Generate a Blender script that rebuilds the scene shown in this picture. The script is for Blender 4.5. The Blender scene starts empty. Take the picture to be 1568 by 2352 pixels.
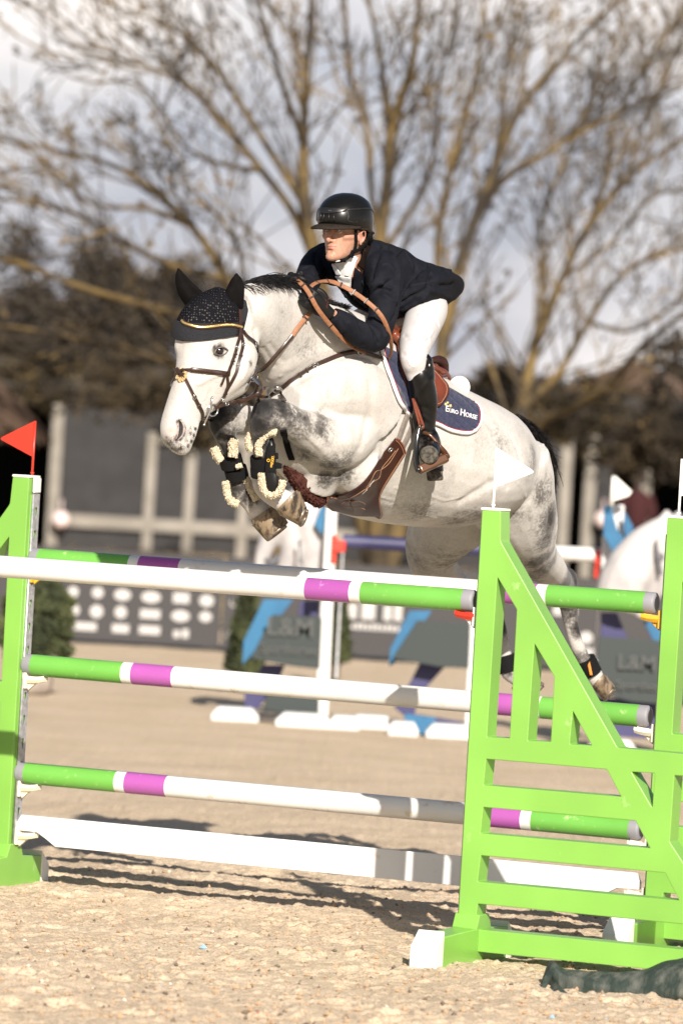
import bpy, bmesh, math, random
import numpy as np
from math import radians as R, sin, cos, pi, sqrt, tan
from mathutils import Vector, Matrix
from mathutils.bvhtree import BVHTree
from mathutils.geometry import tessellate_polygon

SC = bpy.context.scene
COL = SC.collection
# ------------------------------------------------------------------ camera
CAMZ = 2.0
PITCH = R(0.7366)
ROLL = R(3.35)
FPX = 200.0 / 36.0 * 2352.0          # focal length in the pixel units used below (picture 1568 x 2352)
CX, CY = 784.0, 1176.0
cf = Vector((0, cos(PITCH), -sin(PITCH)))
cu0 = Vector((0, sin(PITCH), cos(PITCH)))
cr0 = Vector((1, 0, 0))
cr = cr0 * cos(ROLL) + cu0 * sin(ROLL)
cu = -cr0 * sin(ROLL) + cu0 * cos(ROLL)
CL = Vector((0, 0, CAMZ))
cam = bpy.data.cameras.new('camera')
camo = bpy.data.objects.new('camera', cam)
COL.objects.link(camo)
M3 = Matrix((cr, cu, -cf)).transposed()
camo.matrix_world = Matrix.Translation(CL) @ M3.to_4x4()
cam.sensor_fit = 'VERTICAL'
cam.sensor_height = 36.0
cam.sensor_width = 24.0
cam.lens = 200.0
cam.clip_start = 0.5
cam.clip_end = 5000
cam.dof.use_dof = True
cam.dof.focus_distance = 23.1
cam.dof.aperture_fstop = 3.4
SC.camera = camo
# ------------------------------------------------------------------ sun and sky
SUN_EL, SUN_AZ = R(27), R(11)        # azimuth measured from behind the camera towards the right
sun_dir = Vector((sin(SUN_AZ) * cos(SUN_EL), -cos(SUN_AZ) * cos(SUN_EL), sin(SUN_EL)))   # towards the sun
sl = bpy.data.lights.new('sun', 'SUN')
sl.energy = 5.0
sl.angle = R(0.5)
sl.color = (1.0, 0.93, 0.84)
so = bpy.data.objects.new('sun', sl)
COL.objects.link(so)
so.location = sun_dir * 50
so.rotation_euler = sun_dir.to_track_quat('Z', 'Y').to_euler()
W = bpy.data.worlds.new('World')
SC.world = W
W.use_nodes = True
nt = W.node_tree
nt.nodes.clear()
out = nt.nodes.new('ShaderNodeOutputWorld')
bg = nt.nodes.new('ShaderNodeBackground')
sky = nt.nodes.new('ShaderNodeTexSky')
sky.sky_type = 'NISHITA'
sky.sun_disc = False
sky.sun_elevation = SUN_EL
sky.sun_rotation = math.atan2(sun_dir.x, sun_dir.y)
sky.dust_density = 1.5
bg.inputs['Strength'].default_value = 0.055
tc = nt.nodes.new('ShaderNodeTexCoord')
mp = nt.nodes.new('ShaderNodeMapping')
mp.inputs['Scale'].default_value = (10, 10, 17)
mp.inputs['Location'].default_value = (3.3, 0.4, 0.33)
n1 = nt.nodes.new('ShaderNodeTexNoise')
n1.inputs['Scale'].default_value = 1.0
n1.inputs['Detail'].default_value = 5
n1.inputs['Roughness'].default_value = 0.5
r1 = nt.nodes.new('ShaderNodeValToRGB')
r1.color_ramp.elements[0].position = 0.38
r1.color_ramp.elements[0].color = (0, 0, 0, 1)
r1.color_ramp.elements[1].position = 0.64
r1.color_ramp.elements[1].color = (1, 1, 1, 1)
mx = nt.nodes.new('ShaderNodeMix')
mx.data_type = 'RGBA'
mxb = nt.nodes.new('ShaderNodeMix')
mxb.data_type = 'RGBA'
mxb.inputs['Factor'].default_value = 0.8
mxb.inputs['B'].default_value = (6.7, 6.9, 8.2, 1)      # grey undersides and thin cloud
nt.links.new(tc.outputs['Generated'], mp.inputs['Vector'])
nt.links.new(mp.outputs['Vector'], n1.inputs['Vector'])
nt.links.new(n1.outputs['Fac'], r1.inputs['Fac'])
nt.links.new(sky.outputs['Color'], mxb.inputs['A'])
nt.links.new(mxb.outputs['Result'], mx.inputs['A'])
mx.inputs['B'].default_value = (14.4, 13.4, 12.7, 1)        # sunlit cloud
sep = nt.nodes.new('ShaderNodeSeparateXYZ')
nt.links.new(tc.outputs['Generated'], sep.inputs['Vector'])
mr = nt.nodes.new('ShaderNodeMapRange')          # cloud cut off above the view, to keep the sky's fill light low
mr.inputs['From Min'].default_value = 0.11
mr.inputs['From Max'].default_value = 0.2
mr.inputs['To Min'].default_value = 1.0
mr.inputs['To Max'].default_value = 0.0
nt.links.new(sep.outputs['Z'], mr.inputs['Value'])
mlt = nt.nodes.new('ShaderNodeMath'); mlt.operation = 'MULTIPLY'
nt.links.new(r1.outputs['Color'], mlt.inputs[0]); nt.links.new(mr.outputs['Result'], mlt.inputs[1])
nt.links.new(mlt.outputs[0], mx.inputs['Factor'])
ml2 = nt.nodes.new('ShaderNodeMath'); ml2.operation = 'MULTIPLY'; ml2.inputs[1].default_value = 0.8
nt.links.new(mr.outputs['Result'], ml2.inputs[0])
nt.links.new(ml2.outputs[0], mxb.inputs['Factor'])
nt.links.new(mx.outputs['Result'], bg.inputs['Color'])
nt.links.new(bg.outputs['Background'], out.inputs['Surface'])
SC.view_settings.view_transform = 'Standard'
SC.view_settings.look = 'None'
SC.view_settings.exposure = 0.66
SC.view_settings.gamma = 1.0
SC.cycles.max_bounces = 6
SC.cycles.use_denoising = True
SC.cycles.transparent_max_bounces = 8

# ------------------------------------------------------------------ pixel <-> world helpers (measuring from the photograph)
def ray(px, py):
    return (cf + cr * ((px - CX) / FPX) + cu * ((CY - py) / FPX))
RK = 1.0                              # thickness factor that goes with it
DOFF = 0.0                            # set to how much farther back the horse and its rider stand
def P(px, py, d):
    d += DOFF
    r = ray(px, py)
    return CL + r * (d / r.y)
def PZ(px, py, z=0.0):
    r = ray(px, py)
    return CL + r * ((z - CAMZ) / r.z)
def PPL(px, py, q, n):
    r = ray(px, py)
    return CL + r * ((q - CL).dot(n) / r.dot(n))
def proj(v):
    w = v - CL
    k = w.dot(cf)
    return (CX + FPX * w.dot(cr) / k, CY - FPX * w.dot(cu) / k)

# ------------------------------------------------------------------ materials
MATS = {}
def mat(name, col, rough=0.6, metal=0.0, col2=None, scale=20.0, lo=0.4, hi=0.6, detail=4, bump=0.0, bscale=None,
        coat=0.0, sheen=0.0, spec=0.5, stretch=None, sss=0.0, attr=None, attrcol=None, noise_rough=0.6, bdist=0.01):
    if name in MATS:
        return MATS[name]
    m = bpy.data.materials.new(name)
    m.use_nodes = True
    t = m.node_tree
    b = t.nodes['Principled BSDF']
    b.inputs['Base Color'].default_value = (*col, 1)
    b.inputs['Roughness'].default_value = rough
    b.inputs['Metallic'].default_value = metal
    b.inputs['Coat Weight'].default_value = coat
    b.inputs['Coat Roughness'].default_value = 0.15
    b.inputs['Sheen Weight'].default_value = sheen
    b.inputs['Specular IOR Level'].default_value = spec
    if sss:
        b.inputs['Subsurface Weight'].default_value = sss
        b.inputs['Subsurface Radius'].default_value = (0.01, 0.004, 0.002)
        b.inputs['Subsurface Scale'].default_value = 1.0
    co = t.nodes.new('ShaderNodeTexCoord')
    vec = co.outputs['Object']
    if stretch:
        mpn = t.nodes.new('ShaderNodeMapping')
        mpn.inputs['Scale'].default_value = stretch
        t.links.new(vec, mpn.inputs['Vector'])
        vec = mpn.outputs['Vector']
    last = None
    if col2:
        n = t.nodes.new('ShaderNodeTexNoise')
        n.inputs['Scale'].default_value = scale
        n.inputs['Detail'].default_value = detail
        n.inputs['Roughness'].default_value = noise_rough
        rp = t.nodes.new('ShaderNodeValToRGB')
        rp.color_ramp.elements[0].position = lo
        rp.color_ramp.elements[0].color = (*col, 1)
        rp.color_ramp.elements[1].position = hi
        rp.color_ramp.elements[1].color = (*col2, 1)
        t.links.new(vec, n.inputs['Vector'])
        t.links.new(n.outputs['Fac'], rp.inputs['Fac'])
        t.links.new(rp.outputs['Color'], b.inputs['Base Color'])
        last = rp.outputs['Color']
    if bump:
        n2 = t.nodes.new('ShaderNodeTexNoise')
        n2.inputs['Scale'].default_value = bscale or scale * 3
        n2.inputs['Detail'].default_value = 4
        bp = t.nodes.new('ShaderNodeBump')
        bp.inputs['Strength'].default_value = bump
        bp.inputs['Distance'].default_value = bdist
        t.links.new(vec, n2.inputs['Vector'])
        t.links.new(n2.outputs['Fac'], bp.inputs['Height'])
        t.links.new(bp.outputs['Normal'], b.inputs['Normal'])
    MATS[name] = m
    return m

# ------------------------------------------------------------------ object helpers
def tag(o, label=None, cat=None, group=None, kind=None):
    if label: o['label'] = label
    if cat: o['category'] = cat
    if group: o['group'] = group
    if kind: o['kind'] = kind
    return o
def link(o, parent=None):
    COL.objects.link(o)
    if parent is not None:
        o.parent = parent
        o.matrix_parent_inverse = Matrix.Translation(parent.location).inverted() if parent.rotation_euler.z == 0 else parent.matrix_basis.inverted()
    return o
def thing(name, label, cat, loc=(0, 0, 0), group=None):
    o = bpy.data.objects.new(name, None)
    o.empty_display_size = 0.1
    o.location = loc
    COL.objects.link(o)
    return tag(o, label, cat, group)
def mesh_obj(name, verts, faces, m, parent=None, smooth=True, midx=None):
    me = bpy.data.meshes.new(name)
    me.from_pydata([tuple(v) for v in verts], [], faces)
    ms = m if isinstance(m, (list, tuple)) else [m]
    for x in ms:
        me.materials.append(x)
    if midx is not None:
        me.polygons.foreach_set('material_index', midx)
    me.polygons.foreach_set('use_smooth', [smooth] * len(me.polygons))
    me.update()
    o = bpy.data.objects.new(name, me)
    return link(o, parent)
def bevel(o, w, seg=2, ang=35):
    md = o.modifiers.new('bevel', 'BEVEL')
    md.width = w
    md.segments = seg
    md.limit_method = 'ANGLE'
    md.angle_limit = R(ang)
    md.harden_normals = False
    return o
def sharp_smooth(o, ang=40):
    me = o.data
    bm = bmesh.new(); bm.from_mesh(me)
    for e in bm.edges:
        if len(e.link_faces) == 2 and e.calc_face_angle(0) > R(ang):
            e.smooth = False
    bm.to_mesh(me); bm.free()
    return o

class MB:
    def __init__(s):
        s.v = []; s.f = []; s.m = []
    def add(s, v, f, mi=0):
        k = len(s.v)
        s.v += [Vector(x) for x in v]
        s.f += [tuple(i + k for i in q) for q in f]
        s.m += [mi] * len(f)
    def box(s, c, ax, ay, az, mi=0):
        c, ax, ay, az = Vector(c), Vector(ax), Vector(ay), Vector(az)
        v = [c + ax * a + ay * b + az * e for e in (-1, 1) for b in (-1, 1) for a in (-1, 1)]
        s.add(v, [(0, 2, 3, 1), (4, 5, 7, 6), (0, 1, 5, 4), (2, 6, 7, 3), (0, 4, 6, 2), (1, 3, 7, 5)], mi)
    def abox(s, x0, x1, y0, y1, z0, z1, mi=0):
        s.box(((x0 + x1) / 2, (y0 + y1) / 2, (z0 + z1) / 2), ((x1 - x0) / 2, 0, 0), (0, (y1 - y0) / 2, 0), (0, 0, (z1 - z0) / 2), mi)
    def tube(s, pts, rad, n=8, cap=True, mi=0, flat=1.0, up=None):
        pts = [Vector(p) for p in pts]
        if not isinstance(rad, (list, tuple)): rad = [rad] * len(pts)
        rad = [r * RK for r in rad]
        k = len(s.v); prev = None
        for i, p in enumerate(pts):
            t = (pts[min(i + 1, len(pts) - 1)] - pts[max(i - 1, 0)])
            t = t.normalized() if t.length > 1e-9 else Vector((0, 0, 1))
            a = prev if prev is not None else (Vector(up) if up is not None else (Vector((0, 0, 1)) if abs(t.z) < 0.9 else Vector((1, 0, 0))))
            a = (a - t * a.dot(t))
            a = a.normalized() if a.length > 1e-6 else t.orthogonal().normalized()
            b = t.cross(a); prev = a
            for j in range(n):
                th = 2 * pi * j / n
                s.v.append(p + (a * cos(th) * flat + b * sin(th)) * rad[i])
        for i in range(len(pts) - 1):
            for j in range(n):
                q = (k + i * n + j, k + i * n + (j + 1) % n, k + (i + 1) * n + (j + 1) % n, k + (i + 1) * n + j)
                s.f.append(q); s.m.append(mi)
        if cap:
            s.f.append(tuple(k + j for j in range(n - 1, -1, -1))); s.m.append(mi)
            s.f.append(tuple(k + (len(pts) - 1) * n + j for j in range(n))); s.m.append(mi)
    def loft(s, rings, cap=True, mi=0, closed=True):
        k = len(s.v); n = len(rings[0])
        for r in rings: s.v += [Vector(x) for x in r]
        for i in range(len(rings) - 1):
            for j in range(n if closed else n - 1):
                s.f.append((k + i * n + j, k + i * n + (j + 1) % n, k + (i + 1) * n + (j + 1) % n, k + (i + 1) * n + j)); s.m.append(mi)
        if cap and closed:
            s.f.append(tuple(k + j for j in range(n - 1, -1, -1))); s.m.append(mi)
            s.f.append(tuple(k + (len(rings) - 1) * n + j for j in range(n))); s.m.append(mi)
    def ball(s, c, r, n=12, mi=0, sc=(1, 1, 1), rot=None):
        c = Vector(c); rings = []; r = r * RK
        for i in range(n // 2 + 1):
            ph = -pi / 2 + pi * i / (n // 2)
            ph = max(-pi / 2 + 0.03, min(pi / 2 - 0.03, ph))
            ring = []
            for j in range(n):
                th = 2 * pi * j / n
                v = Vector((cos(ph) * cos(th) * sc[0], cos(ph) * sin(th) * sc[1], sin(ph) * sc[2])) * r
                if rot is not None: v = rot @ v
                ring.append(c + v)
            rings.append(ring)
        s.loft(rings, True, mi)
    def strap(s, pts, nrm, w, th, mi=0):
        """flat strap: pts path, nrm outward normals, w width, th thickness"""
        pts = [Vector(p) for p in pts]; rings = []
        for i, p in enumerate(pts):
            t = (pts[min(i + 1, len(pts) - 1)] - pts[max(i - 1, 0)]).normalized()
            n = Vector(nrm[i] if isinstance(nrm, list) else nrm)
            b = t.cross(n)
            b = b.normalized() if b.length > 1e-6 else t.orthogonal().normalized()
            n = b.cross(t).normalized()
            ww = (w[i] if isinstance(w, (list, tuple)) else w) / 2
            h = th / 2
            rings.append([p + b * ww * 0.8 + n * h, p + b * ww + n * h * 0.3, p + b * ww - n * h, p - b * ww - n * h, p - b * ww + n * h * 0.3, p - b * ww * 0.8 + n * h])
        s.loft(rings, True, mi)
    def build(s, name, m, parent=None, smooth=True, sharp=None):
        o = mesh_obj(name, s.v, s.f, m, parent, smooth, s.m if isinstance(m, (list, tuple)) else None)
        bm = bmesh.new(); bm.from_mesh(o.data)
        bmesh.ops.recalc_face_normals(bm, faces=bm.faces)
        if sharp:
            for e in bm.edges:
                if len(e.link_faces) == 2 and e.calc_face_angle(0) > R(sharp): e.smooth = False
        bm.to_mesh(o.data); bm.free()
        return o

def spline(pts, n=8):
    """Catmull-Rom through pts (any dim tuples)"""
    a = [np.array(p, float) for p in pts]
    if len(a) < 3:
        return [tuple(a[0] * (1 - t) + a[1] * t) for t in np.linspace(0, 1, n + 1)]
    a = [2 * a[0] - a[1]] + a + [2 * a[-1] - a[-2]]
    o = []
    for i in range(1, len(a) - 2):
        p0, p1, p2, p3 = a[i - 1:i + 3]
        for k in range(n):
            t = k / n
            o.append(tuple(0.5 * ((2 * p1) + (-p0 + p2) * t + (2 * p0 - 5 * p1 + 4 * p2 - p3) * t * t + (-p0 + 3 * p1 - 3 * p2 + p3) * t ** 3)))
    o.append(tuple(a[-2]))
    return o

def poly_panel(name, loops, thick, m, parent=None, bev=0.0, mw=None, smooth=False, bres=1):
    """filled outline with holes (loops of (x,y)), extruded along local z by thick (front at z=0 going to -thick), placed by matrix mw"""
    cd = bpy.data.curves.new(name, 'CURVE')
    cd.dimensions = '2D'; cd.fill_mode = 'BOTH'
    cd.extrude = max(thick / 2 - bev, 0.0001); cd.bevel_depth = bev; cd.bevel_resolution = bres
    if bev: cd.offset = -bev
    for lp in loops:
        sp = cd.splines.new('POLY'); sp.points.add(len(lp) - 1); sp.use_cyclic_u = True
        for q, p in zip(sp.points, lp): q.co = (p[0], p[1], 0, 1)
    to = bpy.data.objects.new(name, cd); COL.objects.link(to)
    dg = bpy.context.evaluated_depsgraph_get()
    me = bpy.data.meshes.new_from_object(to.evaluated_get(dg))
    bpy.data.objects.remove(to); bpy.data.curves.remove(cd)
    me.name = name
    me.materials.clear()
    for x in (m if isinstance(m, (list, tuple)) else [m]): me.materials.append(x)
    me.transform(Matrix.Translation((0, 0, -thick / 2)))
    if mw is not None: me.transform(mw)
    for p in me.polygons: p.use_smooth = smooth
    o = bpy.data.objects.new(name, me)
    return link(o, parent)

def text_mesh(body, size=1.0, align='LEFT', extrude=0.0, space=1.0, offset=0.0):
    cd = bpy.data.curves.new('t', 'FONT'); cd.body = body; cd.size = size; cd.extrude = extrude; cd.align_x = align
    cd.space_character = space; cd.offset = offset; cd.resolution_u = 3
    to = bpy.data.objects.new('t', cd); COL.objects.link(to)
    dg = bpy.context.evaluated_depsgraph_get()
    me = bpy.data.meshes.new_from_object(to.evaluated_get(dg))
    bpy.data.objects.remove(to); bpy.data.curves.remove(cd)
    v = [tuple(x.co) for x in me.vertices]; f = [tuple(p.vertices) for p in me.polygons]
    bpy.data.meshes.remove(me)
    return v, f

def evaluated_mesh(o):
    dg = bpy.context.evaluated_depsgraph_get()
    return bpy.data.meshes.new_from_object(o.evaluated_get(dg))

def vnoise(x, y, seed=0):
    """cheap smooth value noise, numpy arrays"""
    xi = np.floor(x).astype(np.int64); yi = np.floor(y).astype(np.int64)
    xf = x - xi; yf = y - yi
    u = xf * xf * (3 - 2 * xf); v = yf * yf * (3 - 2 * yf)
    def h(a, b):
        n = (a * 374761393 + b * 668265263 + seed * 1442695041) & 0x7fffffff
        n = ((n ^ (n >> 13)) * 1274126177) & 0x7fffffff
        return ((n ^ (n >> 16)) & 0xffff) / 65535.0
    return (h(xi, yi) * (1 - u) + h(xi + 1, yi) * u) * (1 - v) + (h(xi, yi + 1) * (1 - u) + h(xi + 1, yi + 1) * u) * v
# ------------------------------------------------------------------ sandy ground, one sheet to the horizon
def axis(lo, hi, fine, a, b, grow):
    c = list(np.arange(a, b, fine)); x = b; st = fine
    up = []
    while x < hi:
        up.append(x); st *= grow; x += st
    up.append(hi)
    x = a - fine; st = fine; dn = []
    while x > lo:
        dn.append(x); st *= grow; x -= st
    dn.append(lo)
    return np.array(dn[::-1] + c + up)
_r = random.Random(21)
PRINTS = [(_r.uniform(-1.7, 1.9), _r.uniform(19.3, 26.4), _r.uniform(.045, .065), _r.uniform(.012, .026)) for _ in range(70)]
def ground_h(X, Y):
    Z = (vnoise(X * 1.1, Y * 1.1, 1) - .5) * .035 + (vnoise(X * 5, Y * 5, 2) - .5) * .022
    Z += (vnoise(X * 16, Y * 16, 3) - .5) * .012 + (vnoise(X * 47, Y * 47, 4) - .5) * .009
    Z += np.clip(vnoise(X * 31 + 9, Y * 31, 5) - .72, 0, 1) * .05
    for hx, hy, hr, ha in PRINTS:                     # hoof prints: a dent with a raised rim
        r2 = ((X - hx) ** 2 + ((Y - hy) * .8) ** 2) / hr ** 2
        Z += np.where(r2 < 9, -ha * np.exp(-r2) + ha * .55 * np.exp(-((np.sqrt(r2) - 1.45) / .35) ** 2), 0)
    far = np.clip((np.abs(X) - 2.2) / 6, 0, 1) + np.clip((Y - 30) / 8, 0, 1)
    return Z * np.clip(1 - far * .6, 0.2, 1)
xs = axis(-900, 900, .0125, -1.75, 1.9, 1.09)
ys = axis(-60, 1600, .0135, 19.0, 26.6, 1.035)
X, Y = np.meshgrid(xs, ys)
Z = ground_h(X, Y) - 0.012
nx, ny = len(xs), len(ys)
V = np.stack([X.ravel(), Y.ravel(), Z.ravel()], 1)
ii = np.arange((nx - 1) * (ny - 1)); r_, c_ = ii // (nx - 1), ii % (nx - 1)
q0 = r_ * nx + c_
F = np.stack([q0, q0 + 1, q0 + nx + 1, q0 + nx], 1)
me = bpy.data.meshes.new('sand_ground')
me.vertices.add(len(V)); me.vertices.foreach_set('co', V.ravel().astype(np.float32))
me.loops.add(F.size); me.loops.foreach_set('vertex_index', F.ravel().astype(np.int32))
me.polygons.add(len(F)); me.polygons.foreach_set('loop_start', (np.arange(len(F)) * 4).astype(np.int32))
me.update(calc_edges=True)
me.polygons.foreach_set('use_smooth', [True] * len(F))
sand = bpy.data.materials.new('sand'); sand.use_nodes = True
t = sand.node_tree; b = t.nodes['Principled BSDF']; b.inputs['Roughness'].default_value = 1.0
b.inputs['Specular IOR Level'].default_value = 0.1
co = t.nodes.new('ShaderNodeTexCoord')
def nz(sc, det=4, ro=.6):
    n = t.nodes.new('ShaderNodeTexNoise'); n.inputs['Scale'].default_value = sc; n.inputs['Detail'].default_value = det
    n.inputs['Roughness'].default_value = ro
    t.links.new(co.outputs['Object'], n.inputs['Vector']); return n
def rampn(src, stops):
    r = t.nodes.new('ShaderNodeValToRGB')
    e = r.color_ramp.elements
    e[0].position, e[0].color = stops[0][0], (*stops[0][1], 1)
    e[1].position, e[1].color = stops[-1][0], (*stops[-1][1], 1)
    for s in stops[1:-1]:
        x = e.new(s[0]); x.color = (*s[1], 1)
    t.links.new(src, r.inputs['Fac']); return r
def mixn(a, b_, fac, mode='MIX'):
    m = t.nodes.new('ShaderNodeMix'); m.data_type = 'RGBA'; m.blend_type = mode
    if isinstance(fac, float): m.inputs['Factor'].default_value = fac
    else: t.links.new(fac, m.inputs['Factor'])
    t.links.new(a, m.inputs['A']); t.links.new(b_, m.inputs['B']); return m
c1 = rampn(nz(1.3).outputs['Fac'], [(.35, (.575, .45, .315)), (.65, (.66, .525, .38))])
c2 = rampn(nz(95, 3, .7).outputs['Fac'], [(.30, (.30, .26, .24)), (.42, (.8, .8, .8)), (.62, (1.05, 1.05, 1.05)), (.75, (1.25, 1.2, 1.15))])
mm = mixn(c1.outputs['Color'], c2.outputs['Color'], 1.0, 'MULTIPLY')
c3 = rampn(nz(150, 2, .5).outputs['Fac'], [(.27, (.30, .26, .24)), (.36, (1, 1, 1))])
mm2 = mixn(mm.outputs['Result'], c3.outputs['Color'], 1.0, 'MULTIPLY')
t.links.new(mm2.outputs['Result'], b.inputs['Base Color'])
bp = t.nodes.new('ShaderNodeBump'); bp.inputs['Strength'].default_value = .4; bp.inputs['Distance'].default_value = .012
t.links.new(nz(70, 5, .7).outputs['Fac'], bp.inputs['Height']); t.links.new(bp.outputs['Normal'], b.inputs['Normal'])
me.materials.append(sand)
tag(link(bpy.data.objects.new('sand_ground', me)), None, None, None, 'structure')
# loose clods and bits of surface fibre
rnd = random.Random(5)
mb = MB()
for k in range(2600):
    x = rnd.uniform(-1.5, 1.7); y = 19.3 + 6.5 * rnd.random() ** 1.5
    z = float(ground_h(np.array([x]), np.array([y]))[0]) - .012
    r = rnd.choice((.003, .004, .005, .006, .008, .010)) * rnd.uniform(.7, 1.2)
    pts = []
    for j in range(6):
        d = [(1, 0, 0), (-1, 0, 0), (0, 1, 0), (0, -1, 0), (0, 0, 1), (0, 0, -1)][j]
        pts.append(Vector((x, y, z + r * .4)) + Vector(d) * r * rnd.uniform(.6, 1.5))
    mb.add(pts, [(0, 2, 4), (2, 1, 4), (1, 3, 4), (3, 0, 4), (2, 0, 5), (1, 2, 5), (3, 1, 5), (0, 3, 5)],
           0 if rnd.random() < .80 else (1 if rnd.random() < .85 else (2 if rnd.random() < .7 else rnd.choice((3, 4)))))
o = mb.build('sand_clods', [mat('clod', (.42, .29, .18), 1.0), mat('clod_dark', (.17, .13, .095), 1.0), mat('clod_pale', (.62, .55, .46), .9),
                            mat('fibre_blue', (.25, .42, .55), .9), mat('fibre_red', (.55, .12, .08), .9)], None, False)
tag(o, None, None, None, 'stuff')
# ------------------------------------------------------------------ the jump
def noisy_paint(name, col, dirt=(.55, .5, .42), amount=.62, rough=.38, scale=9, stretch=None, coat=.25, tint=None):
    """paint with scuffs: pale streaky marks of their own shape"""
    m = bpy.data.materials.new(name); m.use_nodes = True
    t = m.node_tree; b = t.nodes['Principled BSDF']
    b.inputs['Roughness'].default_value = rough; b.inputs['Coat Weight'].default_value = coat; b.inputs['Coat Roughness'].default_value = .3
    co = t.nodes.new('ShaderNodeTexCoord'); mp_ = t.nodes.new('ShaderNodeMapping')
    mp_.inputs['Scale'].default_value = stretch or (1, 1, 1)
    t.links.new(co.outputs['Object'], mp_.inputs['Vector'])
    n = t.nodes.new('ShaderNodeTexNoise'); n.inputs['Scale'].default_value = scale; n.inputs['Detail'].default_value = 8; n.inputs['Roughness'].default_value = .72
    t.links.new(mp_.outputs['Vector'], n.inputs['Vector'])
    r = t.nodes.new('ShaderNodeValToRGB'); r.color_ramp.elements[0].position = amount; r.color_ramp.elements[1].position = amount + .08
    r.color_ramp.elements[0].color = (0, 0, 0, 1); r.color_ramp.elements[1].color = (.75, .75, .75, 1)
    t.links.new(n.outputs['Fac'], r.inputs['Fac'])
    n3 = t.nodes.new('ShaderNodeTexNoise'); n3.inputs['Scale'].default_value = 2.2; n3.inputs['Detail'].default_value = 2
    t.links.new(co.outputs['Object'], n3.inputs['Vector'])
    r3 = t.nodes.new('ShaderNodeValToRGB'); r3.color_ramp.elements[0].position = .35; r3.color_ramp.elements[1].position = .65
    r3.color_ramp.elements[0].color = (*[c * .9 for c in col], 1); r3.color_ramp.elements[1].color = (*[min(1, c * 1.06) for c in col], 1)
    t.links.new(n3.outputs['Fac'], r3.inputs['Fac'])
    mx_ = t.nodes.new('ShaderNodeMix'); mx_.data_type = 'RGBA'
    t.links.new(r.outputs['Color'], mx_.inputs['Factor']); t.links.new(r3.outputs['Color'], mx_.inputs['A']); mx_.inputs['B'].default_value = (*dirt, 1)
    t.links.new(mx_.outputs['Result'], b.inputs['Base Color'])
    return m
GREEN = noisy_paint('green_plastic', (.195, .42, .066), (.38, .56, .22), .635, .36, 6)
POLE_GREEN = noisy_paint('green_pole_paint', (.135, .38, .06), (.45, .58, .25), .60, .36, 22, (1, 1, 1))
POLE_WHITE = noisy_paint('white_pole_paint', (.72, .71, .68), (.56, .47, .36), .575, .32, 11, (1, 1, 1))
POLE_PURPLE = noisy_paint('purple_pole_paint', (.36, .085, .33), (.75, .42, .66), .63, .34, 20, (1, 1, 1))
CAP_GREY = noisy_paint('grey_pole_cap', (.24, .235, .255), (.45, .40, .33), .60, .6, 18, None, 0)
WHITE_PL = mat('white_plastic', (.80, .78, .73), .4, 0, (.68, .63, .55), 8, .5, .75, coat=.2)
CREAM_PL = mat('cream_plastic', (.76, .68, .53), .45, coat=.2)
BLACK_PL = mat('black_plastic', (.02, .02, .022), .45)
GALV = mat('galvanised_steel', (.36, .37, .385), .5, .55, (.52, .52, .53), 40, .4, .6)
RED_PL = noisy_paint('red_plastic', (.60, .032, .014), (.70, .30, .22), .68, .38, 30)
YEL_PL = mat('yellow_plastic', (.80, .40, .02), .4, 0, (.7, .36, .05), 30, coat=.2)

B0 = Vector((-1.385, 24.6, 0)); B1 = Vector((1.344, 23.5, 0))
U = (B1 - B0).normalized()                       # along the poles, to the right
N = Vector((U.y, -U.x, 0)).normalized()          # towards the camera, square to the poles
if N.y > 0: N = -N
UP = Vector((0, 0, 1))
QF = PZ(1046.7, 2190, 0.04); QF.z = 0
FS = Vector((P(1080, 1700, 22.3).x, 22.3, 0))    # front-face plane of the near right standard
def onf(px, py, q=FS):
    v = PPL(px, py, q, N) - Vector((q.x, q.y, 0))
    return (v.dot(U), v.z)
# wing outline with its openings, measured on the near right standard
OUT = [(1105.7, 1178), (1149, 1178), (1149, 1243.6), (1417.3, 1717.5), (1568, 1731.6), (1706, 1744), (1676, 2243), (1530, 2230.5), (1046.7, 2181)]
HOLES = [
    [(1141.3, 1325.9), (1185.6, 1399.8), (1169.1, 1695.7), (1117.5, 1692.9)],
    [(1226.4, 1478.5), (1271.4, 1554), (1263.7, 1703.5), (1211, 1701.7)],
    [(1314.3, 1633.1), (1357.6, 1712.2), (1307.3, 1709.4)],
    [(1115.7, 1743.2), (1392, 1767.4), (1425, 1830), (1109.8, 1803.6)],
    [(1108.7, 1853.9), (1457.7, 1885.2), (1491.8, 1948.4), (1102.7, 1914.3)],
    [(1103.5, 1964.9), (1525.9, 2004.9), (1558, 2068.5), (1096.2, 2025.1)],
    [(1096.2, 2075.8), (1568, 2123), (1600, 2126), (1626, 2187), (1568, 2181), (1090.6, 2133.8)],
    [(1449, 1772.7), (1502.4, 1776.2), (1496.4, 1854.6)],
    [(1547.4, 1780.8), (1655, 1790), (1642, 2095), (1536.8, 1933.7)]]
out_l = [onf(*p) for p in OUT]
x0 = out_l[0][0]
def cl(lp):
    return [(p[0], p[1]) for p in lp]
xl = sum(p[0] for p in (out_l[0], out_l[-1])) / 2
out_l[0] = (xl, 1.755); out_l[1] = (out_l[1][0], 1.755); out_l[-1] = (xl, out_l[-1][1])
out_l = [(a - xl, z) for a, z in out_l]
hol_l = [[(a - xl, z) for a, z in (onf(*p) for p in h)] for h in HOLES]
def rnd_loop(lp, r=.006):
    o = []; n = len(lp)
    for i in range(n):
        a = Vector(lp[i - 1]); b = Vector(lp[i]); c = Vector(lp[(i + 1) % n])
        d1 = (a - b).normalized(); d2 = (c - b).normalized()
        for t_ in (0, .35, .65, 1):
            p = (b + d1 * r * (1 - t_)).lerp(b + d2 * r * t_, t_)
            o.append((p.x, p.y))
    return o
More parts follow.
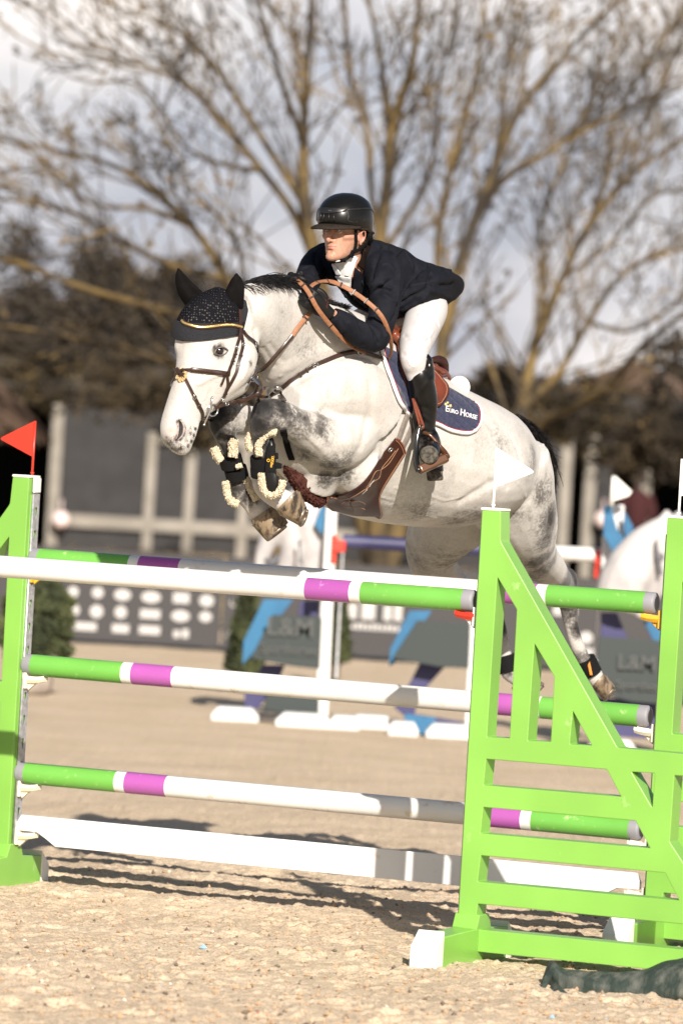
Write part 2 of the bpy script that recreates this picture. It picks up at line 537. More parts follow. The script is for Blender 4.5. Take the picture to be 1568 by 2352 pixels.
WT = 0.105

def standard(base, side, label, flag_col, tracksegs=True, group='green jump standards'):
    """base: foot of the front face at the pole-side edge; side=+1 wing runs to +U, -1 to -U"""
    root = thing('jump_standard', label, 'jump standard', base, group)
    ux = U * side
    zf = N
    mw = Matrix(((ux.x, 0, zf.x, base.x), (ux.y, 0, zf.y, base.y), (0, 1, 0, 0), (0, 0, 0, 1)))
    o = poly_panel('wing_panel', [rnd_loop(out_l, .008)] + [rnd_loop(h, .005) for h in hol_l], WT, GREEN, root, .0035, mw)
    bm = bmesh.new(); bm.from_mesh(o.data); bmesh.ops.recalc_face_normals(bm, faces=bm.faces)
    bmesh.ops.remove_doubles(bm, verts=bm.verts, dist=1e-5)
    bm.to_mesh(o.data); bm.free()
    def W3(a, z, n): return base + ux * a + UP * z + N * n
    # raised lip along the strut and round the post
    mb = MB()
    a0, a1 = Vector((.012, 1.72)), Vector(out_l[2]);
    for (p, q) in (((.012, 1.735), (out_l[2][0] - .004, out_l[2][1] + .02)),):
        mb.strap([W3(p[0], p[1], .001), W3(q[0], q[1], .001)], N, .006, .006)
    mb = MB()
    # side rebate lines on the pole-side face
    mb = MB()
    for dpt in (.028, .078):
        mb.box(W3(-.0015, .98, -dpt), ux * .0025, UP * .70, N * .003)
    mb.build('post_edging', GREEN, root)
    # top cap
    mb = MB(); w = out_l[1][0]
    mb.box(W3(w / 2 - .001, 1.7585, -WT / 2), ux * (w / 2 + .003), N * (WT / 2 + .003), UP * .0055)
    bevel(mb.build('post_cap', WHITE_PL, root, True, 40), .003)
    # foot: two stubby legs across the jump plane
    mb = MB()
    zt = 0.145
    Lf, Lb = .46, .40
    ring = []
    w2 = .052
    prof = [(-Lb, .0), (-Lb, .06), (-Lb + .07, .125), (-WT - .03, .135), (-WT + .0, .19), (.0, .19), (.03, .135), (Lf - .07, .125), (Lf, .06), (Lf, 0)]
    r1 = [W3(w / 2 - w2 + .0, z - .02, n) for n, z in prof]; r2 = [W3(w / 2 + w2, z - .02, n) for n, z in prof]
    mb.loft([r1, r2])
    bevel(mb.build('foot', GREEN, root, True, 30), .004)
    for sgn, L0 in ((1, Lf), (-1, -Lb - (-0))):
        mb = MB()
        s = 1 if sgn > 0 else -1
        n0 = (Lf - .075) if sgn > 0 else -(Lb - .075)
        n1 = (Lf + .004) if sgn > 0 else -(Lb + .004)
        pr = [(n0, -.022), (n0, .128), (n1, .064), (n1, -.022)]
        mb.loft([[W3(w / 2 - w2 - .003, z - .0, n) for n, z in pr], [W3(w / 2 + w2 + .003, z, n) for n, z in pr]])
        bevel(mb.build('foot_tip', WHITE_PL, root, True, 30), .004)
    # far foot of the wing
    wf = out_l[5][0] - .06
    mb = MB()
    prof2 = [(-.32, 0), (-.32, .06), (-.26, .11), (-WT, .115), (0, .115), (.26, .11), (.32, .06), (.32, 0)]
    mb.loft([[W3(wf - .045, z - .02, n - WT / 2) for n, z in prof2], [W3(wf + .045, z - .02, n - WT / 2) for n, z in prof2]])
    bevel(mb.build('foot', GREEN, root, True, 30), .004)
    # cup track on the pole side
    tz0, tz1 = .17, 1.685
    hw = .030
    loops = [[(-hw, tz0), (hw, tz0), (hw, tz1), (-hw, tz1)]]
    z = tz1 - .07
    while z > tz0 + .04:
        lp = []
        for k in range(12):
            th = pi * k / 11
            lp.append((.0125 * cos(th), z + .0125 * sin(th)))
        lp += [(-.004, z - .03), (0, z - .038), (.004, z - .03)]
        loops.append(lp); z -= .1
    # local x -> N, local y -> UP, local z -> -ux (outwards, towards the poles)
    o_ = W3(-.0135, 0, -.062)
    zz = -ux
    mwt = Matrix(((N.x, 0, zz.x, o_.x), (N.y, 0, zz.y, o_.y), (0, 1, 0, 0), (0, 0, 0, 1)))
    poly_panel('cup_track', loops, .003, GALV, root, 0, mwt)
    mb = MB()
    mb.box(W3(-.0075, (tz0 + tz1) / 2, -.062 + hw - .001), ux * .0058, UP * (tz1 - tz0) / 2, N * .0015)
    mb.box(W3(-.0075, (tz0 + tz1) / 2, -.062 - hw + .001), ux * .0058, UP * (tz1 - tz0) / 2, N * .0015)
    mb.build('track_flange', GALV, root)
    return root, W3

def flag(base, dirn, colm, label, h=.235, grp='jump flags'):
    root = thing('jump_flag', label, 'flag', base, grp)
    mb = MB()
    lean = Vector((0, 0, 1))
    mb.tube([base - UP * .05, base + UP * h], .0055, 8)
    mb.tube([base + UP * .008, base + UP * .014], .009, 8)
    mb.build('flag_stick', colm, root)
    # triangular pennant plate, rounded corners
    pl = [(.0, h), (.0, h - .155), (.165, h - .085)]
    def rl(lp, rr):
        o = []
        for i in range(3):
            a, b, c = Vector(lp[i - 1]), Vector(lp[i]), Vector(lp[(i + 1) % 3])
            r = rr[i]
            d1 = (a - b).normalized() * r; d2 = (c - b).normalized() * r
            for k in range(7):
                t_ = k / 6; o.append(tuple((b + d1) * (1 - t_) ** 2 + b * 2 * t_ * (1 - t_) + (b + d2) * t_ ** 2))
        return o
    lp = rl(pl, (.006, .004, .02))
    d = dirn.normalized(); nn = d.cross(UP).normalized()
    mw = Matrix(((d.x, 0, nn.x, base.x), (d.y, 0, nn.y, base.y), (0, 1, 0, base.z), (0, 0, 0, 1)))
    mw = mw @ Matrix.Translation((0.003, 0, .0012))
    poly_panel('pennant', [lp], .0024, colm, root, 0, mw)
    return root

# near right standard
BF = FS + U * xl; BF.z = 0
s1, W1 = standard(Vector(BF), 1, 'near green standard in front, right of centre, white flag on its post', WHITE_PL)
# far right standard
pr = P(1501, 1700, 23.42); BR = Vector((pr.x, pr.y, 0))
s2, W2 = standard(BR, 1, 'green standard cut by the right edge, behind the near green one', WHITE_PL)
pl_ = P(41, 1560, 24.55); BL = Vector((pl_.x, pl_.y, 0))
s3, W3L = standard(BL, -1, 'green standard at the left edge with steel cup track and red flag', RED_PL)
FLAGW = mat('white_flag_plastic', (.82, .80, .74), .5)
ux0 = U
flag(W1(.02, 1.764, -.07), U, FLAGW, 'white triangular flag on the near right green post, in front of the grey rump')
flag(W2(.025, 1.764, -.07), U, FLAGW, 'white triangular flag cut by the right picture edge')
flag(W3L(.015, 1.764, -.06), -U, RED_PL, 'red triangular flag on top of the left green post')
mb = MB(); mb.box(W3L(-.010, 1.722, -.062), U * .006, UP * .033, N * .032)
bevel(mb.build('flag_holder', WHITE_PL, s3, True, 40), .004)

# ---- poles
def pole(name, a, b, rad, bands, label, seed, group='jump poles'):
    """a,b ends; bands [(length, material index)...] in order; separate child meshes for caps"""
    root = thing(name, label, 'jump pole', a, group)
    ax = (b - a).normalized()
    mats = [POLE_GREEN, POLE_WHITE, POLE_PURPLE]
    mb = MB(); L = (b - a).length
    n = 40
    side = ax.cross(UP).normalized(); up2 = side.cross(ax)
    pos = .045; k0 = 0
    lens = bands
    tot = sum(l for l, _ in bands if l)
    rest = L - .09 - tot
    prevring = None
    for l, mi in bands:
        if l is None: l = rest
        segs = max(1, int(l / .15))
        rings = []
        for s_ in range(segs + 1):
            c = a + ax * (pos + l * s_ / segs)
            rings.append([c + (side * cos(2 * pi * j / n) + up2 * sin(2 * pi * j / n)) * rad for j in range(n)])
        mb.loft(rings, False, mi)
        pos += l
    o = mb.build('painted_shaft', mats, root)
    for e, d_ in ((a, ax), (b, -ax)):
        m2 = MB(); rr = rad * .985
        prof = [(.0, rr * .6), (.0, rr - .008), (.004, rr - .002), (.012, rr), (.046, rr)]
        m2.loft([[e + d_ * p + (side * cos(2 * pi * j / n) + up2 * sin(2 * pi * j / n)) * r for j in range(n)] for p, r in prof])
        m2.build('end_cap', CAP_GREY, root, True, 50)
        m3 = MB(); m3.tube([e - d_ * .001, e + d_ * .004], rad * .62, 24)
        m3.build('end_plug', BLACK_PL, root, True, 50)
    return root
G, Wh, Pu = 0, 1, 2
std = [(.43, G), (.047, Wh), (.19, Pu), (None, Wh), (.19, Pu), (.047, Wh), (.43, G)]
PR = .0465
nb = (B0 - CL)
mid_off = -.062
def on_back(px, py, dn=-.062):
    q = Vector((BL.x, BL.y, 0)) + N * dn
    return PPL(px, py, q, N)
def straight(pa, pb):
    return on_back(*pa), on_back(*pb)
a, b = straight((72, 1283), (1507, 1386)); poles = []
pole('jump_pole', a, b, PR, std, 'top pole of the far row, green purple and white, just under the horse belly', 1)
a2, b2 = straight((56, 1526), (1492, 1646))
pole('jump_pole', a2, b2, PR, std, 'second pole down of the far row, resting on white cups', 2)
a3, b3 = straight((41, 1774), (1472, 1906))
pole('jump_pole', a3, b3, PR, std, 'lowest round pole of the far row, above the flat white plank', 3)
# near pole
qn = Vector((BF.x, BF.y, 0)) + N * -.062
fb = PPL(1091, 1380, qn, N); fa_dir = PPL(0, 1301, qn, N)
ax = (fa_dir - fb).normalized()
fa = fb + ax * 2.95
pole('jump_pole', fa, fb, .0445, std, 'single near pole crossing the picture, white with purple band and green end', 4)

# the fourth standard, outside the picture, carries the far end of the near pole
BQ = fa - N * 0 ; BQ = Vector((fa.x, fa.y, 0)) + N * .062 - U * .016
s4, W4 = standard(BQ, -1, 'green standard beyond the left picture edge carrying the near white pole', RED_PL)
flag(W4(.015, 1.764, -.06), -U, RED_PL, 'red flag on the near left green post beyond the picture edge')
# ---- plank
pa, pb = on_back(40, 1903), on_back(1470, 2040)
root = thing('jump_plank', 'flat white plank hanging lowest between the green standards', 'plank', pa)
axp = (pb - pa).normalized(); Lp = (pb - pa).length
h = .062
lp = [(0, -.005), (0, .024), (.02, h), (Lp - .02, h), (Lp, .024), (Lp, -.005)]
lp += [(Lp - .10, -.008), (Lp - .14, -.03), (Lp - .19, -h)]
lp += [(.19, -h), (.14, -.03), (.10, -.008)]
nn = N; yv = nn.cross(axp).normalized()
if yv.z < 0: yv = -yv
mw = Matrix(((axp.x, yv.x, nn.x, pa.x), (axp.y, yv.y, nn.y, pa.y), (axp.z, yv.z, nn.z, pa.z), (0, 0, 0, 1)))
PLANK = noisy_paint('white_plank_paint', (.70, .70, .69), (.56, .48, .38), .60, .35, 9)
poly_panel('board', [lp], .022, PLANK, root, .002, mw @ Matrix.Translation((0, 0, .011)))

# ---- cups
def cup(pt, side, m, label, kindw, pin=True):
    """pt: point on the track under the pole end; side -> direction from the standard into the jump"""
    root = thing('jump_cup', label, 'jump cup', pt, 'pole cups')
    d = U * side
    mb = MB()
    rings = []
    for k in range(9):
        s_ = k / 8
        ln = .006 + .085 * s_
        wdt = .030 * (1 - .3 * s_ ** 2)
        dip = -.002 * sin(pi * s_) + .003 * s_ ** 4
        th = .026 - .008 * s_
        c = pt + d * ln + UP * dip
        rings.append([c + N * wdt + UP * .006, c + N * (wdt + .003) - UP * th * .4, c + N * wdt * .75 - UP * th, c - N * wdt * .75 - UP * th, c - N * (wdt + .003) - UP * th * .4, c - N * wdt + UP * .006, c - N * wdt * .8, c + N * wdt * .8])
    mb.loft(rings)
    mb.build('cup_tray', m, root, True, 40)
    m2 = MB()
    m2.box(pt + d * .006 - UP * .012, d * .006, N * .031, UP * .038)
    m2.loft([[pt + d * .012 + N * .012 - UP * .015, pt + d * .06 + N * .010 - UP * .015, pt + d * .012 + N * .010 - UP * .058],
             [pt + d * .012 - N * .012 - UP * .015, pt + d * .06 - N * .010 - UP * .015, pt + d * .012 - N * .010 - UP * .058]])
    bevel(m2.build('cup_bracket', kindw, root, True, 40), .002)
    return root
dz = UP * -(PR + .008)
def track_pt(Wf, z): return Wf(-.014, z, -.062)
cup(track_pt(W3L, a.z - PR - .006), 1, YEL_PL, 'yellow cup on the left standard, mostly behind the near white pole', YEL_PL)
cup(track_pt(W3L, a2.z - PR - .006), 1, CREAM_PL, 'cream cup on the left standard under the second pole', CREAM_PL)
cup(track_pt(W3L, a3.z - PR - .006), 1, CREAM_PL, 'cream cup on the left standard under the lowest round pole', CREAM_PL)
cup(track_pt(W3L, pa.z - .018), 1, CREAM_PL, 'cream cup on the left standard holding the white plank', CREAM_PL)
cup(track_pt(W2, b.z - PR - .006), -1, YEL_PL, 'yellow cup under the top far pole at the right edge', YEL_PL)
cup(track_pt(W2, b2.z - PR - .006), -1, CREAM_PL, 'cream cup at the right end of the second far pole', CREAM_PL)
cup(track_pt(W2, b3.z - PR - .006), -1, CREAM_PL, 'cream cup at the right end of the lowest round pole', CREAM_PL)
cup(track_pt(W2, pb.z - .018), -1, CREAM_PL, 'cream cup at the right end of the white plank', CREAM_PL)
cup(track_pt(W4, fa.z - .0445 - .006), 1, RED_PL, 'red cup on the near left green post beyond the picture edge', WHITE_PL)
cup(track_pt(W1, fb.z - .0445 - .006), -1, RED_PL, 'red cup with white bracket on the near green post', WHITE_PL)

# ---- dark green filler roll lying bottom right
ROLL_M = mat('green_tarpaulin', (.022, .034, .026), .7, 0, (.13, .13, .11), 22, .45, .75, 6, .6, 40, stretch=(1, 1, .3), bdist=.01)
root = thing('tarpaulin_roll', 'dusty dark green rolled tarpaulin on the sand at bottom right', 'tarpaulin', PZ(1400, 2290, 0))
cps = [(1242, 2268, .035), (1262, 2234, .06), (1290, 2262, .08), (1340, 2274, .09), (1400, 2280, .095), (1470, 2278, .10), (1540, 2266, .115), (1620, 2260, .115), (1700, 2270, .07), (1760, 2274, .05)]
path = []; rad = []
for px, py, r in cps:
    p = PZ(px, py + 12, .05); p = P(px, py, 21.35 - (px - 1250) * .0006); path.append(p); rad.append(r)
sp = spline([tuple(p) + (r,) for p, r in zip(path, rad)], 8)
mb = MB(); rings = []
rr = random.Random(3)
for i, s_ in enumerate(sp):
    c = Vector(s_[:3]); r = s_[3]
    ring = []
    for j in range(28):
        th = 2 * pi * j / 28
        k = 1 + .08 * sin(3 * th + i * .06) + .045 * sin(7 * th - i * .17) + .02 * sin(i * .8 + th * 2)
        v = Vector((0, cos(th) * r * 1.15 * k, sin(th) * r * .8 * k))
        q = c + v
        q.z = max(q.z, -.01)
        ring.append(q)
    rings.append(ring)
mb.loft(rings); mb.build('rolled_sheet', ROLL_M, root)
mb = MB()
q = [P(1262, 2232, 21.2), P(1250, 2262, 21.16), P(1238, 2284, 21.12)]
mb.strap(q, Vector((0, -1, .2)), [.03, .02, .012], .006)
q = [P(1268, 2262, 21.1), P(1300, 2290, 21.05), P(1275, 2296, 21.05)]
mb.strap(q, Vector((0, -1, .4)), [.03, .035, .01], .005)
mb.build('loose_strap', ROLL_M, root)
# ------------------------------------------------------------------ background
def segs_mesh(name, segs, m, parent, n=3):
    """segs: list of (p0,p1,r0,r1) -> one mesh of thin prisms, vectorised"""
    A = np.array([list(s[0]) + list(s[1]) + [s[2], s[3]] for s in segs], float)
    p0, p1, r0, r1 = A[:, :3], A[:, 3:6], A[:, 6:7], A[:, 7:8]
    t = p1 - p0; t /= np.linalg.norm(t, axis=1, keepdims=True) + 1e-9
    ref = np.where(np.abs(t[:, 2:3]) < .9, np.array([[0, 0, 1.]]), np.array([[1., 0, 0]]))
    a = np.cross(t, ref); a /= np.linalg.norm(a, axis=1, keepdims=True) + 1e-9
    b = np.cross(t, a)
    k = len(A); V = np.zeros((k, 2 * n, 3))
    for j in range(n):
        th = 2 * pi * j / n
        o = a * cos(th) + b * sin(th)
        V[:, j] = p0 + o * r0; V[:, n + j] = p1 + o * r1
    base = (np.arange(k) * 2 * n)[:, None]
    F = []
    for j in range(n):
        F.append(base + np.array([[j, (j + 1) % n, n + (j + 1) % n, n + j]]))
    F = np.stack(F, 1).reshape(-1, 4)
    me = bpy.data.meshes.new(name)
    me.vertices.add(k * 2 * n); me.vertices.foreach_set('co', V.ravel().astype(np.float32))
    me.loops.add(F.size); me.loops.foreach_set('vertex_index', F.ravel().astype(np.int32))
    me.polygons.add(len(F)); me.polygons.foreach_set('loop_start', (np.arange(len(F)) * 4).astype(np.int32))
    me.update(calc_edges=True)
    me.polygons.foreach_set('use_smooth', [True] * len(F))
    me.materials.append(m)
    return link(bpy.data.objects.new(name, me), parent)
def leaves_mesh(name, pts, size, m, parent, seed=1, flat=.5):
    """many small leaf-sized faces at pts"""
    rs = np.random.RandomState(seed); Pn = np.array(pts, float); k = len(Pn)
    a = rs.normal(size=(k, 3)); a /= np.linalg.norm(a, axis=1, keepdims=True)
    c = rs.normal(size=(k, 3)); b = np.cross(a, c); b /= np.linalg.norm(b, axis=1, keepdims=True)
    s = size * rs.uniform(.5, 1.4, (k, 1))
    V = np.stack([Pn - a * s, Pn - b * s * flat, Pn + a * s, Pn + b * s * flat], 1)
    F = np.arange(k * 4).reshape(-1, 4)
    me = bpy.data.meshes.new(name)
    me.vertices.add(k * 4); me.vertices.foreach_set('co', V.ravel().astype(np.float32))
    me.loops.add(F.size); me.loops.foreach_set('vertex_index', F.ravel().astype(np.int32))
    me.polygons.add(len(F)); me.polygons.foreach_set('loop_start', (np.arange(len(F)) * 4).astype(np.int32))
    me.update(calc_edges=True); me.materials.append(m)
    return link(bpy.data.objects.new(name, me), parent)
BARK = mat('lichen_bark', (.030, .023, .016), .9, 0, (.15, .10, .034), 1.6, .40, .62, 5)
BARKD = mat('grey_twigs', (.045, .034, .024), .9, 0, (.17, .115, .045), .9, .45, .62, 4)
BUSHM = mat('brown_undergrowth', (.014, .010, .008), .95, 0, (.06, .042, .02), .55, .40, .62, 3)

def bare_tree(name, label, limbs, d, seed, dens=1.0, maxlev=3, sp=3.0, tw=1.0, droop=0.0, group=None, cut=.0, depthspread=4.0, scale=1.0):
    rnd = random.Random(seed)
    root = thing(name, label, 'tree', (P(limbs[0][0][0], 1300, d).x, d, 0), group)
    main = []; tw_segs = []; buds = []
    ppm = FPX / d
    def grow(p, dr, L, r, lev):
        n = 4 if lev < 2 else 3
        step = L / n; pts = [p]; cur = p.copy(); dd = dr.copy()
        for i in range(n):
            dd = (dd + Vector((rnd.gauss(0, .16), rnd.gauss(0, .16), rnd.gauss(0, .13) + .07 - droop))).normalized()
            nx_ = cur + dd * step
            rr0 = r * (1 - i / n * .75); rr1 = r * (1 - (i + 1) / n * .75)
            (main if lev == 0 else tw_segs).append((cur.copy(), nx_.copy(), rr0, rr1))
            cur = nx_; pts.append(cur.copy())
            if lev < maxlev:
                for q in range(1):
                    if rnd.random() < .55 * dens:
                        s_ = (dd + Vector((rnd.gauss(0, .42), rnd.gauss(0, .42), rnd.gauss(.06, .34)))).normalized()
                        grow(cur.copy(), s_, L * rnd.uniform(.45, .72), r * .42, lev + 1)
        if lev >= 2 and rnd.random() < .5:
            buds.append(cur.copy())
    allp = []                                    # limbs spring from the ones before them
    x_b = sum(l[0][0] for l in limbs if l[0][1] > 1200) / max(1, len([l for l in limbs if l[0][1] > 1200]))
    for lb in limbs:
        lb = list(lb); d0 = d
        if lb[0][1] > 1200: lb = [(x_b, 1330, lb[0][2] * 1.15), (lb[0][0] * .5 + x_b * .5, 1270, lb[0][2])] + lb[1:]
        elif allp:
            q0 = min(allp, key=lambda a_: (a_[0] - lb[0][0]) ** 2 + (a_[1] - lb[0][1]) ** 2); lb[0] = (q0[0], q0[1], lb[0][2]); d0 = q0[2]
        pts = spline(lb, 6); wob = rnd.uniform(-1, 1) * depthspread
        W_ = []
        for i, q in enumerate(pts):
            f = i / (len(pts) - 1)
            dd = d0 + wob * f; allp.append((q[0], q[1], dd))
            W_.append((P(q[0], q[1], dd), q[2] / (FPX / d)))
        for i in range(len(W_) - 1):
            main.append((W_[i][0], W_[i + 1][0], W_[i][1], W_[i + 1][1]))
        tot = len(W_)
        for i in range(1, tot):
            f = i / tot
            if f < cut: continue
            p = W_[i][0]; t_ = (W_[i][0] - W_[i - 1][0]).normalized(); r = W_[i][1]
            k = 1 if rnd.random() < .66 * dens else 0
            for _ in range(k):
                s_ = (t_ * 1.1 + Vector((rnd.gauss(0, .5), rnd.gauss(0, .5), rnd.gauss(.1, .35)))).normalized()
                grow(p.lerp(W_[i - 1][0], rnd.random()), s_, sp * rnd.uniform(.5, 1) * (1.1 - .5 * f), max(r * .38, .008), 1)
        grow(W_[-1][0], (W_[-1][0] - W_[-2][0]).normalized(), sp * .8, W_[-1][1], 1)
    segs_mesh('trunk', main, BARK, root, 7)
    segs_mesh('crown', [(a, b, max(r0 * tw, .010), max(r1 * tw, .006)) for a, b, r0, r1 in tw_segs], BARKD, root, 3)
    if buds:
        pp = []
        for b_ in buds:
            for k in range(3): pp.append(b_ + Vector((rnd.gauss(0, .05), rnd.gauss(0, .05), rnd.gauss(0, .05))))
        leaves_mesh('seed_clusters', pp, .045, BARKD, root, seed)
    return root
DT = 62.0
bare_tree('bare_tree', 'big leafless tree with many mossy stems rising behind the rider', [
    [(840, 1250, 30), (800, 1000, 26), (735, 640, 19), (700, 470, 16), (698, 300, 11), (705, 150, 8), (716, -30, 5)],
    [(735, 640, 12), (680, 500, 10), (600, 390, 9), (520, 290, 7), (440, 200, 6), (330, 150, 4), (190, 120, 2)],
    [(690, 470, 11), (610, 330, 8), (540, 220, 7), (460, 110, 6), (380, 60, 4), (260, 10, 3)],
    [(600, 390, 8), (520, 380, 5), (420, 330, 4), (330, 200, 3), (200, 190, 2)],
    [(696, 330, 9), (650, 200, 7), (610, 60, 5), (560, -60, 3)],
    [(860, 1250, 24), (862, 900, 20), (868, 600, 16), (890, 420, 14), (900, 290, 12), (945, 150, 9), (965, -20, 6)],
    [(900, 290, 9), (880, 180, 7), (860, 60, 6), (835, -40, 4)],
    [(868, 560, 9), (850, 420, 7), (842, 300, 6), (800, 150, 5), (790, 0, 3)],
    [(920, 1250, 26), (965, 950, 20), (1010, 830, 16), (1040, 660, 14), (1085, 520, 13), (1130, 400, 11), (1200, 240, 8), (1300, 120, 6), (1400, 20, 3)],
    [(1010, 830, 13), (1012, 700, 11), (1005, 560, 9), (1025, 430, 8), (1060, 300, 7), (1095, 150, 5), (1110, 0, 3)],
    [(1085, 520, 10), (1150, 420, 8), (1240, 360, 7), (1340, 300, 6), (1440, 250, 4)],
    [(1130, 400, 8), (1150, 290, 7), (1155, 170, 5), (1190, 40, 3)],
    [(868, 600, 8), (960, 450, 6), (1000, 330, 5), (1010, 180, 4), (1050, 40, 3)],
], DT, 11, 1.0, 3, 1.9, 1.0, 0, None, .30)
bare_tree('bare_tree', 'leafless tree leaning right, between the rider and the right edge', [
    [(1150, 1280, 28), (1180, 1050, 20), (1200, 930, 15), (1235, 770, 12), (1290, 640, 10), (1350, 520, 9), (1440, 410, 7), (1590, 300, 5)],
    [(1200, 930, 11), (1280, 860, 9), (1350, 740, 8), (1420, 640, 7), (1500, 590, 6), (1620, 560, 4)],
    [(1235, 770, 8), (1250, 640, 7), (1240, 520, 6), (1290, 380, 5), (1350, 240, 4)],
    [(1180, 1050, 12), (1260, 960, 9), (1380, 900, 8), (1480, 790, 7), (1600, 700, 5)],
    [(1350, 520, 7), (1390, 400, 6), (1410, 280, 5), (1480, 150, 4), (1560, 30, 3)],
    [(1290, 640, 6), (1400, 560, 5), (1500, 450, 5), (1600, 440, 4)],
    [(1440, 410, 6), (1470, 300, 5), (1530, 180, 4), (1580, 60, 3)],
    [(1350, 740, 6), (1450, 760, 5), (1560, 690, 4)],
], DT + 4, 23, 1.1, 3, 1.9, 1.0, 0, None, .22)
bare_tree('bare_tree', 'leafless spreading tree at left with long low branches', [
    [(640, 1280, 26), (620, 1000, 20), (590, 820, 15), (520, 640, 12), (440, 520, 10), (330, 420, 8), (230, 370, 6), (60, 330, 4), (-60, 310, 3)],
    [(520, 640, 9), (400, 610, 8), (290, 560, 7), (200, 500, 6), (90, 470, 5), (-40, 450, 4)],
    [(440, 520, 7), (340, 480, 6), (220, 470, 5), (110, 400, 4), (10, 390, 3)],
    [(590, 820, 10), (460, 740, 9), (330, 700, 8), (190, 660, 7), (30, 600, 6), (-60, 590, 4)],
    [(620, 1000, 9), (520, 900, 8), (380, 830, 7), (240, 790, 6), (90, 760, 5), (-50, 740, 4)],
    [(560, 760, 7), (560, 620, 6), (520, 520, 5), (430, 420, 4), (380, 330, 3)],
], DT + 1, 37, 1.0, 3, 1.9, 1.0, .03, None, .25)

# bushes and hedge trees behind: dense twiggy crowns, each a thing
def bush(name, label, cx, top, bot, w, d, seed, n=3500, m=None, leaf=.085, ground=True, cat='bush', group=None):
    rnd = random.Random(seed)
    root = thing(name, label, cat, (P(cx, bot, d).x, d, 0), group)
    c = P(cx, (top + bot) / 2, d); hh = (P(cx, top, d) - P(cx, bot, d)).z / 2; hw = w / 2 / (FPX / d)
    pts = []; segs = []
    cl_ = [(rnd.uniform(-.75, .75), rnd.uniform(-.8, .8), rnd.uniform(-.7, .8), rnd.uniform(.22, .45)) for _ in range(16)]
    for x, y, z, r in cl_:
        q = c + Vector((x * hw, y * hw * .6, z * hh * (1 - .3 * abs(x))))
        segs.append((Vector((c.x + (q.x - c.x) * .5, d + rnd.uniform(-.3, .3), 0)) if ground else c, q, .02, .012))
        for k in range(int(n / 16)):
            v = Vector((rnd.gauss(0, 1), rnd.gauss(0, 1), rnd.gauss(0, 1))).normalized() * (rnd.random() ** .45)
            pts.append(q + Vector((v.x * r * hw, v.y * r * hw, v.z * r * hh)) * 1.15)
        for k in range(26):
            v = Vector((rnd.gauss(0, .6), rnd.gauss(0, .6), abs(rnd.gauss(.4, .6)))).normalized()
            e = q + Vector((v.x * hw, v.y * hw, v.z * hh)) * r * rnd.uniform(.8, 1.7)
            segs.append((q, e, .022, .006))
    segs_mesh('stems', segs, BUSHM, root, 4)
    leaves_mesh('foliage', pts, leaf, m or BUSHM, root, seed, .45)
    return root
OLV = mat('olive_twig_leaves', (.03, .022, .010), .95, 0, (.14, .095, .03), .8, .40, .62, 3)
BUSHP = mat('brown_shrub_leaves', (.018, .014, .012), .95, 0, (.05, .04, .028), .6, .42, .62, 3)
k = 0
for (cx, top, bot, w, dd, mm_, lb) in [
    (20, 540, 960, 330, 96, BUSHP, 'dark brown bush at the left edge above the thatch'),
    (150, 600, 930, 300, 98, BUSHM, 'brown leafless bush behind the white fascia at left'),
    (290, 550, 930, 300, 95, BUSHP, 'grey brown bush left of the horse ears'),
    (430, 600, 940, 280, 99, BUSHM, 'tangled bush just behind the horse bonnet'),
    (560, 700, 940, 240, 96, BUSHP, 'brown bush between the ears and the rider'),
    (90, 720, 930, 240, 93, BUSHM, 'brown bush low at the left edge above the white beam'),
    (330, 860, 960, 300, 94, OLV, 'low olive bush along the stable roof left of the muzzle'),
    (1250, 850, 1000, 260, 95, OLV, 'olive bush over the grey rump'),
    (1430, 850, 1000, 280, 97, BUSHM, 'brown bush above the dark doorway at right'),
    (1560, 780, 1010, 240, 96, BUSHM, 'brown bush at the right edge'),
    (1120, 850, 990, 220, 98, BUSHM, 'bush behind the number disc')]:
    k += 1
    bush('shrub', lb, cx, top, bot, w, dd, 100 + k, int(2600 * (w * (bot - top)) / 90000 * 1.25), mm_, .085)
for (cx, top, bot, w, dd, mm_, n_, lb) in [
    (120, 800, 985, 300, 80, OLV, 900, 'thin olive branch tips hanging before the stable at left'),
    (330, 790, 1000, 330, 78, BUSHM, 1300, 'brown branch tips hanging before the stable, left of the muzzle'),
    (450, 930, 1070, 200, 79, OLV, 500, 'olive branch tips hanging beside the muzzle'),
    (560, 780, 960, 220, 80, BUSHM, 900, 'brown branch tips behind the horse ears and neck'),
    (1180, 830, 1000, 240, 80, BUSHM, 1000, 'brown branch tips over the grey rump'),
    (1330, 860, 1060, 260, 78, OLV, 1000, 'olive branch tips before the stable posts at right'),
    (1460, 880, 1140, 240, 80, BUSHM, 1500, 'dense brown branch tips hanging in the dark doorway at right'),
    (1570, 820, 1120, 200, 79, BUSHM, 1100, 'brown branch tips at the right edge')]:
    k += 1
    bush('hanging_branches', lb, cx, top, bot, w, dd, 140 + k, n_, mm_, .05, False, 'branches')
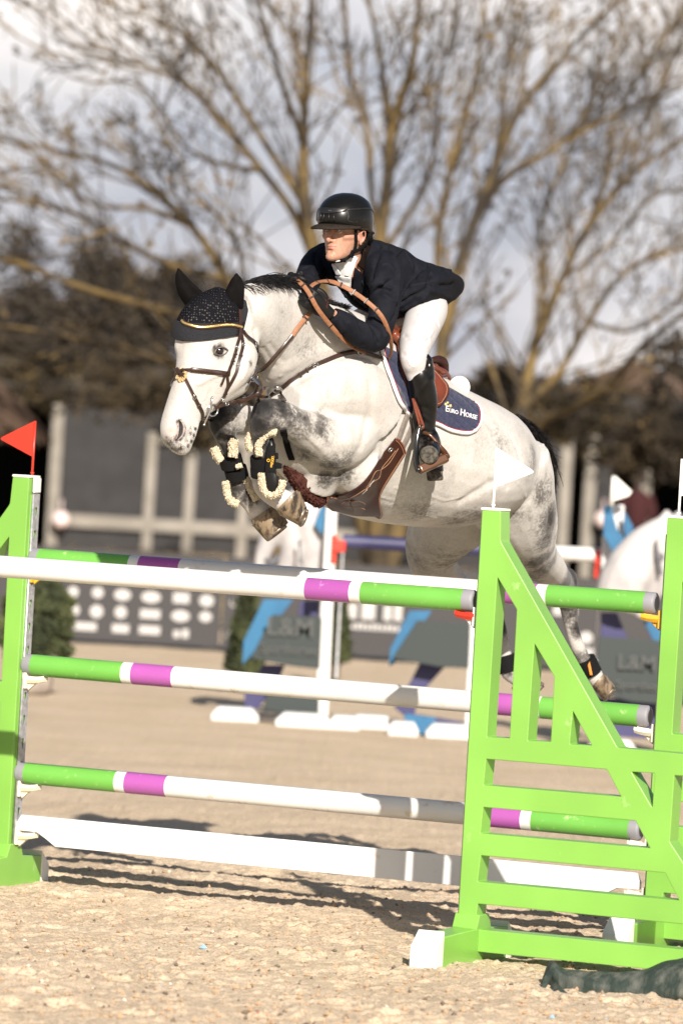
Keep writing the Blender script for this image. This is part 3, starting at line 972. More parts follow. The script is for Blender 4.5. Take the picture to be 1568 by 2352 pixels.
# pale houses glimpsed between the bushes
for (px0, px1, ytop, lb) in ((-40, 330, 815, 'pale house wall glimpsed between the bushes at left'),):
    dh = 104.0; xa, xb = P(px0, 900, dh).x, P(px1, 900, dh).x; zt = P((px0 + px1) / 2, ytop, dh).z
    hs_ = thing('house', lb, 'house', ((xa + xb) / 2, dh, 0))
    mb = MB(); mb.abox(xa, xb, dh, dh + 6, 0, zt); mb.build('wall', mat('pale_render_wall', (.50, .45, .38), .8, 0, (.40, .35, .29), 1.2, .4, .6), hs_, False)
    mb = MB(); mb.add([(xa - .3, dh - .4, zt + .002), (xb + .3, dh - .4, zt + .002), (xb + .3, dh + 3, zt + 1.1), (xa - .3, dh + 3, zt + 1.1), (xb + .3, dh + 6.4, zt + .002), (xa - .3, dh + 6.4, zt + .002)], [(0, 1, 2, 3), (3, 2, 4, 5), (0, 3, 5), (1, 4, 2)])
    mb.build('roof', mat('dark_house_roof', (.10, .07, .06), .9), hs_, False)
    n_w = max(1, int((xb - xa) / 1.6))
    for q in range(n_w):
        xc = xa + (q + .5) * (xb - xa) / n_w; mb = MB(); mb.abox(xc - .3, xc + .3, dh - .02, dh - .003, zt - 1.5, zt - .5); mb.build('window', mat('dark_window_glass', (.05, .055, .06), .1), hs_, False)

# stable block with cream beam and posts
def wall_at(px0, px1, y0, y1, d): pass
STAB = thing('stable_building', 'long low dark grey stable with cream posts, rails and beam behind the arena', 'building', (0, 86, 0))
def vx(px, d, py=1150): return P(px, py, d).x
DB = 86.0
DARK = mat('grey_boards', (.027, .025, .0255), .8, 0, (.019, .017, .017), 3, .4, .6)
CREAMW = mat('cream_timber', (.25, .225, .19), .7, 0, (.19, .17, .14), 2, .4, .6)
ROOFM = mat('mossy_roof', (.030, .025, .020), .95, 0, (.075, .055, .030), 1.6, .4, .6)
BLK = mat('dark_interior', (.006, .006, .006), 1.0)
mb = MB()
mb.abox(-9, vx(-25, DB), DB, DB + .12, 0, 2.3)
doors = [(vx(112, DB), vx(1298, DB)), (vx(1350, DB), vx(1405, DB))]
for a_, b_ in doors: mb.abox(a_, b_, DB, DB + .12, 0, 2.3)
mb.abox(vx(1640, DB), 12, DB, DB + .12, 0, 2.3)
mb.build('boarded_front', DARK, STAB, False)
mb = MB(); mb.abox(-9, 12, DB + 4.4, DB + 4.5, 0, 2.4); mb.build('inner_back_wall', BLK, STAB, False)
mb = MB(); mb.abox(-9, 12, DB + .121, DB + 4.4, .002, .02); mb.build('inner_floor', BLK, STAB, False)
mb = MB(); mb.abox(-9.2, 12.2, DB - .06, DB + .05, 2.3, 2.52); mb.build('beam', CREAMW, STAB, False)
mb = MB()
mb.add([(-9.4, DB - .5, 2.53), (12.4, DB - .5, 2.53), (12.4, DB + 4, 2.95), (-9.4, DB + 4, 2.95), (-9.4, DB + 5, 2.45), (12.4, DB + 5, 2.45), (-9.4, DB - .5, 2.5), (12.4, DB - .5, 2.5), (12.4, DB + 4, 2.85), (-9.4, DB + 4, 2.85)],
       [(0, 1, 2, 3), (3, 2, 5, 4), (6, 9, 8, 7), (0, 6, 7, 1), (0, 3, 9, 6), (1, 7, 8, 2), (9, 4, 5, 8)])
mb.build('roof', ROOFM, STAB, False)
for px in (124, 1295, 1351):
    mb = MB(); xx = vx(px, DB); mb.abox(xx - .085, xx + .085, DB - .1, DB - .002, 0, 2.3); mb.build('post', CREAMW, STAB, False)
for px in (343, 435, 560, 1480):
    mb = MB(); xx = vx(px, DB); mb.abox(xx - .075, xx + .075, DB - .1, DB - .002, 0, 1.92 if px < 600 else 2.3); mb.build('post', CREAMW, STAB, False)
mb = MB(); mb.abox(vx(335, DB), vx(900, DB), DB - .115, DB - .004, 1.78, 1.93); mb.build('rail', CREAMW, STAB, False)
mb = MB(); mb.abox(vx(128, DB), vx(900, DB), DB - .12, DB - .104, .44, .63); mb.build('rail', CREAMW, STAB, False)
PINK = mat('pale_pink_plastic', (.75, .60, .57), .5)
for px, lb in ((140, 'pale round mooring ball hung on the stable rail at left'), (1384, 'pale pink ball beside the white background pole')):
    mb = MB(); c = P(px, 1193, DB - .35); mb.ball(c, .13, 16); mb.tube([c + UP * .12, c + UP * .3], .012, 6)
    tag(mb.build('hanging_ball', PINK), lb, 'ball')
# thatched parasols / huts at both sides
THATCH = mat('thatch', (.16, .10, .065), 1.0, 0, (.07, .045, .03), 6, .35, .65, 6, stretch=(1, 1, .2))
def thatch(cx, ytop, ybot, wpx, d, lb):
    root = thing('thatched_parasol', lb, 'parasol', (P(cx, ybot, d).x, d, 0))
    t_ = P(cx, ytop, d); b_ = P(cx, ybot, d); rw = wpx / 2 / (FPX / d)
    mb = MB(); rings = []
    rs = random.Random(cx)
    for i in range(9):
        f = i / 8
        rings.append([Vector((b_.x + rw * (f ** .9) * cos(2 * pi * j / 36) * (1 + rs.uniform(-.03, .03)), d + rw * f ** .9 * sin(2 * pi * j / 36), t_.z + (b_.z - t_.z) * f ** 1.15 + rs.uniform(-.02, .02))) for j in range(36)])
    mb.loft(rings); mb.build('thatch_roof', THATCH, root)
    segs = []
    for k in range(1600):
        th = rs.uniform(0, 2 * pi); f = rs.uniform(.35, 1)
        p = Vector((b_.x + rw * f * cos(th), d + rw * f * sin(th), t_.z + (b_.z - t_.z) * f ** 1.15 + .02))
        q = p + Vector((cos(th) * .2, sin(th) * .2, -.16 - rs.random() * .12))
        segs.append((p, q, .012, .006))
    segs_mesh('straw', segs, THATCH, root, 3)
    mb = MB(); mb.tube([Vector((b_.x, d, 0)), Vector((b_.x, d, t_.z))], .07, 10); mb.build('pole', BARK, root)
thatch(-60, 830, 975, 300, 70, 'brown thatched parasol at the left edge')
thatch(1450, 832, 985, 620, 92, 'dark thatched parasol roof at right above the grey posts')

# grass bank and sponsor banner round the arena
mb = MB()
GR = mat('dry_grass', (.16, .125, .06), 1.0, 0, (.33, .24, .13), .7, .35, .65, 5, .4, 8)
nxg, nyg = 60, 10
vs = []
for j in range(nyg + 1):
    for i in range(nxg + 1):
        f = j / nyg
        vs.append((-25 + 50 * i / nxg, 58 + 26 * f, .03 + .10 * sin(pi * min(1, f * 2.2) / 2) + .03 * sin(i * 1.3 + j)))
mb.add(vs, [(j * (nxg + 1) + i, j * (nxg + 1) + i + 1, (j + 1) * (nxg + 1) + i + 1, (j + 1) * (nxg + 1) + i) for j in range(nyg) for i in range(nxg)])
tag(mb.build('grass_bank', GR), None, None, None, 'structure')
rs = random.Random(8); pts = []
for k in range(16000):
    x = rs.uniform(-6, 6.5); y = rs.uniform(58.5, 84)
    pts.append((x, y, .12 + rs.uniform(0, .07)))
leaves = leaves_mesh('grass_tufts', pts, .07, GR, None, 3, .15); tag(leaves, None, None, None, 'stuff')
BAN = mat('banner_dark', (.028, .025, .026), .6)
LOGO = mat('banner_print', (.42, .405, .39), .6)
DBN = 52.0
def banner(px0, px1, lb, logos, ztop=.86):
    x0_, x1_ = vx(px0, DBN, 1440), vx(px1, DBN, 1440)
    root = thing('sponsor_banner', lb, 'banner', ((x0_ + x1_) / 2, DBN, 0), 'banners round the arena')
    mb = MB(); mb.abox(x0_, x1_, DBN, DBN + .03, .03, ztop); mb.build('banner_board', BAN, root, False)
    for i, (px, py, rx, ry, kd) in enumerate(logos):
        c = P(px, py, DBN - .004); sx = rx / (FPX / DBN); sy = ry / (FPX / DBN)
        mb = MB()
        if kd == 'o':
            lp = [(cos(2 * pi * j / 24), sin(2 * pi * j / 24)) for j in range(24)]
            v = [Vector((c.x + a_ * sx, DBN - .004, c.z + b_ * sy)) for a_, b_ in lp] + [Vector((c.x + a_ * sx, DBN - .001, c.z + b_ * sy)) for a_, b_ in lp]
            mb.add(v, [tuple(range(23, -1, -1)), tuple(range(24, 48))] + [(j, (j + 1) % 24, 24 + (j + 1) % 24, 24 + j) for j in range(24)])
        elif kd == 'b':
            mb.abox(c.x - sx, c.x + sx, DBN - .004, DBN - .001, c.z - sy, c.z + sy)
        else:
            nl = int(max(2, sx / sy * 1.3)); w_ = 2 * sx / nl
            for q in range(nl):
                xa = c.x - sx + q * w_; h_ = sy * (1 if q % 3 else .8)
                mb.abox(xa, xa + w_ * .75, DBN - .004, DBN - .001, c.z - sy, c.z - sy + 2 * h_)
        mb.build('logo_print', LOGO, root, False)
zz1 = lambda x: 0 + x * .3515
L1 = []
for (x, y, rx, ry, kd) in [(480, 1080, 40, 42, 'o'), (640, 1085, 44, 42, 'o'), (802, 1100, 64, 44, 'o'), (988, 1115, 74, 44, 'o'), (1185, 1120, 62, 40, 'b'), (1350, 1138, 55, 46, 'o'), (1545, 1148, 40, 25, 'o'),
                           (485, 1198, 42, 46, 'o'), (632, 1208, 50, 50, 'o'), (790, 1213, 46, 48, 'o'), (982, 1225, 76, 34, 'b'), (1180, 1238, 70, 44, 'o'), (1343, 1243, 48, 40, 'o'),
                           (560, 1306, 84, 30, 'b'), (788, 1320, 64, 32, 'b'), (978, 1330, 80, 32, 'b'), (1190, 1352, 66, 34, 't'), (1515, 1365, 34, 34, 'o')]:
    L1.append((x * .3515, 979.8 + y * .3515, rx * .30, ry * .30, kd))
banner(-60, 505, 'dark sponsor banner with rows of white round logos at left', L1)
banner(510, 770, 'dark banner partly behind the blue and white wing', [(540, 1385, 12, 9, 'o'), (530, 1462, 10, 9, 'o')])
banner(775, 1100, 'dark banner with large white letters under the purple band', [(830, 1400, 42, 22, 't'), (905, 1404, 24, 22, 't'), (868, 1441, 62, 7, 't')])
banner(1105, 1700, 'dark banner behind the horse hind legs at right', [(1222, 1425, 0, 0, 'b')][:0] + [(1236, 1458, 18, 16, 'o'), (1345, 1465, 15, 14, 'o'), (1345, 1500, 16, 11, 'b'), (1300, 1400, 30, 14, 't')])
# white-washed low bench line beyond
# round clipped bush in a tub, left ; two conifers
CONI = mat('conifer_foliage', (.03, .038, .014), .9, 0, (.075, .085, .028), 3, .4, .65, 3)
def shaped(name, lb, cx, top, bot, wpx, d, seed, n=5200, cone=False, cat='shrub'):
    root = thing(name, lb, cat, (P(cx, bot, d).x, d, 0))
    rs = random.Random(seed); a_ = P(cx, top, d); b_ = P(cx, bot, d); hw = wpx / 2 / (FPX / d); H = a_.z - b_.z
    pts = []
    for k in range(n):
        f = rs.random(); th = rs.uniform(0, 2 * pi)
        rr_ = (hw * (1 - f) ** .7 * (1 if f > .04 else f / .04)) if cone else hw * sqrt(max(0, 1 - (2 * f - 1) ** 4))
        lump = 1 + .13 * sin(5 * th + 9 * f) + .08 * sin(11 * f * 3 + th * 3)
        r = rr_ * lump * (rs.random() ** .25)
        pts.append((a_.x + r * cos(th), d + r * sin(th), b_.z + H * f))
    leaves_mesh('foliage', pts, .045, CONI, root, seed, .5)
    mb = MB(); mb.tube([Vector((a_.x, d, 0)), Vector((a_.x, d, b_.z + H * .6))], .035, 8); mb.build('trunk', BARK, root)
    return root
shaped('clipped_bush', 'dense round dark bush in a tub beside the left green post', 92, 1335, 1545, 150, 41.8, 5)
mb = MB(); c = P(75, 1560, 41.8); rings = []
for i, (z, r) in enumerate([(0, .13), (.05, .15), (.16, .15), (.2, .19), (.3, .2), (.31, .17), (.28, .16)]):
    rings.append([Vector((c.x + r * cos(2 * pi * j / 24), 41.8 + r * sin(2 * pi * j / 24), z)) for j in range(24)])
mb.loft(rings); tag(mb.build('plant_tub', mat('stone_tub', (.40, .34, .28), .9, 0, (.25, .21, .18), 6, .4, .6)), 'pale round stone tub under the dark bush at left', 'plant pot')
shaped('conifer', 'small dark conifer left of the first blue striped wing', 572, 1330, 1545, 90, 44, 6, 3500, True, 'conifer')
shaped('conifer', 'small conifer right of the white background upright', 782, 1330, 1520, 62, 46, 7, 2500, True, 'conifer')

# ---- blue and white obstacles with grey horse figures (blurred)
BLUE = mat('blue_paint', (.016, .125, .25), .6, 0, (.012, .10, .21), 3, .4, .6)
NAVY = mat('navy_paint', (.03, .028, .10), .45)
WPA = mat('white_paint', (.62, .61, .59), .45)
SIGNG = mat('dark_green_sign', (.018, .027, .026), .6)
SIGNW = mat('sign_lettering', (.055, .06, .058), .6)
HFIG = mat('figure_grey_horse', (.46, .44, .43), .6, 0, (.30, .28, .28), 3.0, .5, .7)
HFD = mat('figure_dark_detail', (.10, .10, .11), .6)
def pxpoly(name, pts, d, th, m, parent):
    """a board cut to shape, given real thickness, standing at distance d"""
    c = P(*pts[0], d)
    lp = [((P(x, y, d) - c).x, (P(x, y, d) - c).z) for x, y in pts]
    mw = Matrix(((1, 0, 0, c.x), (0, 0, -1, d), (0, 1, 0, c.z), (0, 0, 0, 1)))
    return poly_panel(name, [lp], th, m, parent, min(.004, th * .2), mw)
def figure(name, parts, d, m, parent, thick):
    """rounded horse figure: tube lofts joined"""
    mb = MB()
    for pts in parts:
        sp_ = spline(pts, 5)
        c = [P(q[0], q[1], d) for q in sp_]; r = [q[2] / (FPX / d) for q in sp_]
        mb.tube(c, r, 14, True, 0, 1.0)
    o = mb.build(name, m, parent)
    md = o.modifiers.new('r', 'REMESH'); md.mode = 'VOXEL'; md.voxel_size = .018
    me = evaluated_mesh(o); o.modifiers.clear(); o.data = me
    for p in me.polygons: p.use_smooth = True
    return o
def fi(px, py, k=1.0): return (px, py)
def A_(x, y): return (520.6 + x * .2734, 1163.7 + y * .2734)
root = thing('horse_figure_wing', 'blurred jump wing with grey horse figure and blue stripes behind the front hooves', 'jump wing', (P(700, 1650, 39.8).x, 39.8, 0), 'blurred background wings')
D2 = 39.6
pxpoly('upright', [(752, 1120), (776, 1122), (752, 1668), (722, 1666)], D2, .10, WPA, root)
pxpoly('cup_strip', [(786, 1250), (790, 1252), (775, 1560), (768, 1560)], D2 - .02, .03, GALV, root)
pxpoly('blue_stripe', [A_(790, 0), A_(862, 0), A_(862, 60), A_(800, 240), A_(735, 150)], D2 + .05, .04, BLUE, root)
pxpoly('blue_stripe', [A_(310, 780), A_(560, 780), A_(215, 1240), A_(130, 1330), A_(140, 1130)], D2 + .02, .05, BLUE, root)
pxpoly('navy_board', [A_(620, 790), A_(780, 790), A_(770, 920), A_(600, 920)], D2 + .1, .04, NAVY, root)
pxpoly('navy_board', [A_(300, 1330), A_(490, 1330), A_(420, 1500), A_(260, 1700), A_(150, 1690), A_(150, 1560)], D2 + .1, .05, NAVY, root)
figure('horse_figure', [[A_(250, 560) + (6,), A_(300, 420) + (18,), A_(370, 250) + (24,), A_(520, 60) + (34,), A_(640, -60) + (36,)],
                        [A_(640, -80) + (34,), A_(700, 120) + (42,), A_(730, 330) + (36,), A_(720, 560) + (30,)],
                        [A_(540, 150) + (30,), A_(560, 350) + (30,), A_(470, 560) + (18,)]], D2 + .25, HFIG, root, .2)
figure('dark_bridle', [[A_(310, 430) + (5,), A_(380, 470) + (9,), A_(440, 400) + (6,)], [A_(610, 260) + (4,), A_(620, 480) + (5,)]], D2 + .02, HFD, root, .1)
sgn = pxpoly('sponsor_sign', [A_(390, 905), A_(800, 935), A_(780, 1365), A_(560, 1340), A_(200, 1275)], D2 - .12, .03, SIGNG, root)
pxpoly('sign_box', [A_(340, 1560), A_(775, 1610), A_(770, 1760), A_(560, 1750), A_(300, 1700)], D2 - .05, .12, SIGNG, root)
def place_text(body, px, py, hpx, d, m, parent, sx=1.0, name='lettering', sp_=1.0):
    v, f = text_mesh(body, 1.0, 'CENTER', .01, sp_, .02)
    k = hpx / (FPX / d) / .72; c = P(px, py, d)
    v = [(c.x + a_ * k * sx, d - z_ * .2, c.z + b_ * k) for a_, b_, z_ in v]
    return mesh_obj(name, v, f, m, parent, False)
place_text('L&M', A_(530, 0)[0], A_(0, 1085)[1], 42, D2 - .14, SIGNW, root)
place_text('Sporthorses', A_(520, 0)[0], A_(0, 1240)[1], 24, D2 - .14, SIGNW, root, .82)
def foot_block(px, py, wpx, d, lb=None, parent=None):
    c = PZ(px, py, 0); mb = MB(); w_ = wpx / 2 / (FPX / d)
    pr_ = [(-w_, 0), (-w_, .045), (-w_ * .7, .10), (w_ * .7, .10), (w_, .045), (w_, 0)]
    mb.loft([[Vector((c.x + a_, d - .12, z_ - .01)) for a_, z_ in pr_], [Vector((c.x + a_, d + .12, z_ - .01)) for a_, z_ in pr_]])
    return bevel(mb.build('foot_block', WPA, parent, True, 30), .01)
for px, wp in ((537, 110), (697, 130), (790, 70), (852, 100)):
    foot_block(px, 1664 + (px - 700) * .03, wp, D2 - .25 + (.3 if px in (537, 852) else 0), None, root)
# second stand in the middle
root = thing('sign_stand', 'blurred stand with blue stripe and dark green sign left of the near green standard', 'jump wing', (P(1000, 1680, 39.2).x, 39.2, 0), 'blurred background wings')
D3 = 39.2
pxpoly('blue_stripe', [(940, 1403), (992, 1403), (905, 1525), (893, 1530), (896, 1490)], D3, .05, BLUE, root)
pxpoly('sponsor_sign', [(958, 1425), (1080, 1434), (1076, 1535), (1010, 1532), (900, 1512)], D3 - .12, .03, SIGNG, root)
pxpoly('navy_board', [(965, 1520), (1030, 1522), (960, 1600), (952, 1640), (1075, 1660), (1060, 1675), (940, 1655), (905, 1625), (930, 1590)], D3 + .1, .05, NAVY, root)
pxpoly('upright', [(1080, 1400), (1100, 1402), (1088, 1690), (1066, 1688)], D3, .10, WPA, root)
pxpoly('blue_stripe', [(930, 1640), (1000, 1648), (1000, 1690), (925, 1680)], D3 + .02, .05, BLUE, root)
for px, wp in ((925, 70), (1030, 110)): foot_block(px, 1690, wp, D3 - .2, None, root)
# right wing with arched horse neck
root = thing('horse_figure_wing', 'blurred jump wing with arched grey horse neck between the two green standards', 'jump wing', (P(1440, 1700, 38.6).x, 38.6, 0), 'blurred background wings')
D4 = 38.4
def B_(x, y): return (1273.8 + x * .18749, 1041.1 + y * .18749)
pxpoly('upright', [B_(690, 620), B_(850, 640), B_(830, 1000), B_(720, 1600), (1370, 1690), (1350, 1690), B_(560, 1500), B_(580, 1040)], D4 + .35, .08, WPA, root)
pxpoly('blue_stripe', [B_(600, 650), B_(680, 640), B_(760, 930), B_(880, 1090), B_(720, 1240), B_(590, 1000)], D4 + .2, .05, BLUE, root)
pxpoly('blue_stripe', [B_(850, 700), B_(960, 900), B_(960, 960), B_(860, 1050), B_(835, 900)], D4 + .2, .05, BLUE, root)
figure('horse_figure', [[B_(760, 1900) + (58,), B_(900, 1500) + (64,), B_(1080, 1150) + (46,), B_(1260, 950) + (30,), B_(1340, 900) + (24,)],
                        [B_(1340, 920) + (24,), B_(1380, 1200) + (30,), B_(1330, 1550) + (20,), B_(1360, 1750) + (16,)],
                        [B_(1290, 900) + (14,), B_(1350, 780) + (12,), B_(1385, 690) + (6,)], [B_(1420, 900) + (14,), B_(1490, 800) + (12,), B_(1510, 700) + (5,)],
                        [B_(1150, 1300) + (40,), B_(1180, 1600) + (30,), B_(1000, 2000) + (30,)]], D4, HFIG, root, .2)
figure('dark_bridle', [[B_(1230, 1000) + (4,), B_(1250, 1250) + (6,), B_(1300, 1500) + (6,)], [B_(1290, 1270) + (8,), B_(1340, 1260) + (8,)]], D4 - .16, HFD, root, .1)
pxpoly('navy_board', [B_(560, 1950), B_(760, 1960), B_(900, 2300), B_(820, 2350), B_(560, 2300)], D4 + .1, .05, NAVY, root)
pxpoly('blue_stripe', [B_(1080, 2050), B_(1320, 2050), B_(1420, 2700), B_(1300, 2500)], D4 + .1, .05, BLUE, root)
pxpoly('sponsor_sign', [(1372, 1462), (1600, 1478), (1600, 1625), (1450, 1612), (1365, 1590)], D4 - .2, .03, SIGNG, root)
place_text('L&M', 1460, 1538, 34, D4 - .23, SIGNW, root)
place_text('Sporthorses', 1480, 1585, 20, D4 - .23, SIGNW, root)
pxpoly('navy_board', [(1350, 1600), (1520, 1610), (1520, 1700), (1400, 1690)], D4, .05, NAVY, root)
foot_block(1380, 1700, 110, D4 - .1, None, root)
mb = MB(); mb.tube([B_(640, 250) and P(*B_(690, 640), D4 + .1), P(*B_(720, 280), D4 + .1)], .013, 8)
root2 = thing('jump_flag', 'blurred cream flag on the background wing at right', 'flag', P(*B_(690, 640), D4 + .1), 'jump flags')
mb.build('flag_stick', FLAGW, root2)
pxpoly('pennant', [B_(715, 280), B_(760, 300), B_(940, 470), B_(900, 520), B_(715, 580)], D4 + .11, .006, FLAGW, root2)
# background poles
def bgpole(a_, b_, d, m, lb, r=.05, capm=None):
    root = thing('jump_pole', lb, 'jump pole', P(*a_, d))
    mb = MB(); mb.tube([P(*a_, d), P(*b_, d)], r, 20); mb.build('pole_shaft', m, root, True, 50)
    mb = MB(); q = P(*a_, d); mb.box(q + Vector((-.03, -.02, -.035)), (.05, 0, 0), (0, .05, 0), (0, 0, .04)); mb.box(q + Vector((-.06, -.02, -.06)), (.02, 0, 0), (0, .03, 0), (0, 0, .1))
    bevel(mb.build('pole_cup', capm or RED_PL, root, True, 30), .008)
bgpole((787, 1243), (1120, 1262), 38.9, mat('navy_pole_paint', (.022, .022, .075), .5, 0, (.05, .05, .12), 3, .5, .7), 'blurred navy pole behind the horse belly', .048)
bgpole((1392, 1276), (1150, 1264), 38.9, POLE_WHITE, 'blurred white pole right of the near hind leg', .05)
# a person in red inside the dark doorway
root = thing('person', 'blurred person in a dark red top standing in the dark doorway at right', 'person', (P(1460, 1200, 84.5).x, 84.5, 0))
mb = MB(); c = P(1462, 1160, 84.5); gx = c.x
def bt(pts): mb.tube([Vector((gx + a_, 84.5 + b_, z_)) for a_, b_, z_, r in pts], [r for *_, r in pts], 12)
bt([(0, 0, 1.62, .045), (0, 0, 1.66, .085), (0, 0, 1.74, .10), (0, 0, 1.82, .07), (0, 0, 1.84, .03)])
bt([(0, 0, 1.40, .12), (0, 0, 1.5, .06), (0, 0, 1.64, .055)])
bt([(0, 0, .86, .16), (0, 0, 1.05, .15), (0, 0, 1.3, .19), (0, 0, 1.44, .14), (0, 0, 1.48, .06)])
for s_ in (-1, 1):
    bt([(s_ * .15, 0, 1.42, .07), (s_ * .24, 0, 1.2, .05), (s_ * .22, -.12, 1.0, .04), (s_ * .12, -.2, .98, .035)])
    bt([(s_ * .09, 0, .9, .10), (s_ * .10, 0, .5, .07), (s_ * .10, .02, .1, .045), (s_ * .11, -.14, .04, .04)])
ob = mb.build('body', mat('distant_person', (.04, .025, .02), .8), root)
md = ob.modifiers.new('r', 'REMESH'); md.mode = 'VOXEL'; md.voxel_size = .02
me_ = evaluated_mesh(ob); ob.modifiers.clear(); ob.data = me_
mb = MB()
bt([(0, 0, .84, .175), (0, 0, 1.05, .165), (0, 0, 1.3, .205), (0, 0, 1.44, .155), (0, 0, 1.5, .075)])
for s_ in (-1, 1): bt([(s_ * .15, 0, 1.42, .085), (s_ * .24, 0, 1.2, .065), (s_ * .22, -.12, 1.0, .05)])
mb.build('jacket', mat('dark_red_cloth', (.035, .004, .004), .9), root)
# ------------------------------------------------------------------ the horse
DOFF = 1.4; RK = 1.05
HD = Vector((-.68, -.73, 0)).normalized()        # heading
LF = Vector((.73, -.68, 0)).normalized()         # towards its left side
def ring(c, V, Wv, n=32, e=1.0, flat=0):
    o = []
    for j in range(n):
        th = 2 * pi * j / n
        a, b = cos(th), sin(th)
        if e != 1.0:
            a = math.copysign(abs(a) ** e, a); b = math.copysign(abs(b) ** e, b)
        o.append(c + V * a + Wv * b)
    return o
def interp_rows(rows, n):
    return spline(rows, n)
def body_loft(mb, rows, side=LF, n=5, e=1.0, tilt=0.0, nn=32):
    """rows: (topx, topy, botx, boty, d, halfwidth[, depth shift of the top relative to bottom])"""
    rows = [r if len(r) == 7 else (*r, 0.0) for r in rows]
    rings = []
    for r in spline(rows, n):
        t_ = P(r[0], r[1], r[4] + r[6] / 2); b_ = P(r[2], r[3], r[4] - r[6] / 2)
        c = (t_ + b_) / 2
        rings.append(ring(c, (t_ - b_) / 2, side * r[5] * RK, nn, e))
    mb.loft(rings)
def limb(mb, pts, n=6, nn=20, flat=1.0, side=None):
    """pts: (px, py, d, radius m)"""
    sp_ = spline(pts, n)
    mb.tube([P(q[0], q[1], q[2]) for q in sp_], [q[3] for q in sp_], nn, True, 0, 1.0)
def remeshed(mb, name, vox, m, parent=None, smooth_it=6, fac=.5):
    o = mb.build(name, m, parent)
    md = o.modifiers.new('r', 'REMESH'); md.mode = 'VOXEL'; md.voxel_size = vox
    if smooth_it:
        ms = o.modifiers.new('s', 'SMOOTH'); ms.iterations = smooth_it; ms.factor = fac
    me_ = evaluated_mesh(o); o.modifiers.clear(); old = o.data; o.data = me_; bpy.data.meshes.remove(old)
    me_.name = name
    me_.polygons.foreach_set('use_smooth', [True] * len(me_.polygons))
    return o
def get_co(o):
    c = np.zeros(len(o.data.vertices) * 3); o.data.vertices.foreach_get('co', c); return c.reshape(-1, 3)
def get_no(o):
    c = np.zeros(len(o.data.vertices) * 3); o.data.vertices.foreach_get('normal', c); return c.reshape(-1, 3)
def set_co(o, c):
    o.data.vertices.foreach_set('co', c.ravel()); o.data.update()
def gauss_push(o, items):
    """items: (point, radius, amount along vertex normal or vector)"""
    c = get_co(o); nrm = get_no(o)
    for it in items:
        p, r, a = it[:3]
        dd = np.linalg.norm(c - np.array(p), axis=1)
        w_ = np.exp(-(dd / r) ** 2)[:, None]
        c += (nrm if not isinstance(a, Vector) else np.array(a)[None, :]) * w_ * (a if not isinstance(a, Vector) else 1)
    set_co(o, c)
def line_push(o, pts, r, a):
    c = get_co(o); nrm = get_no(o)
    pts = [np.array(p) for p in pts]; best = np.full(len(c), 1e9)
    for p, q in zip(pts[:-1], pts[1:]):
        dq = q - p; t_ = np.clip(((c - p) @ dq) / (dq @ dq), 0, 1)[:, None]
        best = np.minimum(best, np.linalg.norm(c - (p + t_ * dq), axis=1))
    c += nrm * (np.exp(-(best / r) ** 2) * a)[:, None]
    set_co(o, c)

HORSE = thing('horse', 'light grey horse in mid jump over the poles, dark knees folded, ridden', 'horse', (P(950, 1220, 22.6).x, 22.6, 0))
mb = MB()
# torso
body_loft(mb, [
    (655, 880, 640, 1010, 21.84, .10),
    (690, 840, 655, 1075, 21.93, .175),
    (770, 775, 705, 1128, 22.10, .235),
    (850, 772, 765, 1168, 22.27, .265),
    (915, 812, 838, 1194, 22.43, .295),
    (985, 862, 920, 1207, 22.58, .325),
    (1045, 895, 1010, 1212, 22.73, .34),
    (1100, 921, 1080, 1200, 22.87, .305),
    (1140, 945, 1126, 1190, 23.00, .245),
    (1174, 987, 1168, 1215, 23.12, .195),
    (1200, 1045, 1200, 1245, 23.2, .155),
    (1220, 1110, 1218, 1240, 23.24, .10)], LF, 5, .95)
# neck
body_loft(mb, [
    (885, 785, 690, 1060, 22.2, .21, .10),
    (835, 728, 655, 985, 22.08, .165, .08),
    (775, 702, 632, 925, 21.96, .13, .07),
    (720, 682, 614, 880, 21.85, .108, .05),
    (668, 655, 600, 838, 21.73, .092, .04),
    (618, 640, 588, 800, 21.62, .085, .02),
    (575, 648, 575, 765, 21.53, .08, 0),
    (545, 668, 560, 745, 21.48, .07, 0)], LF, 5, 1.0)
# head
AX = Vector((-.42, -.22, -.87)).normalized()
DH = Vector((-.79, -.61, 0)); DV = (DH - AX * DH.dot(AX)).normalized()      # out of the forehead
SV = DV.cross(AX).normalized()
if SV.x < 0: SV = -SV                                                       # towards its left cheek
HSEC = [(512, 652, 578, 738, .060, 21.50), (462, 676, 585, 790, .082, 21.47), (420, 722, 586, 835, .098, 21.44), (401, 775, 577, 868, .101, 21.42),
        (402, 812, 567, 885, .092, 21.41), (402, 850, 535, 905, .075, 21.39), (396, 885, 498, 932, .064, 21.375), (385, 920, 466, 955, .057, 21.36),
        (376, 950, 452, 975, .056, 21.35), (369, 980, 445, 996, .058, 21.335), (367, 1003, 440, 1016, .054, 21.325), (371, 1020, 430, 1032, .045, 21.32), (384, 1034, 416, 1040, .025, 21.32)]
def xr(v): return (v.dot(cr), v.dot(cu))
rings = []
for q in spline(HSEC, 5):
    a_, b_ = P(q[0], q[1], q[5]), P(q[2], q[3], q[5]); c = (a_ + b_) / 2
    dirn_ = (a_ - b_).normalized(); s_ = (a_ - b_).length / 2
    dx = abs(DV.dot(dirn_)); sx_ = abs(SV.dot(dirn_))
    hd_ = sqrt(max(s_ ** 2 - (q[4] * RK * sx_) ** 2, .0004)) / dx
    rings.append(ring(c, DV * hd_, SV * q[4] * RK, 32, .84))
mb.loft(rings)
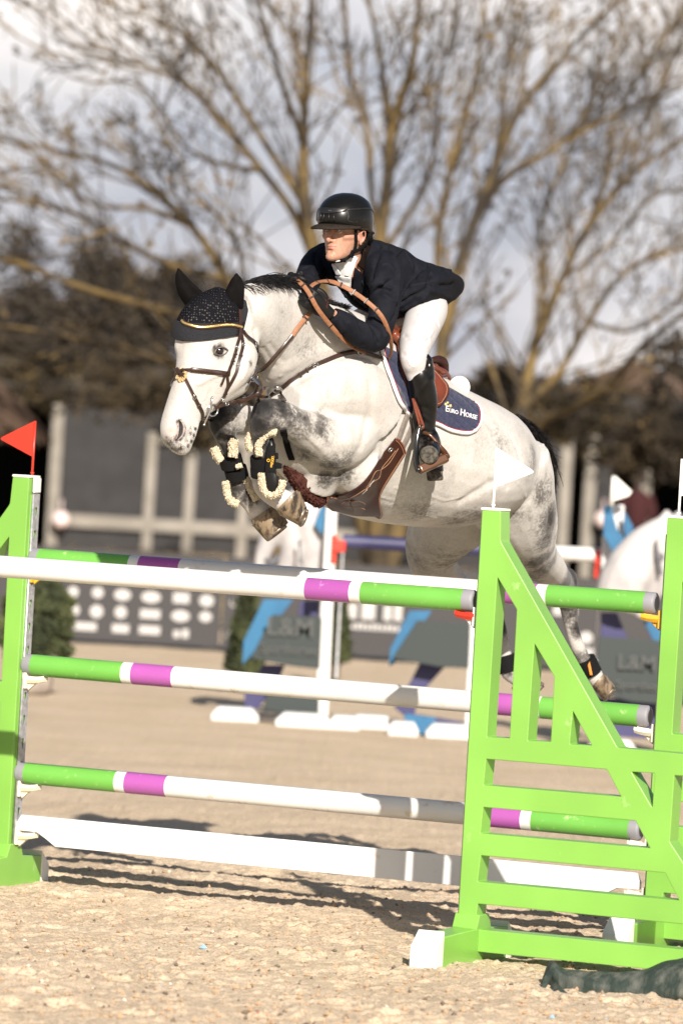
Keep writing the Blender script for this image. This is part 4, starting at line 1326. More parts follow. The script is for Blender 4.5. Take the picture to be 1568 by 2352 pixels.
def HP(u_, v_, s_):
    """point in head space: u_ 0..1 along sections, v_ dorsal(+)/ventral(-), s_ left(+)"""
    k_ = min(int(u_ * (len(rings) - 1)), len(rings) - 1)
    rg = rings[k_]; c = sum(rg, Vector()) / len(rg)
    V_ = rg[0] - c; W_ = rg[8] - c
    return c + V_ * v_ + W_ * s_
# lower lip and chin
limb(mb, [(447, 965, 21.36, .022), (438, 995, 21.34, .024), (430, 1018, 21.33, .02), (424, 1026, 21.33, .012)], 4, 12)
# jowl
limb(mb, [(560, 800, 21.45, .05), (548, 850, 21.42, .055), (500, 905, 21.4, .035)], 4, 16)
# near foreleg
limb(mb, [(800, 985, 22.02, .13), (770, 1015, 21.92, .118), (725, 998, 21.82, .088), (680, 975, 21.73, .066), (642, 956, 21.66, .063), (620, 953, 21.62, .064), (608, 962, 21.60, .060),
          (600, 985, 21.61, .044), (599, 1010, 21.63, .034), (601, 1050, 21.66, .031), (603, 1085, 21.68, .036), (606, 1108, 21.70, .046), (616, 1126, 21.71, .045), (632, 1140, 21.72, .042), (650, 1150, 21.73, .045), (664, 1158, 21.73, .046)])
limb(mb, [(620, 930, 21.63, .03), (600, 940, 21.595, .034), (596, 962, 21.58, .03)], 4)
limb(mb, [(850, 960, 22.12, .15), (800, 900, 22.0, .15), (740, 900, 21.9, .12), (690, 930, 21.85, .08)], 4)   # shoulder
limb(mb, [(820, 1080, 22.1, .12), (760, 1060, 22.0, .09), (720, 1100, 22.05, .10)], 4)
# far foreleg
limb(mb, [(690, 985, 22.10, .11), (640, 985, 21.98, .09), (590, 970, 21.86, .062), (552, 964, 21.78, .060), (524, 958, 21.73, .060), (511, 970, 21.71, .056),
          (516, 995, 21.72, .045), (526, 1020, 21.74, .034), (535, 1050, 21.76, .030), (543, 1085, 21.79, .033), (550, 1112, 21.81, .043), (560, 1134, 21.82, .040), (577, 1154, 21.83, .038), (592, 1172, 21.84, .043), (603, 1184, 21.85, .046)])
limb(mb, [(530, 945, 21.73, .03), (505, 950, 21.70, .034), (497, 972, 21.69, .03)], 4)
# near hind leg
limb(mb, [(1150, 1060, 22.95, .20), (1168, 1130, 23.02, .195), (1198, 1200, 23.12, .150), (1217, 1262, 23.32, .108), (1262, 1310, 23.65, .072), (1288, 1345, 23.86, .055), (1302, 1375, 23.93, .045), (1308, 1420, 23.96, .033), (1322, 1475, 23.98, .030), (1342, 1520, 24.0, .032), (1358, 1545, 24.02, .040), (1370, 1562, 24.03, .036), (1380, 1575, 24.04, .038)])
limb(mb, [(1272, 1322, 23.75, .04), (1303, 1322, 23.88, .034), (1307, 1345, 23.92, .036), (1308, 1375, 23.95, .03)], 4)
# far hind leg
limb(mb, [(1110, 1090, 23.15, .19), (1060, 1160, 23.25, .18), (1010, 1225, 23.42, .14), (990, 1275, 23.62, .105), (1010, 1320, 23.85, .09), (1060, 1365, 24.0, .065), (1115, 1400, 24.1, .052), (1140, 1435, 24.12, .038), (1152, 1480, 24.14, .032), (1160, 1515, 24.15, .033), (1168, 1540, 24.15, .04), (1185, 1556, 24.15, .036), (1200, 1565, 24.15, .038)])
limb(mb, [(1085, 1370, 24.05, .04), (1128, 1378, 24.12, .035), (1140, 1405, 24.14, .03)], 4)
body = remeshed(mb, 'body', .0072, None, None, 7, .5)
# ---- sculpt
eyeN = HP(.245, .38, .92); 
def surf(px, py, obj_bvh, off=0.0):
    r = ray(px, py).normalized()
    h, nrm, i, dist = obj_bvh.ray_cast(CL, r)
    return (h + nrm * off, nrm) if h is not None else (None, None)
def make_bvh(o):
    c = get_co(o); return BVHTree.FromPolygons([tuple(x) for x in c], [tuple(p.vertices) for p in o.data.polygons])
bvh0 = make_bvh(body)
def S0(px, py): return surf(px, py, bvh0)[0]
E = S0(505, 806)
items = [(E, .030, -.012), (S0(502, 790), .020, .009), (S0(486, 798), .016, .004), (S0(505, 822), .014, .003)]
far_eye = E - SV * .185
items += [(far_eye, .030, -.010), (S0(407, 796), .024, .010)]
nos = S0(411, 985)
items += [(S0(426, 985), .010, .007), (S0(423, 1003), .010, .005), (S0(414, 962), .009, .006), (S0(399, 984), .010, .006), (S0(396, 1003), .010, .005), (S0(404, 1022), .015, -.003), (S0(520, 870), .045, .006)]
for q_ in ((411, 971), (416, 979), (417, 989), (414, 999), (408, 1008)):
    items.append((S0(*q_), .0105, -.013))
gauss_push(body, items)
line_push(body, [S0(*p) for p in ((520, 850), (480, 868), (455, 882))], .010, .006)        # facial crest
line_push(body, [S0(*p) for p in ((440, 985), (433, 1000), (428, 1016))], .005, -.006)     # mouth line
line_push(body, [S0(*p) for p in ((565, 760), (572, 800), (570, 840), (556, 870))], .010, .004)
line_push(body, [S0(*p) for p in ((585, 760), (592, 800), (598, 838), (612, 868))], .014, -.008)
line_push(body, [S0(*p) for p in ((612, 870), (650, 850), (700, 822), (760, 800))], .030, .008)   # neck muscle
line_push(body, [S0(*p) for p in ((640, 895), (690, 870), (740, 850), (800, 845))], .025, -.010)
line_push(body, [S0(*p) for p in ((790, 840), (775, 900), (785, 960), (800, 1010))], .030, .010)
line_push(body, [S0(*p) for p in ((690, 958), (740, 975), (780, 1000))], .014, -.008)
line_push(body, [S0(*p) for p in ((660, 960), (720, 1010), (765, 1060))], .012, .005)
line_push(body, [S0(*p) for p in ((850, 880), (845, 960), (820, 1040), (780, 1090))], .020, -.008)
line_push(body, [S0(*p) for p in ((1110, 960), (1150, 1020), (1160, 1080))], .022, -.007)
line_push(body, [S0(*p) for p in ((1060, 1150), (1110, 1120), (1150, 1100))], .022, -.010)
line_push(body, [S0(*p) for p in ((1090, 1190), (1000, 1205))], .015, -.004)
line_push(body, [S0(*p) for p in ((1255, 1100), (1262, 1180), (1250, 1240))], .016, -.008)
line_push(body, [S0(*p) for p in ((595, 935), (600, 975))], .012, .004)
for vein in (((1000, 1190), (950, 1178), (905, 1150), (870, 1140)), ((720, 950), (745, 985), (770, 1040)), ((905, 1120), (960, 1130), (1020, 1150), (1070, 1140)), ((700, 1000), (735, 1030), (750, 1075)), ((1190, 1110), (1215, 1160), (1225, 1215)), ((640, 860), (690, 905), (720, 950)), ((470, 860), (478, 890), (470, 915))):
    line_push(body, [S0(*p) for p in vein], .0065, .0032)
for fold in (((1120, 1010), (1150, 1060), (1165, 1120)), ((1095, 1040), (1120, 1100), (1130, 1150)), ((605, 800), (630, 840)), ((620, 790), (650, 830)), ((880, 1010), (870, 1080), (845, 1120)), ((1170, 1000), (1195, 1060))):
    line_push(body, [S0(*p) for p in fold], .011, -.0045)
# ---- coat colouring (grey pigment: dark knees, mottled haunch, elbow; body's shade painted on far thigh)
co_ = get_co(body)
att = np.zeros(len(co_))
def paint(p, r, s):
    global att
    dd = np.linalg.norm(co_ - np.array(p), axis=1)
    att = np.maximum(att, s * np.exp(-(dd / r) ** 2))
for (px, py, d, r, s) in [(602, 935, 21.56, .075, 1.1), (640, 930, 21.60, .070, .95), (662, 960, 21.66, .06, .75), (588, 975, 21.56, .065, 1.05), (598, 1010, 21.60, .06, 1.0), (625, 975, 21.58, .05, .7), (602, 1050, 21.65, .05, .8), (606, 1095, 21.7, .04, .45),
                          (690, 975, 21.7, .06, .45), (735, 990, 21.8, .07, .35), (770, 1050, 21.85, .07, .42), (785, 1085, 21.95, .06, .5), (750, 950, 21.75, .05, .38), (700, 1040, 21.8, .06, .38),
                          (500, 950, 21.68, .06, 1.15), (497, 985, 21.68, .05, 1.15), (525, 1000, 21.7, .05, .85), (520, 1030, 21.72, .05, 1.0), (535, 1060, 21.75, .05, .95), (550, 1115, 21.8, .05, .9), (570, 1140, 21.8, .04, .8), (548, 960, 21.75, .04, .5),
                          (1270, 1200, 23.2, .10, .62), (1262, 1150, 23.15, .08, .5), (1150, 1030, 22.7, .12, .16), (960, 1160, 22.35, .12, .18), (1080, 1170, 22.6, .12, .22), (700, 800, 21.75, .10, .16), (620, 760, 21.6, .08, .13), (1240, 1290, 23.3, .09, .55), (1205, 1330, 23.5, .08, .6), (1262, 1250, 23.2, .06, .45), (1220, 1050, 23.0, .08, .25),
                          (1310, 1325, 23.88, .10, 1.1), (1300, 1338, 23.72, .075, 1.0), (1308, 1370, 23.9, .085, 1.0), (1328, 1440, 23.95, .045, .9), (1310, 1400, 23.95, .06, .7), (985, 1250, 23.5, .16, .30), (1050, 1240, 23.4, .16, .42), (1335, 1510, 24, .04, .9),  # mild grey over the far hind thigh stands for the body's shadow
                          (1130, 1395, 24.1, .06, .9), (1165, 1440, 24.1, .05, .8), (1170, 1545, 24.1, .03, .4)]:
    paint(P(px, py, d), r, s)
for (px, py, r, s) in [(505, 806, .026, .8), (494, 800, .012, .6), (418, 980, .013, 1.2), (419, 994, .013, 1.2), (412, 1006, .013, 1.2), (412, 970, .010, 1.2), (449, 985, .006, .9), (446, 1000, .006, .9), (440, 1014, .007, .9), (432, 1024, .007, .8), (415, 1030, .012, .6), (385, 1028, .012, .6), (404, 1012, .012, .5), (390, 1018, .02, .5), (400, 1032, .022, .45), (383, 1005, .008, .35), (438, 995, .006, .5), (430, 1012, .007, .5),
                       (575, 835, .014, .3), (655, 985, .02, .5)]:
    h = S0(px, py)
    if h is not None: paint(h, r, s)
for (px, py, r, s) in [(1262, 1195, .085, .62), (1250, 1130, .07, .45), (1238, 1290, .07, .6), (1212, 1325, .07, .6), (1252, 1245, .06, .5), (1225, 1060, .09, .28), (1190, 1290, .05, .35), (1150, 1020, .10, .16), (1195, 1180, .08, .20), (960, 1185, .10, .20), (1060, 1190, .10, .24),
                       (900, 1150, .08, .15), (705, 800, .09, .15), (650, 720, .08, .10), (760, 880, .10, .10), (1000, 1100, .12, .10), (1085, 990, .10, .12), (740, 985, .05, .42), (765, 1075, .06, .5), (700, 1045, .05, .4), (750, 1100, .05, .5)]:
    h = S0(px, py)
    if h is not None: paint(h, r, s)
# the off side stays in the same grey
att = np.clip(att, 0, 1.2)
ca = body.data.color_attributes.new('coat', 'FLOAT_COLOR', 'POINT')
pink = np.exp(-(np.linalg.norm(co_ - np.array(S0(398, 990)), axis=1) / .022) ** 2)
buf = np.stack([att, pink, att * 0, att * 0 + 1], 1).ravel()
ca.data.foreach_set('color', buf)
CM = bpy.data.materials.new('grey_horse_coat'); CM.use_nodes = True
t = CM.node_tree; b = t.nodes['Principled BSDF']; b.inputs['Roughness'].default_value = .62; b.inputs['Specular IOR Level'].default_value = .25
b.inputs['Sheen Weight'].default_value = .15
at = t.nodes.new('ShaderNodeAttribute'); at.attribute_name = 'coat'
co = t.nodes.new('ShaderNodeTexCoord')
sepc = t.nodes.new('ShaderNodeSeparateColor'); t.links.new(at.outputs['Color'], sepc.inputs['Color'])
nA = nz(16, 5, .6); nB = nz(85, 4, .65); nC = nz(5, 3, .5)
def math_(op, a_, b_=None):
    m_ = t.nodes.new('ShaderNodeMath'); m_.operation = op
    for i, x in enumerate((a_, b_)):
        if x is None: continue
        if isinstance(x, (int, float)): m_.inputs[i].default_value = x
        else: t.links.new(x, m_.inputs[i])
    return m_.outputs[0]
# keep nz() working on this tree
sA = math_('SUBTRACT', nA.outputs['Fac'], .5); sB = math_('SUBTRACT', nB.outputs['Fac'], .5)
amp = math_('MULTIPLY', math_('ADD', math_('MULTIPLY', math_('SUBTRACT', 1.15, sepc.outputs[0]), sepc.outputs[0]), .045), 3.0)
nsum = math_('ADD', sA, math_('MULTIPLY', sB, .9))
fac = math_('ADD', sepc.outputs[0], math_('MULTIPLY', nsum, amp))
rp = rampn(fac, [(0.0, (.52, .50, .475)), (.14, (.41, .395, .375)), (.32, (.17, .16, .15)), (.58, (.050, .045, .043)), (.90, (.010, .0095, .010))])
c4 = rampn(nC.outputs['Fac'], [(.3, (.86, .84, .82)), (.7, (1.05, 1.05, 1.05))])
m4 = mixn(rp.outputs['Color'], c4.outputs['Color'], 1.0, 'MULTIPLY')
fl = rampn(nz(120, 6, .75).outputs['Fac'], [(.28, (.74, .68, .62)), (.50, (1, 1, 1))])
m5 = mixn(m4.outputs['Result'], fl.outputs['Color'], 1.0, 'MULTIPLY')
pk = t.nodes.new('ShaderNodeRGB'); pk.outputs[0].default_value = (.62, .30, .25, 1)
m6 = mixn(m5.outputs['Result'], pk.outputs[0], math_('MULTIPLY', sepc.outputs[1], .5))
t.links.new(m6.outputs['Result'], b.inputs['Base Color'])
mpf = t.nodes.new('ShaderNodeMapping'); mpf.inputs['Scale'].default_value = (1, 1, .25); t.links.new(co.outputs['Object'], mpf.inputs['Vector'])
nF = t.nodes.new('ShaderNodeTexNoise'); nF.inputs['Scale'].default_value = 420; t.links.new(mpf.outputs['Vector'], nF.inputs['Vector'])
bp = t.nodes.new('ShaderNodeBump'); bp.inputs['Strength'].default_value = .25; bp.inputs['Distance'].default_value = .002
bp2 = t.nodes.new('ShaderNodeBump'); bp2.inputs['Strength'].default_value = .35; bp2.inputs['Distance'].default_value = .012
nG = t.nodes.new('ShaderNodeTexNoise'); nG.inputs['Scale'].default_value = 11; nG.inputs['Detail'].default_value = 3; t.links.new(co.outputs['Object'], nG.inputs['Vector'])
t.links.new(nG.outputs['Fac'], bp2.inputs['Height']); t.links.new(nF.outputs['Fac'], bp.inputs['Height']); t.links.new(bp2.outputs['Normal'], bp.inputs['Normal'])
t.links.new(bp.outputs['Normal'], b.inputs['Normal'])
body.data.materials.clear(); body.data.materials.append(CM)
body.parent = HORSE; body.matrix_parent_inverse = Matrix.Translation(HORSE.location).inverted()
BV = make_bvh(body)
def S(px, py, off=0.0): return surf(px, py, BV, off)
# eyes
EYE = mat('horse_eye', (.006, .003, .002), .05, 0, (.022, .008, .005), 60, .45, .6, coat=1.0)
for k_, e_ in enumerate((E, far_eye)):
    mb = MB(); c = (S(505, 806)[0] if k_ == 0 else far_eye)
    nn_ = SV if k_ == 0 else -SV
    mb.ball(c - nn_ * .0075, .0195, 20)
    mb.build('eye', EYE, HORSE)
# nostril: dark opening with a raised rim
NOSM = mat('nostril_dark', (.012, .009, .009), .7)
left_ = spline([(411, 966), (410, 976), (410, 988), (408, 1000), (403, 1011)], 5); right_ = spline([(412, 964), (419, 970), (423, 983), (419, 1000), (405, 1014)], 5)
V_ = []; k_n = 6
for a_, b_ in zip(left_, right_):
    for j in range(k_n + 1):
        f = j / k_n; h, n_ = S(a_[0] * (1 - f) + b_[0] * f, a_[1] * (1 - f) + b_[1] * f); V_.append(h + n_ * .0006)
mb = MB(); mb.add(V_, [(i * (k_n + 1) + j, i * (k_n + 1) + j + 1, (i + 1) * (k_n + 1) + j + 1, (i + 1) * (k_n + 1) + j) for i in range(len(left_) - 1) for j in range(k_n)])
nos_o = mb.build('nostril', NOSM, HORSE); md = nos_o.modifiers.new('s', 'SOLIDIFY'); md.thickness = .001; md.offset = 0
RIMM = mat('muzzle_skin', (.20, .17, .16), .6, 0, (.38, .30, .27), 60, .4, .6)
mb = MB(); pp_ = [S(*q)[0] for q in right_[1:-1]]; mb.tube(pp_, [.0015 + .0032 * sin(pi * i / (len(pp_) - 1)) for i in range(len(pp_))], 8)
pp_ = [S(*q)[0] for q in left_[1:-1]]; mb.tube(pp_, [.001 + .0018 * sin(pi * i / (len(pp_) - 1)) for i in range(len(pp_))], 8); mb.build('nostril_rim', RIMM, HORSE)
# eyelids near eye
LID = mat('eyelid_skin', (.05, .042, .04), .6, 0, (.14, .12, .11), 90, .4, .6)
for pts, w_ in (([(490, 812), (494, 803), (502, 797.5), (511, 797), (518, 801), (522, 804)], .0028), ([(490, 812), (498, 815), (508, 815.5), (516, 811), (522, 804)], .0020)):
    mb = MB(); pp = []
    for px, py in spline(pts, 4):
        h, n_ = S(px, py, .001); q = h
        pp.append(q + SV * .006)
    mb.tube(pp, w_, 8); mb.build('eyelid', LID, HORSE)
# ears are inside the bonnet; hooves
HOOF = mat('hoof_horn', (.22, .16, .10), .45, 0, (.035, .025, .018), 34, .46, .60, 6, .4, 120, stretch=(1, 1, .35), coat=.15)
IRON = mat('horseshoe_steel', (.30, .27, .23), .45, .7, (.16, .11, .07), 80, .4, .6)
def hoof(A1, A2, B1, B2, d0, d1, rA, rB, dv=Vector((.25, 1, .1))):
    """A1,A2: toe and heel side of the coronet, B1,B2: of the sole"""
    dv = dv.normalized(); rings_ = []
    a1, a2, b1, b2 = P(*A1, d0), P(*A2, d0), P(*B1, d1), P(*B2, d1)
    ax_ = ((b1 + b2) - (a1 + a2)).normalized()
    for f, k in ((-.25, .86), (-.05, .97), (.0, 1.04), (.07, 1.0), (.5, 1.0), (.93, 1.0), (1.0, .985)):
        p1 = a1.lerp(b1, f); p2 = a2.lerp(b2, f); r = rA + (rB - rA) * f
        c = (p1 + p2) / 2; V_ = (p1 - p2) / 2
        rings_.append(ring(c, V_ * k, (dv - V_.normalized() * dv.dot(V_.normalized())).normalized() * r * k, 32))
    c = (b1 + b2) / 2; V_ = (b1 - b2) / 2; W_ = (dv - V_.normalized() * dv.dot(V_.normalized())).normalized() * rB
    rings_.append(ring(c - ax_ * .012, V_ * .7, W_ * .7, 32))
    m_ = MB(); m_.loft(rings_); o_ = m_.build('hoof', HOOF, HORSE, True, 50)
    m_ = MB()
    rr_ = [c + ax_ * .003 + V_ * .86 * cos(th) + W_ * .86 * sin(th) for th in [-2.5 + 5.0 * k / 20 for k in range(21)]]
    m_.tube(rr_, .0075, 8); m_.build('horseshoe', IRON, o_)
hoof((643, 1184), (689, 1130), (688, 1208), (703, 1164), 21.71, 21.74, .041, .046)
hoof((580, 1207), (640, 1166), (610, 1241), (662, 1200), 21.83, 21.84, .041, .046)
hoof((1363, 1585), (1392, 1552), (1385, 1608), (1412, 1577), 24.03, 24.06, .042, .052)
hoof((1180, 1588), (1212, 1548), (1212, 1602), (1250, 1570), 24.14, 24.16, .042, .052)
# mane and forelock hair, tail
HAIR = mat('dark_hair', (.008, .007, .008), .55, 0, (.045, .04, .04), 60, .5, .75, spec=.2)
def hair(name, roots, m, parent, seed, width=.0022, nseg=5):
    rnd = random.Random(seed); segs = []
    for p, dr, L_, sag in roots:
        cur = Vector(p); dd = Vector(dr).normalized()
        for i in range(nseg):
            dd = (dd + Vector((rnd.gauss(0, .08), rnd.gauss(0, .08), rnd.gauss(0, .08) - sag))).normalized()
            q = cur + dd * L_ / nseg
            segs.append((cur, q, width * (1 - i / nseg * .6), width * (1 - (i + 1) / nseg * .7))); cur = q
    return segs_mesh(name, segs, m, parent, 3)
rs = random.Random(4); roots = []
crest = spline([(545, 652), (560, 646), (595, 640), (630, 642), (660, 652), (690, 670), (722, 688), (755, 703), (790, 712)], 6)
for px, py in crest:
    # find crest point: walk down until the ray meets the neck
    hit = None
    for k in range(24):
        h, n_ = S(px, py - 6 + k * 1.5)
        if h is not None: hit = h; break
    if hit is None: continue
    f = (px - 545) / 245
    for k in range(52):
        base = hit + Vector((rs.gauss(0, .010), rs.uniform(-.01, .05), rs.gauss(0, .002)))
        L_ = rs.uniform(.075, .10) * (1.15 if px < 600 else (1 if px < 650 else .26))
        dr = Vector((.85 + rs.gauss(0, .10), .30, .42 + rs.gauss(0, .08))) if px < 665 else Vector((.7 + rs.gauss(0, .2), .2, .35))
        if k % 4 == 0 and px < 665: dr = Vector((.8 + rs.gauss(0, .1), -.55, .15))
        roots.append((base, dr, L_, .16 if px < 665 else .05))
hair('mane', roots, HAIR, HORSE, 9, .0019)
roots = []
tpath = spline([(1180, 966, 23.12), (1212, 988, 23.2), (1238, 1022, 23.28), (1250, 1062, 23.36), (1250, 1110, 23.46), (1236, 1180, 23.52)], 8)
for k in range(1500):
    i_ = rs.randrange(len(tpath) - 8); q = tpath[i_]; q2 = tpath[i_ + 6]
    base = P(*q) + Vector((rs.gauss(0, .016), rs.gauss(0, .03), rs.gauss(0, .014)))
    dr = P(*q2) - P(*q)
    roots.append((base, dr.normalized() + Vector((rs.gauss(.04, .07), rs.gauss(0, .08), rs.gauss(0, .05))), rs.uniform(.08, .17), .05))
hair('tail', roots, HAIR, HORSE, 12, .0024, 6)
mb = MB(); limb(mb, [(1180, 972, 23.12, .022), (1212, 996, 23.2, .030), (1234, 1030, 23.28, .032), (1244, 1070, 23.36, .032), (1242, 1125, 23.46, .032), (1246, 1200, 23.46, .036), (1240, 1290, 23.5, .03)], 5, 14)
mb.build('tail_core', HAIR, HORSE)
# whiskers
segs = []
for k in range(46):
    px = rs.uniform(372, 446); py = rs.uniform(1000, 1036) if px < 425 else rs.uniform(975, 1030)
    h, n_ = S(px, py)
    if h is None: continue
    dr = (n_ + Vector((rs.gauss(0, .3), -.1, -.5))).normalized(); L_ = rs.uniform(.02, .055)
    mid_ = h + dr * L_ * .5; e_ = mid_ + (dr + Vector((.0, 0, -.35))).normalized() * L_ * .5
    segs += [(h, mid_, .0005, .0004), (mid_, e_, .0004, .0002)]
segs_mesh('whiskers', segs, HAIR, HORSE, 3)
# ------------------------------------------------------------------ tack
def Z1(x, y): return (343 + x * .3125, 588 + y * .3125)
def Z2(x, y): return (649.2 + x * .2734, 416.5 + y * .2734)
def Z3(x, y): return (343 + x * .2734, 857.4 + y * .2734)
def Z4(x, y): return (796.2 + x * .2734, 704.3 + y * .2734)
def Z5(x, y): return (612.4 + x * .3125, 888 + y * .3125)
LEA = mat('dark_brown_leather', (.022, .010, .007), .38, 0, (.045, .018, .011), 60, .4, .7, bump=.2, bscale=300, coat=.2, bdist=.001)
LEA2 = mat('tan_web_rein', (.29, .125, .058), .65, 0, (.24, .10, .046), 90, .4, .6, bump=.4, bscale=350, bdist=.001)
LEA3 = mat('chestnut_saddle_leather', (.17, .038, .014), .33, 0, (.10, .024, .011), 12, .4, .7, bump=.15, bscale=200, coat=.3, bdist=.001)
LEA4 = mat('mahogany_leather', (.042, .014, .010), .42, 0, (.026, .009, .007), 14, .4, .7, bump=.15, bscale=200, coat=.0, bdist=.001, spec=.3)
STITCH = mat('tan_stitching', (.38, .20, .11), .7)
STEEL = mat('polished_steel', (.62, .62, .63), .18, 1.0)
GOLD = mat('gold_beads', (.62, .38, .10), .25, .7, (.75, .55, .25), 300, .4, .6)
BLKF = mat('black_cloth', (.004, .004, .0045), .9, spec=.2)
FLEECE = mat('cream_sheepskin', (.60, .53, .40), .95, 0, (.46, .39, .27), 70, .4, .65, bump=.8, bscale=160, bdist=.004, spec=.1)
BFLEECE = mat('brown_sheepskin', (.075, .03, .024), .95, 0, (.04, .015, .012), 50, .4, .65, bump=.4, bscale=120, bdist=.005, spec=.03)

def on(px, py, off=.004, d=None):
    h, n_ = S(px, py, 0)
    if h is None or (d is not None and abs(h.y - d - DOFF) > .6):
        q = P(px, py, d if d else 21.8)
        h, n_, i_, ds_ = BV.find_nearest(q)
    return h + n_ * off, n_
def strap_on(name, pts, w, th, m, parent, off=.003, n=6, d=None, buckle=None):
    pp = []; nn_ = []
    for q in spline(pts, n):
        h, nr = on(q[0], q[1], off, d)
        pp.append(h); nn_.append(nr)
    # smooth the path a little
    for _ in range(2):
        pp = [pp[0]] + [(pp[i - 1] + pp[i] * 2 + pp[i + 1]) / 4 for i in range(1, len(pp) - 1)] + [pp[-1]]
        nn_ = [nn_[0]] + [((nn_[i - 1] + nn_[i] * 2 + nn_[i + 1]) / 4).normalized() for i in range(1, len(nn_) - 1)] + [nn_[-1]]
    mb = MB(); mb.strap(pp, nn_, w, th)
    return mb.build(name, m, parent, True, 50), pp, nn_
def strap_air(name, pts, w, th, m, parent, nrm=Vector((-.3, -1, .25)), n=6):
    """pts with own depth (px,py,d)"""
    sp_ = spline(pts, n); pp = [P(*q[:3]) for q in sp_]
    mb = MB(); mb.strap(pp, [nrm.normalized()] * len(pp), w, th)
    return mb.build(name, m, parent, True, 50), pp
def buckle(p, t_, nr, w, parent, m=None, name='buckle'):
    t_ = t_.normalized(); b_ = t_.cross(nr).normalized(); mb = MB()
    pts = [p + t_ * w * .75 * cos(a_) + b_ * w * .65 * sin(a_) + nr * .002 for a_ in [2 * pi * k / 12 for k in range(13)]]
    mb.tube(pts, .0016, 6); mb.tube([p - t_ * w * .7 + nr * .003, p + t_ * w * .7 + nr * .004], .0012, 6)
    return mb.build(name, m or STEEL, parent)
def keeper(p, t_, nr, w, parent, m=None):
    t_ = t_.normalized(); b_ = t_.cross(nr).normalized(); mb = MB()
    mb.box(p + nr * .0015, t_ * .0035, b_ * (w * .62), nr * .004)
    return bevel(mb.build('keeper', m or LEA, parent, True, 40), .001)
def ringt(c, r, nrm, m, parent, th=.0022, name='ring', n=20, ell=1.0):
    nrm = nrm.normalized(); a_ = nrm.orthogonal().normalized(); b_ = nrm.cross(a_); mb = MB()
    mb.tube([c + a_ * r * cos(2 * pi * k / n) + b_ * r * ell * sin(2 * pi * k / n) for k in range(n + 1)], th, 8, False)
    return mb.build(name, m, parent)

# ---- bonnet: a shell cut from the head surface by planes
HC = sum(rings[int(len(rings) * .25)], Vector()) / 32
def mirH(p): return p - SV * (2 * (p - HC).dot(SV))
BON = thing('ear_bonnet', 'black crochet ear bonnet with tall black ears on the horse head', 'ear bonnet', HC)
def head_shell(off, planes):
    """planes: (point, normal) keep the side the normal points to"""
    bm = bmesh.new(); c = get_co(body)
    sel = np.linalg.norm(c - np.array(HC), axis=1) < .34
    bm.from_mesh(body.data)
    bm.verts.ensure_lookup_table()
    bmesh.ops.delete(bm, geom=[v for v in bm.verts if not sel[v.index]], context='VERTS')
    for p, n_ in planes:
        bmesh.ops.bisect_plane(bm, geom=bm.verts[:] + bm.edges[:] + bm.faces[:], plane_co=p, plane_no=-n_, clear_outer=True)
    bm.normal_update()
    ns = [v.normal.copy() for v in bm.verts]
    for v, n_ in zip(bm.verts, ns): v.co += n_ * off
    return bm
def plane3(a_, b_, c_, inside):
    n_ = (b_ - a_).cross(c_ - a_).normalized()
    if (inside - a_).dot(n_) < 0: n_ = -n_
    return (a_, n_)
q1 = on(*Z1(243, 585))[0]; q2 = on(*Z1(380, 626))[0]; q3 = on(*Z1(640, 588))[0]
q2f = on(*Z1(330, 618))[0]
fore = on(*Z1(430, 400))[0]
pl_low = plane3(q3, q2, mirH(q3) if True else q1, fore)
b1_ = on(*Z1(655, 515))[0]; b2_ = on(*Z1(420, 525))[0]
pl_brow = plane3(b1_, b2_, mirH(b1_), fore)
k1 = on(*Z1(665, 600))[0]; k2 = on(*Z1(718, 400))[0]
pl_side = plane3(k1, k2, mirH(k1), fore)
bk1 = on(*Z1(700, 340))[0]; bk2 = on(*Z1(640, 255))[0]
pl_back = plane3(bk1, bk2, mirH(bk1), fore)
def shell_obj(name, off, planes, m, thick, parent):
    bm = head_shell(off, planes)
    me_ = bpy.data.meshes.new(name); bm.to_mesh(me_); bm.free(); me_.materials.clear(); me_.materials.append(m)
    for a_ in list(me_.color_attributes): me_.color_attributes.remove(a_)
    me_.polygons.foreach_set('use_smooth', [True] * len(me_.polygons))
    o_ = link(bpy.data.objects.new(name, me_), parent)
    if thick:
        md = o_.modifiers.new('t', 'SOLIDIFY'); md.thickness = thick; md.offset = 1
    return o_
NET = bpy.data.materials.new('crochet_net'); NET.use_nodes = True
t = NET.node_tree; b = t.nodes['Principled BSDF']; b.inputs['Specular IOR Level'].default_value = .1; b.inputs['Base Color'].default_value = (.006, .006, .008, 1); b.inputs['Roughness'].default_value = .9
co = t.nodes.new('ShaderNodeTexCoord'); vo = t.nodes.new('ShaderNodeTexVoronoi'); vo.inputs['Scale'].default_value = 98; vo.inputs['Randomness'].default_value = .35
t.links.new(co.outputs['Object'], vo.inputs['Vector'])
gt = t.nodes.new('ShaderNodeMath'); gt.operation = 'LESS_THAN'; gt.inputs[1].default_value = .275
t.links.new(vo.outputs['Distance'], gt.inputs[0])
tr = t.nodes.new('ShaderNodeBsdfTransparent'); ms_ = t.nodes.new('ShaderNodeMixShader')
t.links.new(gt.outputs[0], ms_.inputs['Fac']); t.links.new(b.outputs[0], ms_.inputs[1]); t.links.new(tr.outputs[0], ms_.inputs[2])
t.links.new(ms_.outputs[0], t.nodes['Material Output'].inputs['Surface'])
KNIT = mat('knitted_cotton', (.006, .0065, .009), .95, 0, (.014, .015, .02), 180, .4, .6, bump=.9, bscale=330, bdist=.003)
shell_obj('crochet_crown', .006, [pl_brow, pl_side, pl_back], NET, 0, BON)
shell_obj('knitted_border', .006, [pl_low, (pl_brow[0] + pl_brow[1] * .012, -pl_brow[1]), pl_side], KNIT, .004, BON)
